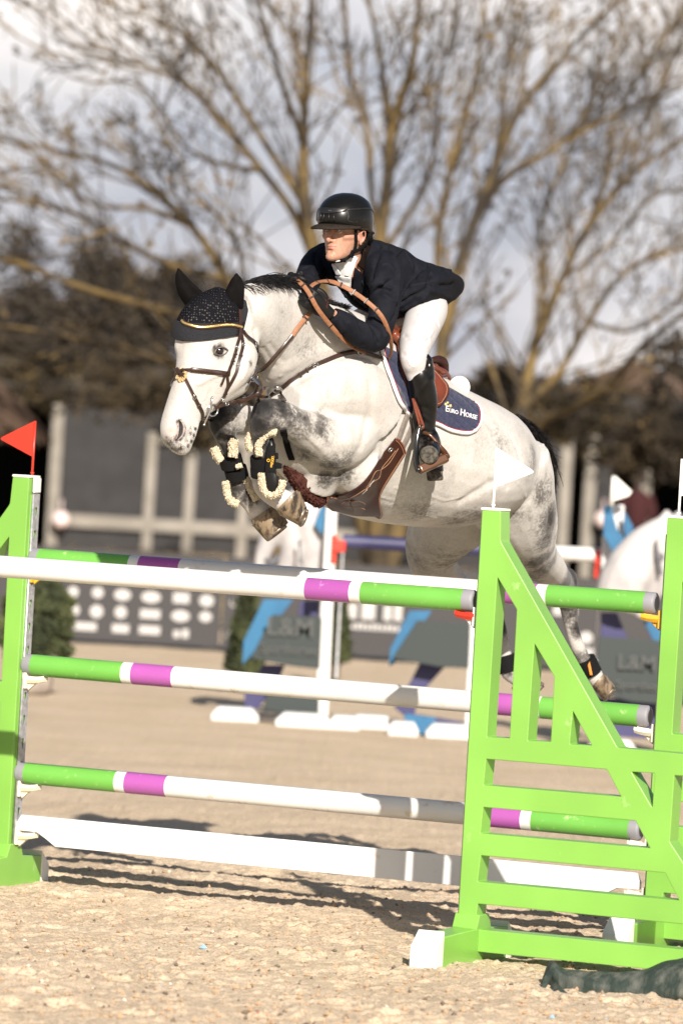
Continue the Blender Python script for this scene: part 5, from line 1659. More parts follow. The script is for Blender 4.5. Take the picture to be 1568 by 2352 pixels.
shell_obj('knitted_side', .007, [(pl_side[0], pl_side[1]), (pl_side[0] + pl_side[1] * .035, -pl_side[1]), pl_low, pl_back], KNIT, .003, BON)
def ear(rows, parent, m):
    """rows: (left px, left py, right px, right py, depth, half thickness)"""
    mb = MB(); rg = []
    for q in spline(rows, 5):
        a_, b_ = P(q[0], q[1], q[4]), P(q[2], q[3], q[4]); c = (a_ + b_) / 2; V_ = (a_ - b_) / 2
        W_ = Vector((.3, -1, .15)).normalized() * q[5]
        rr_ = []
        for j in range(24):
            th = 2 * pi * j / 24; x_ = cos(th); y_ = sin(th)
            fold = -.40 * math.exp(-((x_ + .15) / .35) ** 2) if y_ > 0 else 0
            rr_.append(c + V_ * x_ + W_ * (y_ + fold * abs(y_)))
        rg.append(rr_)
    mb.loft(rg); return mb.build('ear_cover', m, parent)
EARM = mat('black_stretch_fabric', (.004, .0035, .0035), .85, 0, (.006, .005, .005), 30, .4, .6, bump=.3, bscale=60, spec=.08, bdist=.004)
def zz_(a_, b_, d_, h_): return (*Z1(*a_), *Z1(*b_), d_, h_)
ear([zz_((515, 400), (678, 425), 21.44, .034), zz_((528, 345), (690, 375), 21.42, .036), zz_((545, 285), (696, 300), 21.41, .032), zz_((573, 225), (697, 232), 21.405, .026), zz_((600, 172), (684, 178), 21.40, .018), zz_((632, 132), (655, 138), 21.395, .007), zz_((639, 124), (643, 126), 21.395, .002)], BON, EARM)
ear([zz_((292, 402), (412, 295), 21.44, .034), zz_((255, 348), (388, 262), 21.43, .036), zz_((218, 288), (348, 226), 21.42, .032), zz_((196, 218), (303, 184), 21.41, .026), zz_((192, 150), (262, 138), 21.405, .018), zz_((205, 102), (228, 100), 21.40, .007), zz_((211, 89), (215, 89), 21.40, .002)], BON, EARM)

# ---- bridle
BR_ = thing('bridle', 'dark brown leather bridle with gold beaded browband and crossed noseband', 'bridle', HC)
_, pp, nn_ = strap_on('browband', [Z1(*q) for q in ((256, 480), (275, 502), (330, 522), (380, 530), (450, 524), (520, 514), (600, 512), (665, 528))], .019, .006, LEA, BR_, .012)
mb = MB()
for i in range(1, len(pp) - 1):
    for f in (0, .5):
        p = pp[i].lerp(pp[i + 1], f); tt = (pp[i + 1] - pp[i]).normalized(); b_ = tt.cross(nn_[i]).normalized()
        mb.box(p + nn_[i] * .0045, tt * .0028, b_ * .0042, nn_[i] * .003)
bd = mb.build('gold_beading', GOLD, BR_); bevel(bd, .001)
_, pp, nn_ = strap_on('cheekpiece', [Z1(*q) for q in ((650, 400), (652, 470), (655, 540), (648, 600), (632, 650), (618, 710), (598, 770), (578, 830), (568, 868))], .013, .005, LEA, BR_, .014)
buckle(pp[26], pp[27] - pp[25], nn_[26], .011, BR_); keeper(pp[31], pp[32] - pp[30], nn_[31], .013, BR_); keeper(pp[36], pp[37] - pp[35], nn_[36], .013, BR_)
_, pp, nn_ = strap_on('cheekpiece', [Z1(*q) for q in ((662, 530), (672, 590), (682, 650), (672, 710), (655, 780), (640, 850), (610, 905), (570, 970), (545, 1020), (520, 1060), (480, 1100))], .013, .005, LEA, BR_, .008)
buckle(pp[12], pp[13] - pp[11], nn_[12], .011, BR_); keeper(pp[20], pp[21] - pp[19], nn_[20], .013, BR_); keeper(pp[26], pp[27] - pp[25], nn_[26], .013, BR_)
buckle(pp[52], pp[53] - pp[51], nn_[52], .011, BR_); keeper(pp[46], pp[47] - pp[45], nn_[46], .013, BR_)
_, pp, nn_ = strap_on('throatlash', [Z1(*q) for q in ((680, 550), (715, 595), (760, 630), (788, 680), (794, 740), (792, 790), (765, 850), (735, 890), (712, 925))], .011, .005, LEA, BR_, .010)
buckle(pp[14], pp[15] - pp[13], nn_[14], .010, BR_); keeper(pp[32], pp[33] - pp[31], nn_[32], .012, BR_)
_, pp, nn_ = strap_on('noseband', [Z1(*q) for q in ((238, 848), (262, 838), (310, 836), (380, 842), (460, 852), (530, 860), (585, 862))], [.013] * 12 + [.020] * 25, .006, LEA, BR_, .006)
strap_on('noseband_drop', [Z1(*q) for q in ((566, 868), (572, 905), (574, 950), (560, 985))], .011, .005, LEA, BR_, .006)
strap_on('noseband_end', [Z1(*q) for q in ((550, 880), (538, 915), (524, 945))], .010, .004, LEA, BR_, .007)
_, pp, nn_ = strap_on('flash_strap', [Z1(*q) for q in ((246, 862), (275, 915), (305, 980), (335, 1045), (365, 1105), (386, 1150), (384, 1195), (372, 1255))], [.011] * 16 + [.014] * 27, .005, LEA, BR_, .006)
buckle(pp[17], pp[18] - pp[16], nn_[17], .012, BR_); keeper(pp[23], pp[24] - pp[22], nn_[23], .014, BR_); keeper(pp[36], pp[37] - pp[35], nn_[36], .013, BR_)
strap_on('flash_strap', [Z1(*q) for q in ((232, 862), (205, 885), (182, 915), (168, 960))], .010, .005, LEA, BR_, .006)
# crossed knot with sheepskin pad on the nose
kp, kn = on(*Z1(236, 862)); mb = MB(); rs = random.Random(6)
for k in range(60):
    a_ = rs.uniform(0, 2 * pi); r = .026 * sqrt(rs.random())
    tt = kn.orthogonal().normalized(); bb = kn.cross(tt)
    mb.ball(kp + tt * r * cos(a_) + bb * r * sin(a_) - Vector((0, 0, .006)) - kn * .002, .0065, 6)
mb.build('nose_pad', mat('golden_sheepskin', (.45, .29, .12), .95, 0, (.60, .45, .25), 200, .4, .6, bump=.5, bscale=300), BR_)
for q in (((205, 832), (232, 850), (262, 872)), ((206, 878), (232, 850), (262, 832)), ((222, 825), (236, 852), (246, 880))):
    strap_on('knot_strap', [Z1(*x) for x in q], .011, .006, LEA, BR_, .014, 4)
# bit
mb = MB(); qa = on(*Z1(452, 1032), .012, 21.38)[0]; qm = on(*Z1(432, 1108), .020, 21.37)[0]; qb = P(*Z1(405, 1240), 21.33)
mb.tube([qa, qa.lerp(qm, .5), qm, qm.lerp(qb, .5), qb], [.0035, .0028, .0045, .0028, .0035], 8); mb.ball(qa, .0055, 8); mb.ball(qb, .0055, 8)
bit = thing('bit', 'polished steel full cheek bit at the corner of the horse mouth', 'bit', qm)
mb.build('cheek_bar', STEEL, bit)
ringt(on(*Z1(455, 1120), .012, 21.37)[0], .024, SV, STEEL, bit, .0032, 'bit_ring')
mb = MB(); mb.tube([qm, qm - SV * .07], .006, 8); mb.build('mouthpiece', STEEL, bit)

# ---- reins
RE = thing('reins', 'laced tan and brown leather reins looping up from the bit to the gloved hands', 'reins', P(700, 800, 21.7))
def on_air(pts, offs):
    """path points lifted off the body surface"""
    o = []
    for (q, off) in zip(pts, offs):
        h, n_ = on(q[0], q[1], off, 21.9); o.append((h, n_))
    return o
def rein(name, pix, offs, w, m, parent, stops=(), th=.004, n=7, nr=None):
    c = on_air([Z1(*q) if len(q) == 2 else q[:2] for q in pix], offs)
    pp = [Vector(v) for v in spline([tuple(x[0]) for x in c], n)]
    N_ = [Vector(v).normalized() for v in spline([tuple(x[1] * .5 + Vector((-.15, -.8, .1))) for x in c], n)]
    mb = MB(); mb.strap(pp, N_, w, th); o_ = mb.build(name, m, parent, True, 50)
    return o_, pp, N_
_, pp, N_ = rein('rein_leather', [(470, 1105), (540, 1075), (600, 1050), (650, 1003), (720, 932), (790, 858), (850, 792), (950, 682), (1040, 578)], [.012, .012, .02, .05, .07, .05, .03, .012, .010], .016, LEA, RE)
buckle(pp[9], pp[10] - pp[8], N_[9], .012, RE); keeper(pp[14], pp[15] - pp[13], N_[14], .016, RE); keeper(pp[17], pp[18] - pp[16], N_[17], .016, RE)
_, pp, N_ = rein('laced_rein', [(1036, 584), (1080, 520), (1130, 455), (1160, 412), (1184, 384)], [.010, .010, .012, .02, .035], .018, LEA2, RE)
keeper(pp[14], pp[15] - pp[13], N_[14], .024, RE, LEA)
# loops in the air in front of the rider
def loop(name, pts, w, m, stops, nrm=Vector((-.25, -1, .35)), th=.004):
    sp_ = spline(pts, 8); pp = [P(*q[:3]) for q in sp_]
    nv = []
    for i in range(len(pp)):
        nv.append(nrm.normalized())
    mb = MB(); mb.strap(pp, nv, w, th); mb.build(name, m, RE, True, 50)
    for s_ in stops:
        i = int(s_ * (len(pp) - 1)); i = max(1, min(len(pp) - 2, i))
        keeper(pp[i], pp[i + 1] - pp[i - 1], nv[i], w * 1.1, RE, LEA)
z2 = lambda x, y, d: (*Z2(x, y), d)
loop('laced_rein', [z2(-15, 850, 21.72), z2(40, 828, 21.70), z2(100, 825, 21.68), z2(165, 868, 21.66), z2(215, 930, 21.64), z2(245, 985, 21.63), z2(280, 1050, 21.64), z2(325, 1115, 21.66), z2(385, 1190, 21.70), z2(450, 1265, 21.74), z2(520, 1335, 21.80), z2(600, 1395, 21.86), z2(690, 1435, 21.92)], .018, LEA2, (.27, .41, .70, .80))
loop('laced_rein', [z2(222, 925, 21.66), z2(240, 880, 21.68), z2(285, 850, 21.72), z2(350, 838, 21.78), z2(420, 845, 21.82), z2(515, 885, 21.84), z2(610, 940, 21.84), z2(700, 1005, 21.83), z2(785, 1080, 21.83), z2(845, 1160, 21.84), z2(885, 1260, 21.87), z2(908, 1360, 21.92), z2(908, 1440, 21.98), z2(892, 1478, 22.02)], .018, LEA2, (.17, .27, .37, .46, .54, .62))
# buckle end of the neck strap at the saddle
_, pp, N_ = strap_on('rein_end', [Z2(*q) for q in ((640, 1418), (720, 1452), (800, 1480), (860, 1495), (925, 1508))], .016, .005, LEA, RE, .012)
buckle(pp[17], pp[18] - pp[16], N_[17], .014, RE)

# ---- breastplate and martingale
BP = thing('breastplate', 'dark brown leather breastplate and martingale across the horse chest', 'breastplate', P(660, 880, 21.8))
_, pp, N_ = strap_on('shoulder_strap', [Z1(*q) for q in ((1600, 712), (1568, 703), (1500, 703), (1400, 724), (1300, 765), (1200, 803), (1130, 848), (1050, 900), (980, 962))], [.019] * 55, .005, LEA, BP, .006)
keeper(pp[34], pp[35] - pp[33], N_[34], .020, BP); keeper(pp[38], pp[39] - pp[37], N_[38], .020, BP); buckle(pp[29], pp[30] - pp[28], N_[29], .016, BP)
c_, n_ = on(*Z1(1540, 708), .008); ringt(c_, .011, n_, STEEL, BP)
c_, n_ = on(*Z1(938, 968), .012); ringt(c_, .017, n_, STEEL, BP, .0028)
rein('centre_strap', [(960, 990), (972, 1030), (980, 1075)], [.008, .008, .01], .022, LEA, BP)
rein('martingale_strap', [(935, 975), (900, 1005), (862, 1050), (810, 1105), (745, 1150)], [.012, .02, .05, .07, .06], .017, LEA, BP)
rein('martingale_strap', [(905, 1018), (850, 1025), (790, 1050), (720, 1072), (650, 1090), (590, 1088)], [.03, .05, .06, .06, .04, .02], .013, LEA, BP)
rein('martingale_strap', [(832, 870), (845, 920), (835, 985), (805, 1060), (762, 1130)], [.04, .06, .07, .07, .07], .014, LEA, BP)
c_ = rein('ring_tab', [(815, 845), (832, 872)], [.04, .045], .012, LEA, BP)[1][0]
ringt(c_, .020, Vector((-.5, -1, .2)), STEEL, BP, .0022)
# chest strap down between the legs
strap_on('belly_strap', [Z3(*q) for q in ((1122, 470), (1150, 560), (1172, 640), (1200, 720))], .028, .006, BLKF, BP, .006)

def coons(top, bot, left, right, nu, nv):
    """top/bot run left->right, left/right run top->bottom, lists of (px,py)"""
    def samp(c, k):
        s_ = np.array(spline(c, 12)); L_ = np.r_[0, np.cumsum(np.linalg.norm(np.diff(s_, axis=0), axis=1))]; L_ /= L_[-1]
        u_ = np.linspace(0, 1, k); return np.stack([np.interp(u_, L_, s_[:, j]) for j in range(2)], 1)
    T_, B_2, L_, R_ = samp(top, nu), samp(bot, nu), samp(left, nv), samp(right, nv)
    G_ = np.zeros((nv, nu, 2))
    for j in range(nv):
        v_ = j / (nv - 1)
        for i in range(nu):
            u_ = i / (nu - 1)
            G_[j, i] = (1 - v_) * T_[i] + v_ * B_2[i] + (1 - u_) * L_[j] + u_ * R_[j] - ((1 - u_) * (1 - v_) * T_[0] + u_ * (1 - v_) * T_[-1] + (1 - u_) * v_ * B_2[0] + u_ * v_ * B_2[-1])
    return G_
SADC = P(930, 950, 22.43)
def mirB(p): return p - LF * (2 * (p - SADC).dot(LF))
def patch(name, G_, off, thick, m, parent, d=None, mirror=False, puff=None, smooth_n=2, lift=None):
    nv, nu = G_.shape[:2]; V = np.zeros((nv, nu, 3)); Nn = np.zeros((nv, nu, 3))
    for j in range(nv):
        for i in range(nu):
            h, n_ = on(G_[j, i, 0], G_[j, i, 1], 0, d); V[j, i] = h; Nn[j, i] = n_
    for _ in range(smooth_n):
        V2 = V.copy(); V2[1:-1] = (V[:-2] + 2 * V[1:-1] + V[2:]) / 4; V = V2.copy(); V2[:, 1:-1] = (V[:, :-2] + 2 * V[:, 1:-1] + V[:, 2:]) / 4; V = V2
        N2 = Nn.copy(); N2[1:-1] = (Nn[:-2] + 2 * Nn[1:-1] + Nn[2:]) / 4; Nn = N2
    Nn /= np.linalg.norm(Nn, axis=2, keepdims=True)
    if mirror:
        for j in range(nv):
            for i in range(nu):
                q = mirB(Vector(V[j, i])); h, n_, a_, b_ = BV.find_nearest(q); V[j, i] = h; Nn[j, i] = n_
    O = off + (lift if lift is not None else 0)
    out_ = V + Nn * ((O if np.isscalar(O) else O[..., None]) + thick)
    inn_ = V + Nn * (O if np.isscalar(O) else O[..., None])
    if puff is not None: out_ = out_ + Nn * puff[..., None]
    mb = MB()
    vs = [Vector(x) for x in out_.reshape(-1, 3)] + [Vector(x) for x in inn_.reshape(-1, 3)]
    K_ = nv * nu; f_ = []
    for j in range(nv - 1):
        for i in range(nu - 1):
            a_ = j * nu + i
            f_.append((a_, a_ + 1, a_ + nu + 1, a_ + nu)); f_.append((K_ + a_, K_ + a_ + nu, K_ + a_ + nu + 1, K_ + a_ + 1))
    bd_ = [j * nu for j in range(nv)] + [(nv - 1) * nu + i for i in range(1, nu)] + [j * nu + nu - 1 for j in range(nv - 2, -1, -1)] + [i for i in range(nu - 2, 0, -1)]
    for a_, b_ in zip(bd_, bd_[1:] + bd_[:1]): f_.append((a_, b_, K_ + b_, K_ + a_))
    mb.add(vs, f_); o_ = mb.build(name, m, parent, True, 50)
    return o_, out_, Nn
# ---- saddle pad
PAD = thing('saddle_pad', 'navy quilted saddle pad with white edge and embroidered lettering', 'saddle pad', SADC)
NAVYQ = mat('navy_quilted_cotton', (.012, .015, .042), .9, 0, (.02, .024, .062), 70, .4, .6, bump=.5, bscale=180, sheen=.25, bdist=.003)
topc = [Z4(*q) for q in ((268, 320), (430, 410), (600, 540), (750, 640), (860, 700), (985, 772), (1050, 812))]
botc = [Z4(*q) for q in ((487, 882), (560, 930), (650, 955), (750, 985), (870, 1040), (1000, 1062), (1065, 1040))]
lefc = [Z4(*q) for q in ((268, 320), (315, 490), (365, 640), (425, 795), (487, 882))]
ric = [Z4(*q) for q in ((1050, 812), (1095, 850), (1112, 910), (1105, 980), (1065, 1040))]
NU, NV = 150, 64
Gp = coons(topc, botc, lefc, ric, NU, NV)
uu = Gp[..., 0]; vv = Gp[..., 1]
qs = 11.5
quilt = np.minimum(np.abs(np.sin(pi * (uu + vv * .9) / (2 * qs) * 1.0)), np.abs(np.sin(pi * (uu - vv * 1.05) / (2 * qs)))) ** .5 * .0045
edge = np.minimum(np.minimum(np.arange(NV)[:, None], NV - 1 - np.arange(NV)[:, None]) * 1.2, np.minimum(np.arange(NU)[None], NU - 1 - np.arange(NU)[None]))
quilt = quilt * np.clip(edge / 5, 0, 1)
padn, padout, padN = patch('quilted_panel', Gp, .004, .009, NAVYQ, PAD, 22.3, False, quilt)
patch('quilted_panel', Gp[::2, ::3], .004, .010, NAVYQ, PAD, 22.3, True)
WED = mat('white_binding', (.62, .60, .60), .8); MAR = mat('maroon_piping', (.30, .02, .035), .6); GRB = mat('black_binding', (.01, .01, .01), .7)
def edge_path(out_, Nn, k):
    nv, nu = out_.shape[:2]
    pts = [(j, k) for j in range(k, nv - k)] + [(nv - 1 - k, i) for i in range(k + 1, nu - k)] + [(j, nu - 1 - k) for j in range(nv - 2 - k, k, -1)]
    return [Vector(out_[p]) for p in pts], [Vector(Nn[p]) for p in pts]
for k, w_, m_, lf, nm in ((0, .0085, WED, .0, 'white_edge'), (3, .0022, MAR, .003, 'maroon_piping')):
    pts, nrs = edge_path(padout, padN, k)
    mb = MB(); mb.tube([p + n_ * (lf - .003) for p, n_ in zip(pts, nrs)], w_, 8, True, 0); mb.build(nm, m_, PAD)
pts, nrs = edge_path(padout, padN, 0)
mb = MB(); mb.tube([p - n_ * .008 for p, n_ in zip(pts, nrs)], .0072, 8); mb.build('dark_edge', GRB, PAD)
# lettering on the pad
BVP = BVHTree.FromPolygons([tuple(v.co) for v in padn.data.vertices], [tuple(p.vertices) for p in padn.data.polygons])
def pad_text(body_, org, xd, yd, size, m, off=.0018, parent=PAD, name='lettering', bv=None, wid=1.0):
    v, f = text_mesh(body_, 1.0, 'LEFT', 0, 1.0, .018)
    vs = []
    for a_, b_, _z in v:
        px = org[0] + xd[0] * a_ * size * wid + yd[0] * b_ * size; py = org[1] + xd[1] * a_ * size * wid + yd[1] * b_ * size
        r = ray(px, py).normalized(); h, n_, i_, ds = (bv or BVP).ray_cast(CL, r)
        if h is None: h, n_ = on(px, py)
        vs.append(h + n_ * off - ray(px, py).normalized() * .001)
    mb = MB(); mb.add(vs, f); K_ = len(vs)
    o_ = mesh_obj(name, vs, f, m, parent, False)
    md = o_.modifiers.new('s', 'SOLIDIFY'); md.thickness = .0014; md.offset = 0
    return max(a_ for a_, *_ in v)
EMB = mat('white_embroidery', (.62, .60, .62), .8, bump=.5, bscale=400, bdist=.001)
ang = math.radians(15.5); xd = (cos(ang), sin(ang)); yd = (sin(ang) * .9 * -1 * -.35, -cos(ang))
x0_, y0_ = Z4(822, 876); cur = 0
for s_, sz in (('E', 19.5), ('URO', 13.0), (' ', 5), ('H', 21.5), ('ORSE', 14.5)):
    if s_ == ' ': cur += 3.0; continue
    w_ = pad_text(s_, (x0_ + xd[0] * cur, y0_ + xd[1] * cur), xd, yd, sz, EMB, wid=.82)
    cur += w_ * sz * .82 + .8
YEM = mat('yellow_embroidery', (.68, .52, .18), .8)
for sx_, sy_, r_ in ((826, 820, 3.6), (842, 808, 3.4), (866, 834, 4.2)):
    cx_, cy_ = Z4(sx_, sy_); vs = []
    for k in range(10):
        r = r_ if k % 2 == 0 else r_ * .5; a_ = 2 * pi * k / 10 + .3
        px, py = cx_ + r * cos(a_), cy_ + r * sin(a_); rr_ = ray(px, py).normalized(); h, n_, _i, _d = BVP.ray_cast(CL, rr_)
        vs.append(h + n_ * .002)
    o_ = mesh_obj('star_embroidery', vs, [tuple(range(10))], YEM, PAD, False); md = o_.modifiers.new('s', 'SOLIDIFY'); md.thickness = .0016; md.offset = 0
# ---- number disc
DISC = thing('number_disc', 'round white number disc standing on the back edge of the saddle pad', 'number disc', P(1054, 888, 22.68))
c = P(1054, 889, 22.47); nd = Vector((-.12, -1, .10)).normalized(); a_ = nd.cross(UP).normalized(); b_ = a_.cross(nd); mb = MB(); rr_ = []
for off_, k in ((0, .97), (.002, 1), (.006, 1), (.008, .97)):
    rr_.append([c - nd * off_ + a_ * .0455 * k * cos(2 * pi * j / 40) + b_ * .047 * k * sin(2 * pi * j / 40) for j in range(40)])
mb.loft(rr_); mb.build('disc', mat('white_disc_plastic', (.64, .63, .61), .4), DISC, True, 50)
mb = MB()
for j, (x_, y_) in enumerate([(-.024 + .006 * k, .006 - .0022 * k) for k in range(9)]):
    mb.box(c + nd * .0012 + a_ * x_ + b_ * y_, a_ * .0018, b_ * (.0012 if j % 2 else .0006), nd * .0006)
mb.box(c + nd * .0012 + a_ * .015 + b_ * .034, a_ * .0018, b_ * .0022, nd * .0006)
mb.build('faint_print', mat('faint_grey_print', (.30, .29, .30), .6), DISC)
mb = MB(); mb.tube([c - b_ * .045 - nd * .004, c - b_ * .065 - nd * .004 + a_ * -.01], .004, 6); mb.build('clip', GRB, DISC)

# ---- girth
GI = thing('girth', 'wide mahogany leather belly guard girth with stitched lines under the horse', 'girth', P(850, 1150, 22.2))
edA = [Z5(*q) for q in ((930, 378), (850, 480), (790, 580), (715, 680), (640, 742), (540, 785), (440, 800))]
edB = [Z5(*q) for q in ((1002, 478), (930, 590), (872, 680), (822, 770), (816, 840), (842, 910), (836, 965), (770, 1000), (640, 982), (530, 930), (436, 838))]
G_ = coons(edA, edB, [edA[0], Z5(955, 392), Z5(985, 430), edB[0]], [edA[-1], Z5(436, 818), edB[-1]], 60, 20)
gio, giout, giN = patch('belly_guard', G_, .008, .009, LEA4, GI, 22.1, False, None, 7)
for k in (1,):
    pts, nrs = edge_path(giout, giN, 1)
    mb = MB(); mb.tube([p + n_ * .0005 for p, n_ in zip(pts, nrs)], .0012, 5); mb.build('stitching', STITCH, GI)
    pts, nrs = edge_path(giout, giN, 0)
    mb = MB(); mb.tube([p - n_ * .004 for p, n_ in zip(pts, nrs)], .0048, 6); mb.build('rolled_edge', LEA3, GI)
BVG = BVHTree.FromPolygons([tuple(v.co) for v in gio.data.vertices], [tuple(p.vertices) for p in gio.data.polygons])
for ln in (((965, 455), (900, 560), (840, 610), (800, 625), (765, 690), (720, 765), (780, 700), (825, 670), (845, 600), (900, 530), (945, 470)), ((470, 815), (560, 825), (640, 805), (720, 755))):
    pp_ = []
    for q in spline([Z5(*x) for x in ln], 4):
        h, n_, _i, _d = BVG.ray_cast(CL, ray(*q).normalized())
        if h is not None: pp_.append(h + n_ * .0008)
    mb = MB(); mb.tube(pp_, .0011, 5); mb.build('stitching', STITCH, GI)
h, n_, _i, _d = BVG.ray_cast(CL, ray(*Z5(905, 462)).normalized()); ringt(h + n_ * .004, .010, n_, STEEL, GI, .0028, 'ring', 16, .7)
WEB = mat('grey_girth_webbing', (.16, .135, .115), .8, 0, (.20, .17, .145), 60, .4, .6, bump=.3, bscale=300)
strap_on('girth_strap', [Z5(*q) for q in ((1046, 120), (1030, 190), (1000, 270), (960, 385))], .026, .005, WEB, GI, .010, 5, 22.2)
strap_on('girth_strap', [Z5(*q) for q in ((1085, 180), (1062, 290), (1030, 370), (985, 460))], .026, .005, WEB, GI, .006, 5, 22.2)
strap_on('belly_strap', [Z3(*q) for q in ((1570, 1068), (1510, 1058), (1450, 1060))], .022, .005, LEA4, GI, .008, 4, 22.0)
# brown sheepskin sleeve on the chest strap
FB = thing('sheepskin_sleeve', 'brown sheepskin sleeve on the strap under the horse chest', 'sheepskin sleeve', P(*Z3(1300, 900), 21.95))
def fleece_tube(name, pts, m, parent, seed, n=8, flat=1.0, fuzz=.25):
    rs_ = random.Random(seed); mb = MB(); sp_ = spline(pts, n); rg = []
    pc = [P(q[0], q[1], q[2]) for q in sp_]
    for i, q in enumerate(sp_):
        t_ = (pc[min(i + 1, len(pc) - 1)] - pc[max(i - 1, 0)]).normalized(); a_ = (Vector((0, 1, 0)) - t_ * t_.y).normalized(); b_ = t_.cross(a_)
        rg.append([pc[i] + (a_ * cos(2 * pi * j / 18) * flat + b_ * sin(2 * pi * j / 18)) * q[3] * (1 + rs_.uniform(-fuzz, fuzz) * .5) for j in range(18)])
    mb.loft(rg)
    for i in range(len(rg)):
        for j in range(18):
            for _ in range(2):
                q_ = rg[i][j].lerp(pc[i], rs_.uniform(-.02, .16)) + Vector((rs_.gauss(0, .0015), rs_.gauss(0, .0015), rs_.gauss(0, .0015))); mb.ball(q_, rs_.uniform(.0022, .0040), 6, sc=(1, 1, rs_.uniform(.7, 1.6)))
    return mb.build(name, m, parent)
fleece_tube('fleece', [(*Z3(1150, 720), 21.93, .018), (*Z3(1180, 770), 21.94, .030), (*Z3(1230, 860), 21.96, .037), (*Z3(1300, 950), 21.99, .039), (*Z3(1370, 1020), 22.02, .038), (*Z3(1430, 1070), 22.04, .030), (*Z3(1455, 1085), 22.05, .016)], BFLEECE, FB, 3)

# ---- leg boots on both forelegs: black straps over cream sheepskin
PLASTIC = mat('black_boot_shell', (.006, .006, .0065), .3, coat=.2, spec=.3)
STRAPB = mat('black_elastic', (.004, .004, .0045), .85, spec=.25, bump=.5, bscale=250)
def legring(px, py, d, r, ax_, h_, m, parent, name, sq=1.0, n=24):
    c = P(px, py, d); ax_ = ax_.normalized(); a_ = ax_.orthogonal().normalized(); b_ = ax_.cross(a_); mb = MB()
    rg = [[c + ax_ * z_ + (a_ * cos(2 * pi * j / n) + b_ * sin(2 * pi * j / n)) * (r * k) for j in range(n)] for z_, k in ((-h_ / 2, .90), (-h_ / 2, 1.0), (0, 1.01), (h_ / 2, 1.0), (h_ / 2, .90))]
    mb.loft(rg); return mb.build(name, m, parent, True, 50)
NB = thing('leg_boot', 'black leg boot with yellow lettering and cream fleece on the near foreleg', 'leg boot', P(612, 1060, 21.62), 'sheepskin leg boots')
axn = P(605, 1090, 21.68) - P(600, 1010, 21.63)
legring(600, 1061, 21.655, .0445, axn, .046, STRAPB, NB, 'elastic_strap'); legring(601, 1083, 21.67, .0455, axn, .036, STRAPB, NB, 'elastic_strap')
mb = MB()   # pale shell side
for pts, r_ in (([Z3(1000, 560), Z3(1010, 640), Z3(1015, 740), Z3(1020, 830)], .0),):
    pass
def plate(name, outline, d, th, m, parent, bulge=.006, nd_=Vector((-.25, -1, .05))):
    """small cut panel with its own thickness and slight bulge, facing outwards"""
    c = P(sum(q[0] for q in outline) / len(outline), sum(q[1] for q in outline) / len(outline), d)
    n_ = nd_.normalized(); mb = MB(); o0 = [P(q[0], q[1], d) for q in outline]; K_ = len(o0)
    o0 = [p - n_ * (p - c).dot(n_) for p in o0]
    rgs = [[p - n_ * th for p in o0], o0, [c + (p - c) * .85 + n_ * bulge * .6 for p in o0], [c + (p - c) * .4 + n_ * bulge for p in o0]]
    mb.loft(rgs); return mb.build(name, m, parent, True, 45)
plate('boot_shell', [Z3(*q) for q in ((985, 560), (1025, 540), (1048, 600), (1060, 850), (1085, 870), (1090, 940), (1060, 990), (1015, 1005), (985, 970), (965, 860), (968, 700))], 21.615, .02, PLASTIC, NB, .012)
plate('name_tab', [Z3(*q) for q in ((980, 615), (1050, 600), (1056, 830), (970, 830))], 21.60, .006, STRAPB, NB, .004)
for y_ in (665, 745): plate('strap_end', [Z3(*q) for q in ((1050, y_), (1078, y_ + 2), (1112 if y_ > 700 else 1080, y_ + 15), (1112 if y_ > 700 else 1080, y_ + 55), (1050, y_ + 58))], 21.612, .008, STRAPB, NB, .002)
YT = mat('yellow_print', (.72, .42, .03), .6)
v, f = text_mesh('KENTUCKY.', 1.0, 'LEFT', 0, 1.0, .02)
org = Z3(1038, 790); sz = 7.4; vs = []
for a_, b_, _z in v:
    px = org[0] + b_ * -sz * -1 * -1.0 * 1.2 + a_ * .6; py = org[1] - a_ * sz * .92 * .72
    vs.append(P(px, py, 21.5925))
mesh_obj('lettering', vs, f, YT, NB, False)
ringt(P(*Z3(1000, 732), 21.592), .0055, Vector((0, -1, 0)), YT, NB, .0013, 'logo_ring', 16)
fl = lambda pts, d_, r_: [(*Z3(*q), d_, r_) for q in pts]
fleece_tube('fleece', fl(((1060, 500), (1030, 490), (985, 510), (940, 560), (915, 620), (925, 690)), 21.60, .0125), FLEECE, NB, 5, 8, 1.6)
fleece_tube('fleece', fl(((850, 510), (830, 560), (835, 610), (850, 650)), 21.64, .0105), FLEECE, NB, 6, 8, 1.6)
fleece_tube('fleece', fl(((940, 845), (945, 900), (955, 960), (985, 1010), (1040, 1025), (1085, 1000), (1110, 950), (1115, 905)), 21.62, .0125), FLEECE, NB, 7, 8, 1.8)
FBt = thing('leg_boot', 'black strapped leg boot with cream fleece on the far foreleg', 'leg boot', P(540, 1060, 21.72), 'sheepskin leg boots')
axf = P(545, 1090, 21.79) - P(528, 1025, 21.74)
legring(531, 1060, 21.75, .047, axf, .044, STRAPB, FBt, 'elastic_strap'); legring(543, 1086, 21.775, .047, axf, .044, STRAPB, FBt, 'elastic_strap')
fleece_tube('fleece', fl(((545, 630), (560, 670), (585, 715), (600, 735)), 21.715, .014), FLEECE, FBt, 8, 8, 1.6)
fleece_tube('fleece', fl(((715, 560), (700, 610), (705, 660), (700, 700)), 21.69, .0165), FLEECE, FBt, 9, 8, 1.6)
fleece_tube('fleece', fl(((640, 915), (648, 970), (660, 1030), (690, 1080), (745, 1100)), 21.75, .0125), FLEECE, FBt, 10, 8, 1.6)
fleece_tube('fleece', fl(((800, 860), (825, 910), (850, 970), (885, 1030), (900, 1060)), 21.78, .0125), FLEECE, FBt, 11, 8, 1.6)
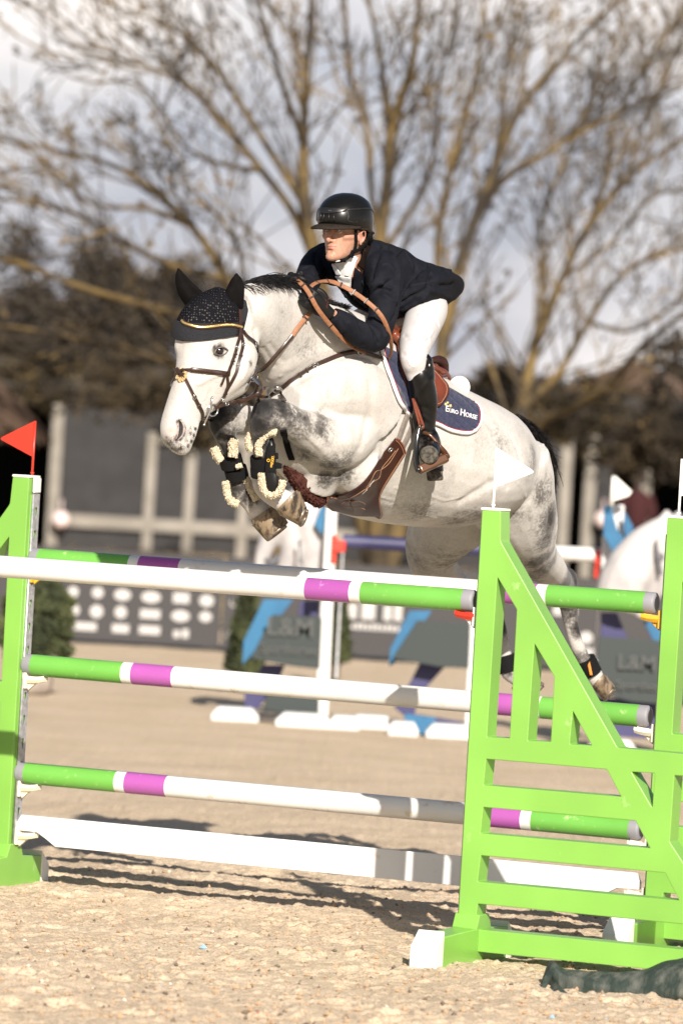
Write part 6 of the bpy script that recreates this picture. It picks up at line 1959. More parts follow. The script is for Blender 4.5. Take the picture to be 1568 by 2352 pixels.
fleece_tube('fleece', fl(((735, 785), (770, 775)), 21.70, .006), FLEECE, FBt, 12, 5, 1.4)
# hind boots
HB = thing('leg_boot', 'small black hind boot with orange print beside the green strut', 'leg boot', P(1350, 1535, 24.0), 'sheepskin leg boots')
legring(1349, 1531, 24.005, .050, P(1358, 1548, 24.02) - P(1342, 1516, 24.0), .075, STRAPB, HB, 'boot_wrap')
plate('orange_print', [(1347, 1520), (1353, 1520), (1360, 1550), (1354, 1551)], 23.948, .002, mat('orange_print', (.65, .22, .02), .6), HB, .001)
HB2 = thing('leg_boot', 'black hind boot seen through the slot of the green wing', 'leg boot', P(1166, 1525, 24.1), 'sheepskin leg boots')
legring(1164, 1524, 24.15, .050, P(1168, 1540, 24.15) - P(1160, 1510, 24.15), .075, STRAPB, HB2, 'boot_wrap')
# ------------------------------------------------------------------ the rider
def Z2d(x, y, d): return P(*Z2(x, y), d)
SKIN = bpy.data.materials.new('rider_skin'); SKIN.use_nodes = True
t = SKIN.node_tree; b = t.nodes['Principled BSDF']; b.inputs['Roughness'].default_value = .5; b.inputs['Specular IOR Level'].default_value = .35
b.inputs['Subsurface Weight'].default_value = .25; b.inputs['Subsurface Radius'].default_value = (1, .35, .2); b.inputs['Subsurface Scale'].default_value = .006
co = t.nodes.new('ShaderNodeTexCoord')
at = t.nodes.new('ShaderNodeAttribute'); at.attribute_name = 'tint'
sepc = t.nodes.new('ShaderNodeSeparateColor'); t.links.new(at.outputs['Color'], sepc.inputs['Color'])
sk = rampn(nz(55, 5, .6).outputs['Fac'], [(.35, (.38, .20, .135)), (.65, (.47, .265, .185))])
lip = t.nodes.new('ShaderNodeRGB'); lip.outputs[0].default_value = (.40, .12, .10, 1)
brw = t.nodes.new('ShaderNodeRGB'); brw.outputs[0].default_value = (.045, .025, .015, 1)
s1_ = mixn(sk.outputs['Color'], lip.outputs[0], sepc.outputs[0]); s2_ = mixn(s1_.outputs['Result'], brw.outputs[0], sepc.outputs[1])
t.links.new(s2_.outputs['Result'], b.inputs['Base Color'])
bp = t.nodes.new('ShaderNodeBump'); bp.inputs['Strength'].default_value = .15; bp.inputs['Distance'].default_value = .001
t.links.new(nz(600, 3, .6).outputs['Fac'], bp.inputs['Height']); t.links.new(bp.outputs['Normal'], b.inputs['Normal'])
JACK = mat('black_navy_jacket_cloth', (.0060, .0066, .0100), .8, 0, (.0078, .0086, .013), 30, .4, .6, bump=.12, bscale=700, bdist=.001, spec=.14)
VELV = mat('brown_velvet', (.010, .006, .005), .95, spec=.05)
SHIRT = mat('white_shirt_cotton', (.66, .65, .64), .8, bump=.3, bscale=420, bdist=.001)
BREE = mat('white_breeches_cloth', (.52, .50, .495), .85, 0, (.46, .44, .445), 14, .45, .7, bump=.1, bscale=500, bdist=.001)
BOOTM = mat('black_riding_boot_leather', (.003, .003, .0032), .30, 0, (.0045, .0042, .004), 20, .4, .6, bump=.15, bscale=22, coat=.12, bdist=.006, spec=.3)
GLOV = mat('black_glove_leather', (.004, .004, .004), .55, spec=.3, bump=.4, bscale=300, bdist=.001)
DUST = mat('dusty_boot_toe', (.03, .026, .021), .95, 0, (.10, .088, .07), 60, .4, .6, bump=.4, bscale=200, bdist=.001)

RID = thing('person', 'rider in black helmet, dark jacket and white breeches leaning over the horse neck', 'person', P(930, 780, 22.4))
# head frame
Fd = Vector((-.60, -.80, -.03)).normalized()          # facing
Sd = Vector((.80, -.60, 0)).normalized()              # its left (near side)
Sd = (Sd - Fd * Sd.dot(Fd)).normalized(); Ud = Sd.cross(Fd).normalized()
if Ud.z < 0: Ud = -Ud
tilt = R(3)
EAR = Z2d(642, 478, 22.02)
HO = EAR - Sd * .073 * RK
def HL(f, s, u):
    if u < -.02: u = -.02 + (u + .02) * .70
    return HO + (Fd * f + Sd * s + Ud * u) * RK
mb = MB(); rg = []
HR = [(-.128, .062, .018, .014), (-.118, .080, .004, .025), (-.104, .086, -.012, .037), (-.085, .086, -.035, .047), (-.062, .087, -.058, .055), (-.04, .088, -.076, .062),
      (-.015, .086, -.090, .069), (.01, .082, -.098, .072), (.03, .084, -.102, .074), (.048, .093, -.104, .075), (.07, .091, -.103, .075), (.095, .075, -.094, .070), (.115, .045, -.07, .055), (.124, .012, -.035, .03)]
for q in spline(HR, 3):
    u_, f1, f0, w = q; c = HL((f1 + f0) / 2, 0, u_)
    rg.append(ring(c, Fd * (f1 - f0) / 2 * RK, Sd * w * RK, 32, .88))
mb.loft(rg)
def hs(pts, r_, n=4, nn=12):
    sp_ = spline([(*p, r) for p, r in zip(pts, r_)], n); mb.tube([HL(*q[:3]) for q in sp_], [q[3] for q in sp_], nn)
# nose
hs([(.086, 0, .036), (.094, 0, .020), (.100, 0, .002), (.105, 0, -.011), (.097, 0, -.019)], [.006, .0070, .0078, .0090, .0075])
for s_ in (-1, 1): hs([(.088, s_ * .009, -.012), (.095, s_ * .0105, -.015), (.089, s_ * .009, -.019)], [.005, .0050, .004])
# lips and chin
hs([(.081, -.022, -.045), (.090, -.012, -.042), (.0935, 0, -.041), (.090, .012, -.042), (.081, .022, -.045)], [.003, .0045, .0052, .0045, .003])
hs([(.080, -.020, -.048), (.088, -.011, -.054), (.0915, 0, -.055), (.088, .011, -.054), (.080, .020, -.048)], [.003, .0048, .0056, .0048, .003])
hs([(.078, -.014, -.098), (.083, 0, -.100), (.078, .014, -.098)], [.016, .019, .016])
# brow and cheekbones
for s_ in (-1, 1):
    hs([(.088, s_ * .010, .046), (.087, s_ * .030, .050), (.070, s_ * .052, .044)], [.008, .009, .008])
    hs([(.066, s_ * .042, .004), (.045, s_ * .056, .004), (.015, s_ * .064, .008)], [.014, .014, .012])
    # ears
    hs([(-.006, s_ * .070, -.022), (-.004, s_ * .078, -.026), (.002, s_ * .080, -.018), (.003, s_ * .081, .004), (.000, s_ * .084, .022), (-.012, s_ * .087, .030), (-.022, s_ * .086, .018), (-.020, s_ * .083, -.002), (-.010, s_ * .078, -.018)], [.004, .005, .004, .0035, .004, .0045, .0045, .004, .004])
    hs([(-.008, s_ * .068, .005), (-.010, s_ * .076, .005)], [.014, .013])
# neck
NK = Z2d(700, 700, 22.22)
mb.tube([HL(-.02, 0, -.04), HL(-.022, .0, -.09), HL(-.03, .0, -.14), NK + Vector((0, .02, -.02))], [.056, .056, .060, .068], 20)
# torso, arms and legs under the clothes
HIPC = Z2d(1180, 960, 22.55)
def tub(pts, nn=18): mb.tube([Z2d(x, y, d) if not isinstance(x, Vector) else x for x, y, d, r in pts], [r for *_, r in pts], nn)
tub(spline([(690, 720, 22.27, .065), (740, 800, 22.34, .10), (860, 840, 22.42, .10), (1000, 860, 22.50, .09), (1130, 890, 22.58, .095), (1220, 930, 22.62, .085)], 4))
SHn = (850, 760, 22.12); SHf = (400, 700, 22.45)
def arm_pts(k=1.0):
    return spline([(760, 740, 22.2, .075 * k), (850, 780, 22.10, .068 * k), (870, 900, 22.04, .055 * k), (850, 1080, 21.98, .048 * k), (800, 1250, 21.93, .046 * k), (770, 1320, 21.88, .045 * k), (700, 1310, 21.84, .043 * k), (600, 1250, 21.80, .040 * k), (500, 1180, 21.76, .034 * k), (420, 1120, 21.73, .026 * k)], 4)
def farm_pts(k=1.0):
    return spline([(560, 700, 22.4, .07 * k), (420, 650, 22.42, .062 * k), (300, 680, 22.38, .054 * k), (230, 780, 22.25, .048 * k), (200, 870, 22.12, .044 * k), (170, 920, 22.0, .04 * k), (120, 890, 21.92, .032 * k), (95, 850, 21.88, .026 * k)], 4)
tub(arm_pts(.85)); tub(farm_pts(.85))
def Q4(x, y, d, r): return (*Z4(x, y), d, r)
def tub4(pts, nn=18, n=4):
    mb.tube([P(*q[:3]) for q in spline(pts, n)], [q[3] for q in spline(pts, n)], nn)
thighN = [Q4(680, 40, 22.46, .060), Q4(635, 140, 22.34, .058), Q4(595, 260, 22.21, .050), Q4(573, 360, 22.11, .044), Q4(570, 450, 22.04, .040), Q4(605, 560, 22.06, .035), Q4(630, 700, 22.06, .038), Q4(648, 850, 22.08, .036), Q4(660, 980, 22.09, .028), Q4(675, 1080, 22.09, .027)]
tub4(thighN)
footN = [Q4(680, 1060, 22.10, .030), Q4(692, 1140, 22.08, .034), Q4(695, 1200, 22.02, .034), Q4(690, 1245, 21.95, .032), Q4(686, 1255, 21.91, .024)]
tub4(footN)
heelN = [Q4(690, 1150, 22.10, .034), Q4(720, 1260, 22.14, .034), Q4(735, 1350, 22.15, .030)]
tub4(heelN)
def off_side(pts):
    o = []
    for q in pts:
        o.append((mirB(P(*q[:3])), q[3]))
    return o
m_ = off_side(spline(thighN, 4)); mb.tube([p for p, r in m_], [r for p, r in m_], 18)
m_ = off_side(spline(footN, 4)); mb.tube([p for p, r in m_], [r for p, r in m_], 18)
# hands : palm, four curled fingers, thumb
def hand(mbx, W_, K_, back, thumb_side, k=1.0, grow=0.0):
    """W_ wrist, K_ knuckle row centre, back: outward normal of the back of the hand, thumb_side: direction towards the thumb"""
    ax_ = (K_ - W_).normalized(); ts = (thumb_side - ax_ * thumb_side.dot(ax_)).normalized(); bk = ax_.cross(ts)
    if bk.dot(back) < 0: bk = -bk
    L_ = (K_ - W_).length; g = grow
    rg_ = []
    for f, wd, tk in ((-.12, .026, .021), (.1, .028, .021), (.4, .036, .020), (.75, .041, .018), (1.0, .041, .015), (1.08, .036, .010)):
        rg_.append(ring(W_ + ax_ * L_ * f, bk * (tk + g), ts * (wd + g), 20, .85))
    mbx.loft(rg_)
    for i, (ln, rr_) in enumerate(((.074, .0092), (.082, .0098), (.077, .0095), (.062, .0082))):
        base = K_ + ts * (.032 - .0215 * i) - ax_ * .004; pts = [base - ax_ * .02]; cur = base; pts.append(cur + bk * .003); a_ = R(18) + R(4) * i
        for sgl in (.42, .32, .26):
            a_ += R(52) if sgl != .42 else R(30)
            cur = cur + (ax_ * cos(a_) - bk * sin(a_)) * ln * sgl; pts.append(cur)
        mbx.tube([Vector(v) for v in spline([tuple(p) for p in pts], 4)], rr_ + g, 10)
    tb = W_ + ax_ * L_ * .30 + ts * .026; pts = [tb - ts * .01, tb + ts * .016 + ax_ * .018, tb + ts * .026 + ax_ * .044 - bk * .006, tb + ts * .022 + ax_ * .068 - bk * .014]
    mbx.tube([Vector(v) for v in spline([tuple(p) for p in pts], 4)], [(.0125 + g) - .0035 * j / 12 for j in range(13)], 10)
Wn = Z2d(378, 1108, 21.715); Kn = Z2d(222, 985, 21.66)
Wf = Z2d(90, 850, 21.87); Kf = Z2d(62, 800, 21.80)
hN = (Wn, Kn, Vector((.2, -1, .5)), Vector((.45, -.1, .9)))
hF = (Z2d(150, 905, 21.95), Z2d(75, 850, 21.86), Vector((-.6, -.4, .6)), Vector((.3, -.2, .9)))
hand(mb, *hN, grow=-.0035); hand(mb, *hF, grow=-.0035)
rbody = remeshed(mb, 'body', .0045, SKIN, None, 3, .5)
def hp(f, s, u): return HL(f, s, u)
items = []
for s_ in (-1, 1):
    items += [(HL(.088, s_ * .031, .026), .013, -.009), (HL(.088, s_ * .016, .022), .008, -.003), (HL(.070, s_ * .040, -.035), .020, -.004), (HL(.03, s_ * .062, -.05), .02, -.002)]
    items += [(HL(.096, s_ * .006, -.022), .003, -.004)]
    items += [(HL(.094, s_ * .012, -.030), .008, -.001)]
items += [(HL(.090, 0, -.068), .010, -.004), (HL(.094, 0, -.028), .004, -.001), (HL(.088, 0, .034), .008, -.002)]
gauss_push(rbody, items)
line_push(rbody, [HL(.084, -.022, -.0470), HL(.093, -.010, -.0478), HL(.0965, 0, -.0482), HL(.093, .010, -.0478), HL(.084, .022, -.0470)], .0028, -.004)
line_push(rbody, [HL(.092, .017, -.018), HL(.084, .026, -.034)], .005, -.001)
cc = get_co(rbody); tint = np.zeros((len(cc), 4)); tint[:, 3] = 1
def tpaint(ch, pts, r, s):
    best = np.full(len(cc), 1e9)
    for p, q in zip(pts[:-1], pts[1:]):
        p, q = np.array(p), np.array(q); dq = q - p; t_ = np.clip(((cc - p) @ dq) / (dq @ dq), 0, 1)[:, None]
        best = np.minimum(best, np.linalg.norm(cc - (p + t_ * dq), axis=1))
    tint[:, ch] = np.maximum(tint[:, ch], s * np.exp(-(best / r) ** 4))
tpaint(0, [HL(.085, -.019, -.045), HL(.096, 0, -.042), HL(.085, .019, -.045)], .0058, .55)
tpaint(0, [HL(.084, -.017, -.049), HL(.095, 0, -.0545), HL(.084, .017, -.049)], .0062, .55)
tpaint(0, [HL(.108, 0, -.012), HL(.104, .004, -.012)], .012, .22)
for s_ in (-1, 1):
    tpaint(1, [HL(.092, s_ * .014, .044), HL(.088, s_ * .034, .050), HL(.070, s_ * .054, .044)], .0045, .85)
    tpaint(0, [HL(.05, s_ * .062, -.01), HL(.045, s_ * .062, -.01)], .025, .12)
    tpaint(0, [HL(-.01, s_ * .08, .0), HL(-.01, s_ * .08, .02)], .022, .3)
# hairline tint of short hair round the ears
for s_ in (-1, 1): tpaint(1, [HL(-.03, s_ * .074, .03), HL(-.05, s_ * .07, -.02), HL(-.07, s_ * .05, -.05)], .016, .8)
ca = rbody.data.color_attributes.new('tint', 'FLOAT_COLOR', 'POINT'); ca.data.foreach_set('color', tint.ravel())
rbody.parent = RID; rbody.matrix_parent_inverse = Matrix.Translation(RID.location).inverted()
# eyes
EW = mat('eye_white', (.55, .50, .47), .2); EI = mat('brown_iris', (.03, .016, .01), .1, coat=1)
for s_ in (-1, 1):
    mb = MB(); c = HL(.0735, s_ * .031, .026); mb.ball(c, .0118, 16); ew = mb.build('eyeball', EW, RID)
    mb = MB(); mb.ball(c + (Fd * .9 + Vector((-.1, 0, 0))).normalized() * .0075, .0052, 12); mb.build('iris', EI, ew)
    mb = MB(); mb.tube([HL(.078, s_ * .045, .026), HL(.086, s_ * .038, .0325), HL(.0885, s_ * .030, .034), HL(.087, s_ * .021, .031), HL(.083, s_ * .017, .026)], [.002, .0028, .003, .0028, .002], 8)
    mb.tube([HL(.078, s_ * .044, .024), HL(.0855, s_ * .036, .019), HL(.087, s_ * .028, .018), HL(.084, s_ * .019, .022)], [.0015, .0022, .0022, .0015], 8)
    mb.build('eyelids', SKIN, RID)
# ---- clothes
def clothes(name, build_fn, vox, m, sm=4):
    mbx = MB(); build_fn(mbx); return remeshed(mbx, name, vox, m, RID, sm, .5)
def on_(o, pts_px, r, a, d=22.1):
    bv = make_bvh(o); pp_ = []
    for q in pts_px:
        h, n_, i_, ds = bv.ray_cast(CL, ray(*q).normalized())
        if h is not None: pp_.append(h)
    if len(pp_) > 1: line_push(o, pp_, r, a)
def loft_px(mbx, rows, n=4, nn=28, side=None, e=1.0, dd=-.06):
    """rows (ax,ay,bx,by,d,halfdepth) in zoom-2 pixels: section between two outline points with a depth radius"""
    rg_ = []
    for q in spline(rows, n):
        a_, b_ = Z2d(q[0], q[1], q[4] + dd), Z2d(q[2], q[3], q[4] + dd); c = (a_ + b_) / 2
        rg_.append(ring(c, (a_ - b_) / 2, (side or Vector((.35, .93, .05))).normalized() * q[5] * RK, nn, e))
    mbx.loft(rg_)
def jacket(mbx):
    # trunk from the collar to the hem, outline traced back / front
    loft_px(mbx, [(735, 480, 560, 640, 22.26, .05), (790, 492, 520, 700, 22.27, .13), (850, 512, 500, 860, 22.29, .165), (930, 540, 560, 990, 22.32, .18), (1020, 572, 640, 1070, 22.36, .185),
                  (1100, 640, 760, 1120, 22.40, .185), (1190, 672, 880, 1150, 22.45, .19), (1290, 705, 1000, 1130, 22.50, .195), (1380, 748, 1130, 1075, 22.54, .195), (1440, 785, 1240, 1062, 22.55, .19), (1456, 810, 1320, 1045, 22.56, .17), (1458, 860, 1390, 1010, 22.57, .10)])
    # far shoulder and sleeve
    mbx.tube([Z2d(x, y, d) for x, y, d, r in farm_pts()], [r * 1.16 for *_, r in farm_pts()], 20)
    loft_px(mbx, [(640, 520, 560, 900, 22.34, .10), (480, 540, 430, 880, 22.40, .09), (360, 530, 300, 850, 22.42, .075), (290, 560, 215, 830, 22.40, .05)])
    # near sleeve
    mbx.tube([Z2d(x, y, d) for x, y, d, r in arm_pts()], [r * (1.22 if i > 8 else 1.16) for i, (*_, r) in enumerate(arm_pts())], 24)
    loft_px(mbx, [(900, 600, 700, 860, 22.2, .08), (930, 700, 740, 900, 22.10, .085), (950, 800, 750, 960, 22.07, .07)])
    # tails over the seat
    loft_px(mbx, [(1210, 740, 960, 1165, 22.40, .13), (1320, 760, 1090, 1100, 22.42, .15), (1430, 795, 1250, 1075, 22.46, .16), (1456, 830, 1360, 1040, 22.5, .12)])
jk = clothes('jacket', jacket, .0062, JACK, 5)
def zl(*pts): return [Z2(*p) for p in pts]
for pts, r, a in [
    (zl((870, 545), (930, 640), (975, 760), (965, 900), (950, 1010)), .012, .007), (zl((845, 560), (800, 640), (770, 720), (750, 820)), .010, -.006),
    (zl((740, 870), (830, 850), (900, 900)), .010, .005), (zl((730, 930), (820, 900), (910, 930)), .008, -.006), (zl((740, 980), (850, 960), (930, 1000)), .009, .004),
    (zl((980, 980), (960, 1100), (920, 1180)), .010, -.008), (zl((1000, 950), (1080, 880), (1200, 860)), .010, .006), (zl((990, 1030), (1100, 960), (1215, 900)), .010, -.007),
    (zl((1000, 1080), (1120, 1020), (1215, 950)), .012, .006), (zl((1235, 700), (1225, 800), (1215, 870)), .010, -.007), (zl((1240, 780), (1330, 740), (1400, 760)), .012, .007),
    (zl((1250, 860), (1340, 880), (1430, 870)), .012, -.006), (zl((1260, 920), (1350, 960), (1400, 980)), .012, .005), (zl((1100, 650), (1120, 740), (1110, 820)), .008, -.004),
    (zl((760, 1180), (840, 1230), (860, 1300)), .009, .006), (zl((720, 1200), (790, 1270), (800, 1360)), .008, -.007), (zl((690, 1200), (740, 1290), (740, 1390)), .009, .005),
    (zl((640, 1190), (680, 1280), (670, 1380)), .007, -.005), (zl((560, 1190), (600, 1280), (590, 1350)), .008, .004), (zl((800, 1120), (860, 1160), (890, 1230)), .010, -.005),
    (zl((480, 1150), (520, 1220), (500, 1290)), .007, -.003), (zl((600, 760), (690, 900), (720, 1000)), .012, .006), (zl((560, 900), (600, 1000), (700, 1080)), .010, -.006),
    (zl((840, 700), (880, 690), (930, 740)), .008, .004), (zl((1030, 600), (1080, 700), (1180, 800)), .006, -.003), (zl((160, 740), (230, 720), (260, 780)), .010, .005), (zl((170, 800), (220, 790), (260, 820)), .008, -.005), (zl((280, 590), (270, 680), (300, 760)), .010, -.006)]:
    on_(jk, pts, r * .85, a * 1.9)
# cloth wrinkles of small scale
c = get_co(jk); n_ = get_no(jk)
wv = (np.sin(c[:, 0] * 75 + c[:, 2] * 40 + 3 * np.sin(c[:, 2] * 22)) * np.sin(c[:, 2] * 31 - c[:, 0] * 18 + 2 * np.sin(c[:, 0] * 27)))
c += n_ * (wv * .0020)[:, None]; set_co(jk, c)
_cj, _cb = get_co(jk), get_co(rbody)
BVJ = BVHTree.FromPolygons([tuple(x) for x in _cj] + [tuple(x) for x in _cb], [tuple(p.vertices) for p in jk.data.polygons] + [tuple(v + len(_cj) for v in p.vertices) for p in rbody.data.polygons])
def onj(x, y, off=.004):
    h, n_, i_, d_ = BVJ.ray_cast(CL, ray(*Z2(x, y)).normalized())
    if h is None: h = Z2d(x, y, 22.1); h, n_, i_, d_ = BVJ.find_nearest(h)
    return h + n_ * off, n_
def patchj(name, outline_a, outline_b, m, off, th, n=24, k=10, dd=None):
    """ruled strip between two edges, laid over the jacket (or at distance dd)"""
    A_s = spline(outline_a, 8); B_s = spline(outline_b, 8); V = []; I_ = []
    A_s = [A_s[int(i * (len(A_s) - 1) / n)] for i in range(n + 1)]; B_s = [B_s[int(i * (len(B_s) - 1) / n)] for i in range(n + 1)]
    for i in range(n + 1):
        for j in range(k + 1):
            f = j / k; x = A_s[i][0] * (1 - f) + B_s[i][0] * f; y = A_s[i][1] * (1 - f) + B_s[i][1] * f
            if dd is None: h, nn_ = onj(x, y, off)
            else:
                h = Z2d(x, y, dd(x, y) if callable(dd) else dd); nn_ = Vector((-.2, -1, 0))
            V.append(h); I_.append(nn_)
    f_ = [(i * (k + 1) + j, i * (k + 1) + j + 1, (i + 1) * (k + 1) + j + 1, (i + 1) * (k + 1) + j) for i in range(n) for j in range(k)]
    o_ = mesh_obj(name, V, f_, m, RID, True)
    bm = bmesh.new(); bm.from_mesh(o_.data); bmesh.ops.recalc_face_normals(bm, faces=bm.faces)
    bm.normal_update()
    if sum((f.normal.dot(cf) for f in bm.faces)) > 0: bmesh.ops.reverse_faces(bm, faces=bm.faces)
    for _ in range(6): bmesh.ops.smooth_vert(bm, verts=[v for v in bm.verts], factor=.5, use_axis_x=True, use_axis_y=True, use_axis_z=True)
    bm.to_mesh(o_.data); bm.free()
    md = o_.modifiers.new('s', 'SOLIDIFY'); md.thickness = th; md.offset = 1
    return o_
# shirt front, cravat and collar
patchj('shirt', [(425, 660), (440, 740), (480, 820), (530, 900), (575, 960)], [(625, 610), (620, 690), (590, 760), (575, 860), (580, 960)], SHIRT, .004, .004)
patchj('cravat', [(445, 780), (470, 820), (500, 860)], [(580, 790), (570, 850), (560, 900)], SHIRT, .009, .006, 12, 8)
patchj('shirt_collar', [(425, 668), (440, 720), (465, 790)], [(462, 700), (490, 740), (515, 775)], SHIRT, .011, .004, 12, 5)
patchj('shirt_collar', [(620, 620), (600, 680), (555, 815)], [(590, 660), (560, 720), (510, 790)], SHIRT, .012, .004, 12, 5)
patchj('velvet_collar', [(655, 530), (640, 590), (625, 650), (600, 700)], [(725, 520), (722, 600), (718, 700), (660, 762)], VELV, .012, .008, 14, 8)
patchj('lapel', [(600, 700), (580, 790), (575, 890), (600, 1010)], [(655, 765), (690, 830), (700, 860), (660, 960)], JACK, .008, .006, 16, 8)
patchj('lapel', [(420, 680), (440, 770), (500, 880), (560, 960)], [(370, 690), (370, 790), (420, 900), (540, 1010)], JACK, .008, .006, 16, 8)
patchj('shirt_cuff', [(402, 1082), (398, 1110), (382, 1146)], [(414, 1088), (412, 1116), (396, 1156)], SHIRT, .002, .003, 8, 3)
mb = MB()
for ln in (((1020, 562), (1060, 620), (1110, 640)), ((1100, 640), (1160, 740), (1225, 800), (1222, 870), (1120, 960), (1000, 1060))):
    pp_ = [onj(*q, .0006)[0] for q in spline(ln, 6)]; mb.tube(pp_, .0012, 5)
mb.build('seam', JACK, RID)
# breeches
def bree(mbx):
    pts = spline([Q4(705, -10, 22.46, .070), Q4(672, 50, 22.38, .080), Q4(622, 180, 22.24, .074), Q4(580, 310, 22.12, .065), Q4(563, 430, 22.03, .055), Q4(580, 520, 22.045, .048), Q4(610, 620, 22.05, .045), Q4(628, 700, 22.06, .045)], 5)
    mbx.tube([P(*q[:3]) for q in pts], [q[3] for q in pts], 26)
    m2 = off_side(pts); mbx.tube([p for p, r in m2], [r for p, r in m2], 26)
    a_ = Z2d(1200, 960, 22.5); mbx.tube([Z2d(1250, 930, 22.62), Z2d(1190, 930, 22.55), Z2d(1100, 940, 22.52)], [.085, .112, .10], 24)
br = clothes('breeches', bree, .007, BREE, 5)
def z4l(*p): return [Z4(*q) for q in p]
for pts, r, a in [(z4l((700, 60), (740, 110), (770, 150)), .008, -.006), (z4l((640, 270), (690, 250), (720, 200)), .008, .005), (z4l((620, 330), (660, 310), (690, 270)), .007, -.005), (z4l((560, 500), (610, 470), (640, 420)), .008, .004), (z4l((730, 30), (700, 90), (640, 120)), .012, -.008), (z4l((740, 80), (690, 150), (650, 170)), .008, -.006), (z4l((480, 240), (520, 270), (560, 260)), .008, -.004), (z4l((700, 200), (670, 240), (640, 250)), .007, -.005), (z4l((470, 400), (520, 420), (560, 400)), .007, -.004)]:
    on_(br, pts, r, a)
bvb = make_bvh(br)
def onb(x, y, off):
    h, n_, i_, d_ = bvb.ray_cast(CL, ray(*Z4(x, y)).normalized())
    if h is None: h, n_, i_, d_ = bvb.find_nearest(P(*Z4(x, y), 22.1))
    return h + n_ * off
for ln in (((600, 60), (560, 180), (520, 320), (505, 420), (530, 500)), ((720, 60), (690, 170), (640, 280), (620, 370))):
    mb = MB(); mb.tube([onb(*q, .0004) for q in spline(ln, 6)], .0013, 5); mb.build('breeches_seam', BREE, RID)
# boots
def boot(mbx, mir=False):
    def tb(pts, nn=26, n=5):
        s_ = spline(pts, n); L1_ = [(P(*q[:3]), q[3]) for q in s_]
        if mir: L1_ = [(mirB(p), r) for p, r in L1_]
        mbx.tube([p for p, r in L1_], [r for p, r in L1_], nn)
    tb([Q4(600, 520, 22.05, .042), Q4(612, 580, 22.05, .051), Q4(632, 680, 22.065, .0535), Q4(650, 800, 22.08, .0535), Q4(652, 920, 22.09, .048), Q4(650, 1010, 22.09, .044), Q4(668, 1080, 22.09, .040), Q4(690, 1150, 22.09, .043)])
    tb([Q4(655, 395, 22.03, .010), Q4(660, 440, 22.03, .027), Q4(648, 500, 22.045, .040), Q4(640, 600, 22.06, .048)])
    tb([Q4(675, 1080, 22.10, .042), Q4(692, 1150, 22.07, .046), Q4(698, 1205, 22.0, .045), Q4(692, 1240, 21.93, .041), Q4(688, 1258, 21.885, .030)])
    tb([Q4(690, 1160, 22.10, .042), Q4(718, 1270, 22.14, .040), Q4(732, 1350, 22.14, .037), Q4(735, 1392, 22.14, .036)])
for mir, nm in ((False, 'riding_boot'), (True, 'riding_boot')):
    mbx = MB(); boot(mbx, mir); bo = remeshed(mbx, nm, .005, BOOTM, RID, 5, .5)
    if not mir:
        for pts, r, a in [(z4l((600, 1075), (660, 1055), (720, 1065)), .006, -.005), (z4l((610, 1110), (670, 1090), (735, 1105)), .006, .004), (z4l((620, 1140), (680, 1125), (740, 1140)), .005, -.004), (z4l((600, 940), (640, 920), (700, 960)), .010, .003), (z4l((560, 850), (640, 840), (720, 870)), .012, -.003), (z4l((620, 700), (680, 640), (720, 600)), .012, .003)]:
            on_(bo, pts, r, a)
        # dusty toe cap
        bm = bmesh.new(); bm.from_mesh(bo.data)
        cT = P(*Z4(690, 1255), 21.86); bmesh.ops.delete(bm, geom=[v for v in bm.verts if (v.co - cT).length > .062 or v.co.y > 21.945 + DOFF], context='VERTS')
        bm.normal_update()
        for v, nn_ in [(v, v.normal.copy()) for v in bm.verts]: v.co += nn_ * .0016
        me_ = bpy.data.meshes.new('toe_cap'); bm.to_mesh(me_); bm.free(); me_.materials.clear(); me_.materials.append(DUST)
        tc_ = bpy.data.objects.new('toe_cap', me_); COL.objects.link(tc_); tc_.parent = bo; tc_.matrix_parent_inverse = Matrix.Identity(4)
        tc_.matrix_parent_inverse = Matrix.Translation(RID.location).inverted() if False else Matrix.Identity(4)
        mb = MB(); c0 = P(*Z4(738, 1418), 22.10)
        mb.box(c0, Vector((.033, 0, .004)), Vector((.0, .036, -.0)), Vector((-.004, 0, .022)))
        hb = mb.build('boot_heel', DUST, bo, True, 30); hb.matrix_parent_inverse = Matrix.Identity(4); bevel(hb, .008)
        mb = MB(); pz = P(*Z4(692, 492), 21.985); mb.ball(pz, .0038, 12, sc=(.8, .4, 1.4)); bg_ = mb.build('zip_tab', GALV, bo); bg_.matrix_parent_inverse = Matrix.Identity(4)
# gloves
for hh, nm in ((hN, 'glove'), (hF, 'glove')):
    mbx = MB(); hand(mbx, *hh, grow=.0018); gl = remeshed(mbx, nm, .0021, GLOV, RID, 2, .4)
    if hh is hN:
        mb = MB(); rs = random.Random(2); bvg = make_bvh(gl)
        for k in range(14):
            h, n_, i_, d_ = bvg.ray_cast(CL, ray(*Z2(372 + rs.uniform(-10, 12), 985 + k * 6)).normalized())
            if h is not None: mb.ball(h, .0011, 6)
        mb.build('red_perforations', mat('red_glove_dots', (.35, .05, .03), .6), RID)
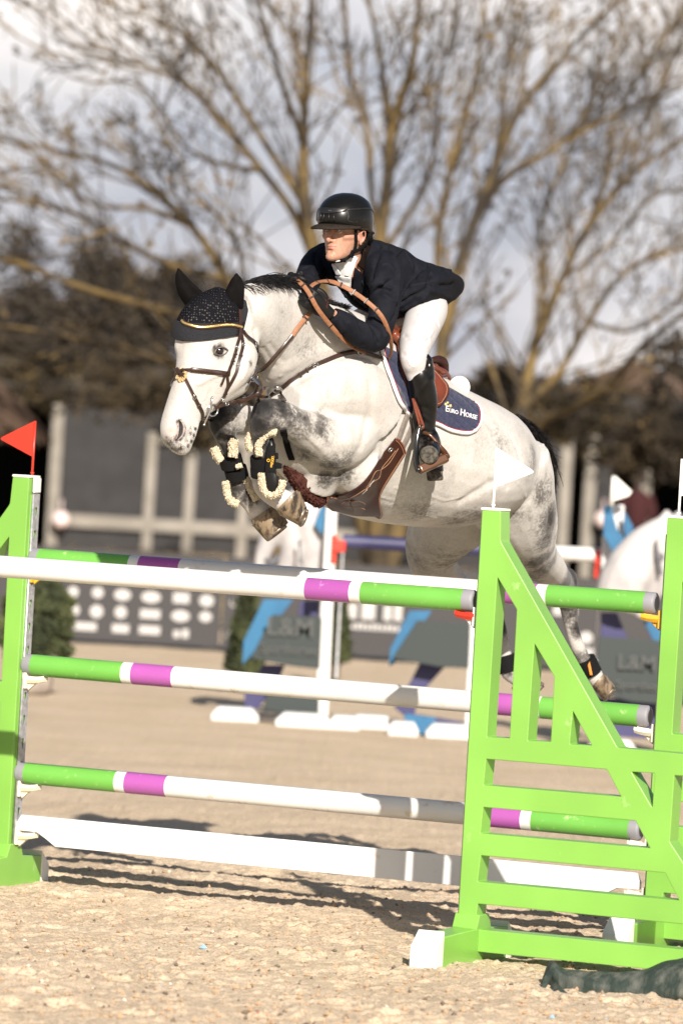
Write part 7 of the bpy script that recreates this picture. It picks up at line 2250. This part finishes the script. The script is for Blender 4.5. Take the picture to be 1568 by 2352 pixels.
# ---- helmet
HEL = mat('carbon_helmet_shell', (.006, .006, .0065), .30, 0, (.014, .013, .012), 5, .4, .6, coat=.06, spec=.25)
t = HEL.node_tree; b = t.nodes['Principled BSDF']
wv_ = t.nodes.new('ShaderNodeTexWave'); wv_.inputs['Scale'].default_value = 62; wv_.inputs['Distortion'].default_value = 2.5; wv_.inputs['Detail'].default_value = 1; wv_.bands_direction = 'Z'
co = t.nodes.new('ShaderNodeTexCoord'); t.links.new(co.outputs['Object'], wv_.inputs['Vector'])
rw = t.nodes.new('ShaderNodeValToRGB'); rw.color_ramp.elements[0].color = (.002, .002, .0025, 1); rw.color_ramp.elements[1].color = (.010, .0095, .008, 1)
t.links.new(wv_.outputs['Fac'], rw.inputs['Fac']); t.links.new(rw.outputs['Color'], b.inputs['Base Color'])
HTRIM = mat('gunmetal_trim', (.045, .042, .042), .35, .7)
HSUED = mat('brown_visor_suede', (.018, .013, .010), .9, 0, (.028, .021, .016), 80, .4, .6, spec=.15)
mb = MB(); rg = []
#      u      f_front f_back  half width
for u_, f1, f0, w in spline([(.000, -.060, -.112, .055), (.018, -.020, -.120, .080), (.038, .090, -.124, .095), (.054, .118, -.126, .099), (.075, .123, -.126, .1005), (.10, .119, -.122, .098), (.125, .106, -.112, .092), (.150, .080, -.092, .076), (.168, .046, -.060, .050), (.176, .014, -.030, .020)], 4):
    rg.append(ring(HL((f1 + f0) / 2, 0, u_), Fd * (f1 - f0) / 2 * RK, Sd * w * RK, 40, .95))
mb.loft(rg)
hel = mb.build('helmet', HEL, RID)
HELP = hel
BVH_ = make_bvh(hel)
def onh(f, s, u, off=.002):
    o_ = HL(-.01, 0, .06); d_ = (HL(f, s, u) - o_).normalized(); h, n_, i_, ds = BVH_.ray_cast(o_ + d_ * .3, -d_)
    return h + d_ * off, d_
def sub(o_, par):
    o_.parent = par; o_.matrix_parent_inverse = Matrix.Identity(4); return o_
def patchh(name, A_, B_l, m, off, th, n=20, k=8):
    A_s = spline(A_, 8); B_s = spline(B_l, 8); V = []
    for i in range(n + 1):
        a_ = A_s[int(i * (len(A_s) - 1) / n)]; b_ = B_s[int(i * (len(B_s) - 1) / n)]
        for j in range(k + 1):
            f = j / k; q = [a_[z] * (1 - f) + b_[z] * f for z in range(3)]; V.append(onh(*q, off)[0])
    f_ = [(i * (k + 1) + j, i * (k + 1) + j + 1, (i + 1) * (k + 1) + j + 1, (i + 1) * (k + 1) + j) for i in range(n) for j in range(k)]
    o_ = mesh_obj(name, V, f_, m, None, True); bm = bmesh.new(); bm.from_mesh(o_.data); bmesh.ops.recalc_face_normals(bm, faces=bm.faces)
    if sum(((f.calc_center_median() - HL(0, 0, .06)).dot(f.normal) for f in bm.faces)) < 0: bmesh.ops.reverse_faces(bm, faces=bm.faces)
    bm.to_mesh(o_.data); bm.free(); md = o_.modifiers.new('s', 'SOLIDIFY'); md.thickness = th; md.offset = 1
    return sub(o_, HELP)
# visor
mb = MB(); rg = []
for k in range(25):
    s_ = -1 + 2 * k / 24; a_ = s_ * R(78)
    root_f, root_s = .112 * cos(a_) - .004, .098 * sin(a_)
    ext = .056 * cos(a_ * .95) ** .8 if abs(a_) < R(85) else 0
    ff, ss = root_f + ext * cos(a_ * .6), root_s + ext * .35 * sin(a_)
    uz = .036 + .010 * cos(a_) ; ut = uz - .020 * cos(a_) + .004
    rg.append([HL(root_f, root_s, uz + .008), HL((root_f + ff) / 2, (root_s + ss) / 2, (uz + ut) / 2 + .008), HL(ff, ss, ut + .003), HL(ff, ss, ut - .003), HL((root_f + ff) / 2, (root_s + ss) / 2, (uz + ut) / 2 + .001), HL(root_f, root_s, uz - .004)])
mb.loft(rg); sub(mb.build('visor', HSUED, None), HELP)
# lower rim, front vent band, side badges, straps
mb = MB(); pp_ = []
for k in range(41):
    a_ = R(70) + (2 * pi - 2 * R(70)) * k / 40; f_, s_ = cos(a_), sin(a_)
    u_ = .030 if cos(a_) > -.3 else .022
    pp_.append(onh(.12 * f_, .10 * s_, u_ + .004, .0005)[0])
mb.tube(pp_, .0045, 8); sub(mb.build('rim_trim', HSUED, None), HELP)
patchh('front_band', [(.10, -.055, .098), (.115, -.02, .092), (.118, 0, .090), (.115, .02, .092), (.09, .062, .098)], [(.10, -.062, .112), (.110, -.02, .112), (.112, 0, .112), (.110, .02, .112), (.08, .075, .108)], HTRIM, .001, .003)
for s_ in (-.03, -.012, .012, .032):
    mb = MB(); mb.tube([onh(.11, s_ * .9, .088, .002)[0], onh(.115, s_ * 1.1, .062, .002)[0]], .0022, 6); sub(mb.build('vent_rib', HTRIM, None), HELP)
for s_ in (-1, 1):
    mb = MB()
    for A_ in ([(.085, .070, .108), (.04, .098, .118), (-.02, .10, .122), (-.08, .078, .110), (-.115, .05, .085)], [(.085, .070, .108), (.082, .078, .085), (.085, .078, .066), (.060, .092, .060)]):
        mb.tube([onh(q[0], q[1] * s_, q[2], .0005)[0] for q in spline(A_, 6)], .0030, 6)
    sub(mb.build('side_trim', HTRIM, None), HELP)
    mb = MB(); mb.ball(onh(.05, .095 * s_, .062, 0)[0], .003, 8); mb.ball(onh(.01, .10 * s_, .072, 0)[0], .0025, 8); sub(mb.build('rivet', HTRIM, None), HELP)
# badge mark
for x_ in (-.0035, .0035):
    mb = MB(); mb.tube([onh(.118, x_ + .016, .100, .004)[0], onh(.118, x_ + .012, .107, .004)[0]], .0011, 5); sub(mb.build('badge_mark', STEEL, None), HELP)
# harness straps
HARN = mat('black_harness_web', (.003, .003, .003), .7, spec=.15)
def hstrap(A_, w, th=.003, near=True):
    pts = [HL(*q) for q in spline(A_, 6)]
    mb = MB(); mb.strap(pts, [((p - HL(-.01, 0, p.dot(Ud) - HO.dot(Ud)))).normalized() for p in pts], w, th); return sub(mb.build('chin_strap', HARN, None, True, 50), HELP)
for s_ in (-1, 1):
    hstrap([(.035, s_ * .081, .040), (.030, s_ * .079, .010), (.022, s_ * .076, -.020), (.022, s_ * .070, -.055), (.030, s_ * .060, -.085), (.045, s_ * .045, -.112)], .014)
    hstrap([(-.050, s_ * .082, .028), (-.040, s_ * .083, -.010), (-.020, s_ * .079, -.040), (.010, s_ * .072, -.062), (.024, s_ * .068, -.070)], .015)
    mb = MB(); q = HL(.030, s_ * .064, -.082); mb.box(q, Sd * .004, Ud * .013 - Fd * .006, Fd * .010 + Ud * .004); bevel(sub(mb.build('strap_clip', HARN, None, True, 40), HELP), .002)
hstrap([(.045, -.045, -.112), (.056, -.025, -.124), (.060, 0, -.1275), (.056, .025, -.124), (.045, .045, -.112)], .014)
mb = MB(); q = HL(.050, .036, -.119); mb.box(q, Sd * .010 - Ud * .004, Ud * .0045, Fd * .010); bevel(sub(mb.build('chin_cup', HARN, None, True, 40), HELP), .002)
# padded back of the harness
mb = MB(); mb.tube([HL(-.05, .084, .025), HL(-.075, .072, -.005), HL(-.09, .04, -.02), HL(-.095, 0, -.025), HL(-.09, -.04, -.02), HL(-.075, -.072, -.005), HL(-.05, -.084, .025)], [.008, .013, .014, .014, .014, .013, .008], 10); sub(mb.build('nape_pad', HARN, None), HELP)
# short hair at the nape
segs = []; rs = random.Random(7)
for k in range(500):
    s_ = rs.choice((-1, 1)); a_ = rs.uniform(0, 1); p = HL(-.03 - .06 * a_, s_ * (.075 - .03 * a_), .02 - .07 * rs.random()); segs.append((p, p + (Vector((0, 0, -.012)) - Fd * .006), .0006, .0003))
segs_mesh('hair', segs, mat('brown_hair', (.05, .03, .018), .6), RID, 3)

# ---- whip in the far hand
WH = thing('whip', 'short black riding whip with knob held in the far gloved hand', 'riding whip', Z2d(60, 800, 21.84))
mb = MB(); mb.tube([Z2d(78, 778, 21.83), Z2d(50, 800, 21.82), Z2d(30, 850, 21.86), Z2d(90, 1000, 22.1)], [.0065, .0055, .0045, .003], 8); mb.ball(Z2d(70, 785, 21.83), .0135, 12, sc=(1.1, .9, .9)); mb.build('handle', BLKF, WH)

# ---- saddle
SA = thing('saddle', 'chestnut leather jumping saddle under the rider, cantle showing behind the boot', 'saddle', P(960, 830, 22.4))
G_ = coons(z4l((398, 120), (440, 112), (500, 150), (600, 330)), z4l((530, 790), (600, 835), (680, 850), (752, 838)), z4l((398, 120), (385, 200), (392, 330), (412, 460), (440, 580), (480, 690), (530, 790)), z4l((600, 330), (670, 520), (770, 630), (818, 690), (812, 760), (752, 838)), 40, 46)
u_ = np.linspace(0, 1, 40)[None, :]; v_ = np.linspace(0, 1, 46)[:, None]
roll = .016 * np.exp(-((u_ - .07) / .09) ** 2) * np.clip((1 - v_) * 2.5, 0, 1)
_, fo, fn = patch('saddle_flap', G_, .018, .007, LEA3, SA, 22.3, False, roll, 2)
patch('saddle_flap', G_[::2, ::2], .018, .008, LEA3, SA, 22.3, True)
pts, nrs = edge_path(fo, fn, 0); mb = MB(); mb.tube([p - n_ * .003 for p, n_ in zip(pts, nrs)], .004, 6); mb.build('flap_edge', LEA4, SA)
pts, nrs = edge_path(fo, fn, 2); mb = MB(); mb.tube([p + n_ * .0004 for p, n_ in zip(pts, nrs)], .0011, 5); mb.build('stitching', STITCH, SA)
# knee block along the front edge
mb = MB(); pp_ = []
for q in spline(z4l((425, 120), (428, 200), (430, 320), (442, 430), (458, 520), (468, 600), (472, 650)), 5):
    h, n_ = on(*q, .030, 22.2); pp_.append(h)
mb.tube(pp_, [.006, .012, .016, .018] + [.019] * 12 + [.017] * 6 + [.014] * 4 + [.010, .008, .006, .005, .004][:max(0, len(pp_) - 26)], 14); mb.build('knee_block', LEA3, SA)
# seat shell over the back
def seat_row(px, py, d, w, h): return (px, py, d, w, h)
mb = MB(); rg = []
for q in spline([(900, 742, 22.33, .035, .03), (912, 758, 22.37, .055, .06), (926, 790, 22.42, .075, .07), (944, 816, 22.47, .09, .07), (962, 828, 22.51, .10, .07), (976, 826, 22.55, .095, .07), (986, 836, 22.57, .085, .055), (990, 855, 22.58, .06, .03)], 4):
    c = P(*q[:3]); w, h_ = q[3], q[4]; rr_ = []
    for j in range(25):
        a_ = -1 + 2 * j / 24; rr_.append(c + LF * w * a_ + UP * (-(a_ ** 2) * w * .55 + .004))
    for j in range(25):
        a_ = 1 - 2 * j / 24; rr_.append(c + LF * w * a_ * .97 + UP * (-(a_ ** 2) * w * .55 - h_))
    rg.append(rr_)
mb.loft(rg); mb.build('seat', LEA3, SA, True, 60)
# cantle roll and rear panels
mb = MB(); pp_ = [P(*Z4(*q[:2]), q[2]) for q in spline([(700, 452, 22.45), (760, 446, 22.5), (800, 465, 22.53), (812, 510, 22.55), (806, 560, 22.55), (700, 560, 22.45)], 5)]
mb.tube(pp_, [.010 + .012 * sin(pi * i / (len(pp_) - 1)) for i in range(len(pp_))], 12); mb.build('cantle_roll', LEA4, SA)
mb = MB()
for pts in ([(705, 500, 22.40), (760, 530, 22.44), (815, 560, 22.48), (845, 600, 22.52), (835, 640, 22.52)], [(715, 570, 22.38), (770, 590, 22.42), (820, 610, 22.46)]):
    pp_ = [P(*Z4(*q[:2]), q[2]) for q in spline(pts, 5)]; mb.tube(pp_, .016, 12)
mb.build('rear_panel', LEA3, SA)
mb = MB(); mb.tube([P(*Z4(735, 560), 22.33), P(*Z4(800, 585), 22.40), P(*Z4(825, 570), 22.44)], .006, 8); mb.tube([P(*Z4(740, 562), 22.33), P(*Z4(790, 600), 22.38), P(*Z4(835, 590), 22.42)], .006, 8); mb.build('rear_strap', LEA3, SA)
mb = MB(); mb.ball(P(*Z4(738, 558), 22.32), .006, 10); mb.build('stud', STEEL, SA)
# stirrup leather and iron
STI = thing('stirrup', 'dark framed stirrup with brown tread and its leather under the near boot', 'stirrup', P(*Z4(700, 1300), 22.05))
for a_ in (((553, 770, 22.02), (575, 860, 22.02), (600, 950, 22.01), (612, 1000, 22.0)), ((560, 780, 22.03), (590, 850, 22.02), (618, 930, 22.01), (640, 1000, 22.0), (632, 1022, 22.0), (618, 1010, 22.0))):
    strap_air('stirrup_leather', [(*Z4(q[0], q[1]), q[2]) for q in a_], .010, .004, LEA3, STI)
FRB = mat('black_stirrup_frame', (.008, .008, .008), .25, coat=.6)
BRN = mat('bronze_stirrup', (.09, .035, .012), .3, .3, coat=.5)
def stir(pts, r, m, nm, flat=1.0):
    s_ = spline([(*Z4(q[0], q[1]), q[2], q[3]) for q in pts], 6); mb = MB(); mb.tube([P(*q[:3]) for q in s_], [q[3] for q in s_], 12, flat=flat); return mb.build(nm, m, STI)
stir([(615, 1000, 21.985, .007), (598, 1060, 21.98, .010), (585, 1140, 21.97, .011), (580, 1230, 21.95, .011), (585, 1320, 21.92, .012), (605, 1385, 21.90, .013)], 0, FRB, 'branch')
stir([(640, 1055, 22.0, .006), (690, 1075, 21.99, .007), (735, 1120, 21.99, .008), (780, 1175, 21.99, .009), (818, 1225, 21.98, .012), (838, 1265, 21.96, .014)], 0, BRN, 'branch')
mb = MB(); t1, t2 = P(*Z4(612, 1372), 21.90), P(*Z4(832, 1272), 21.95); ax_ = (t2 - t1).normalized(); nn_ = Vector((.1, -1, .25)).normalized(); nn_ = (nn_ - ax_ * nn_.dot(ax_)).normalized(); up_ = ax_.cross(nn_)
mb.box((t1 + t2) / 2 + nn_ * 0, ax_ * ((t2 - t1).length / 2 + .004), up_ * .019, nn_ * .018); bevel(mb.build('tread', BRN, STI, True, 40), .008, 4)
ringt(P(*Z4(622, 1008), 21.985), .011, Vector((.8, -.5, .1)), BRN, STI, .004, 'eye', 12)
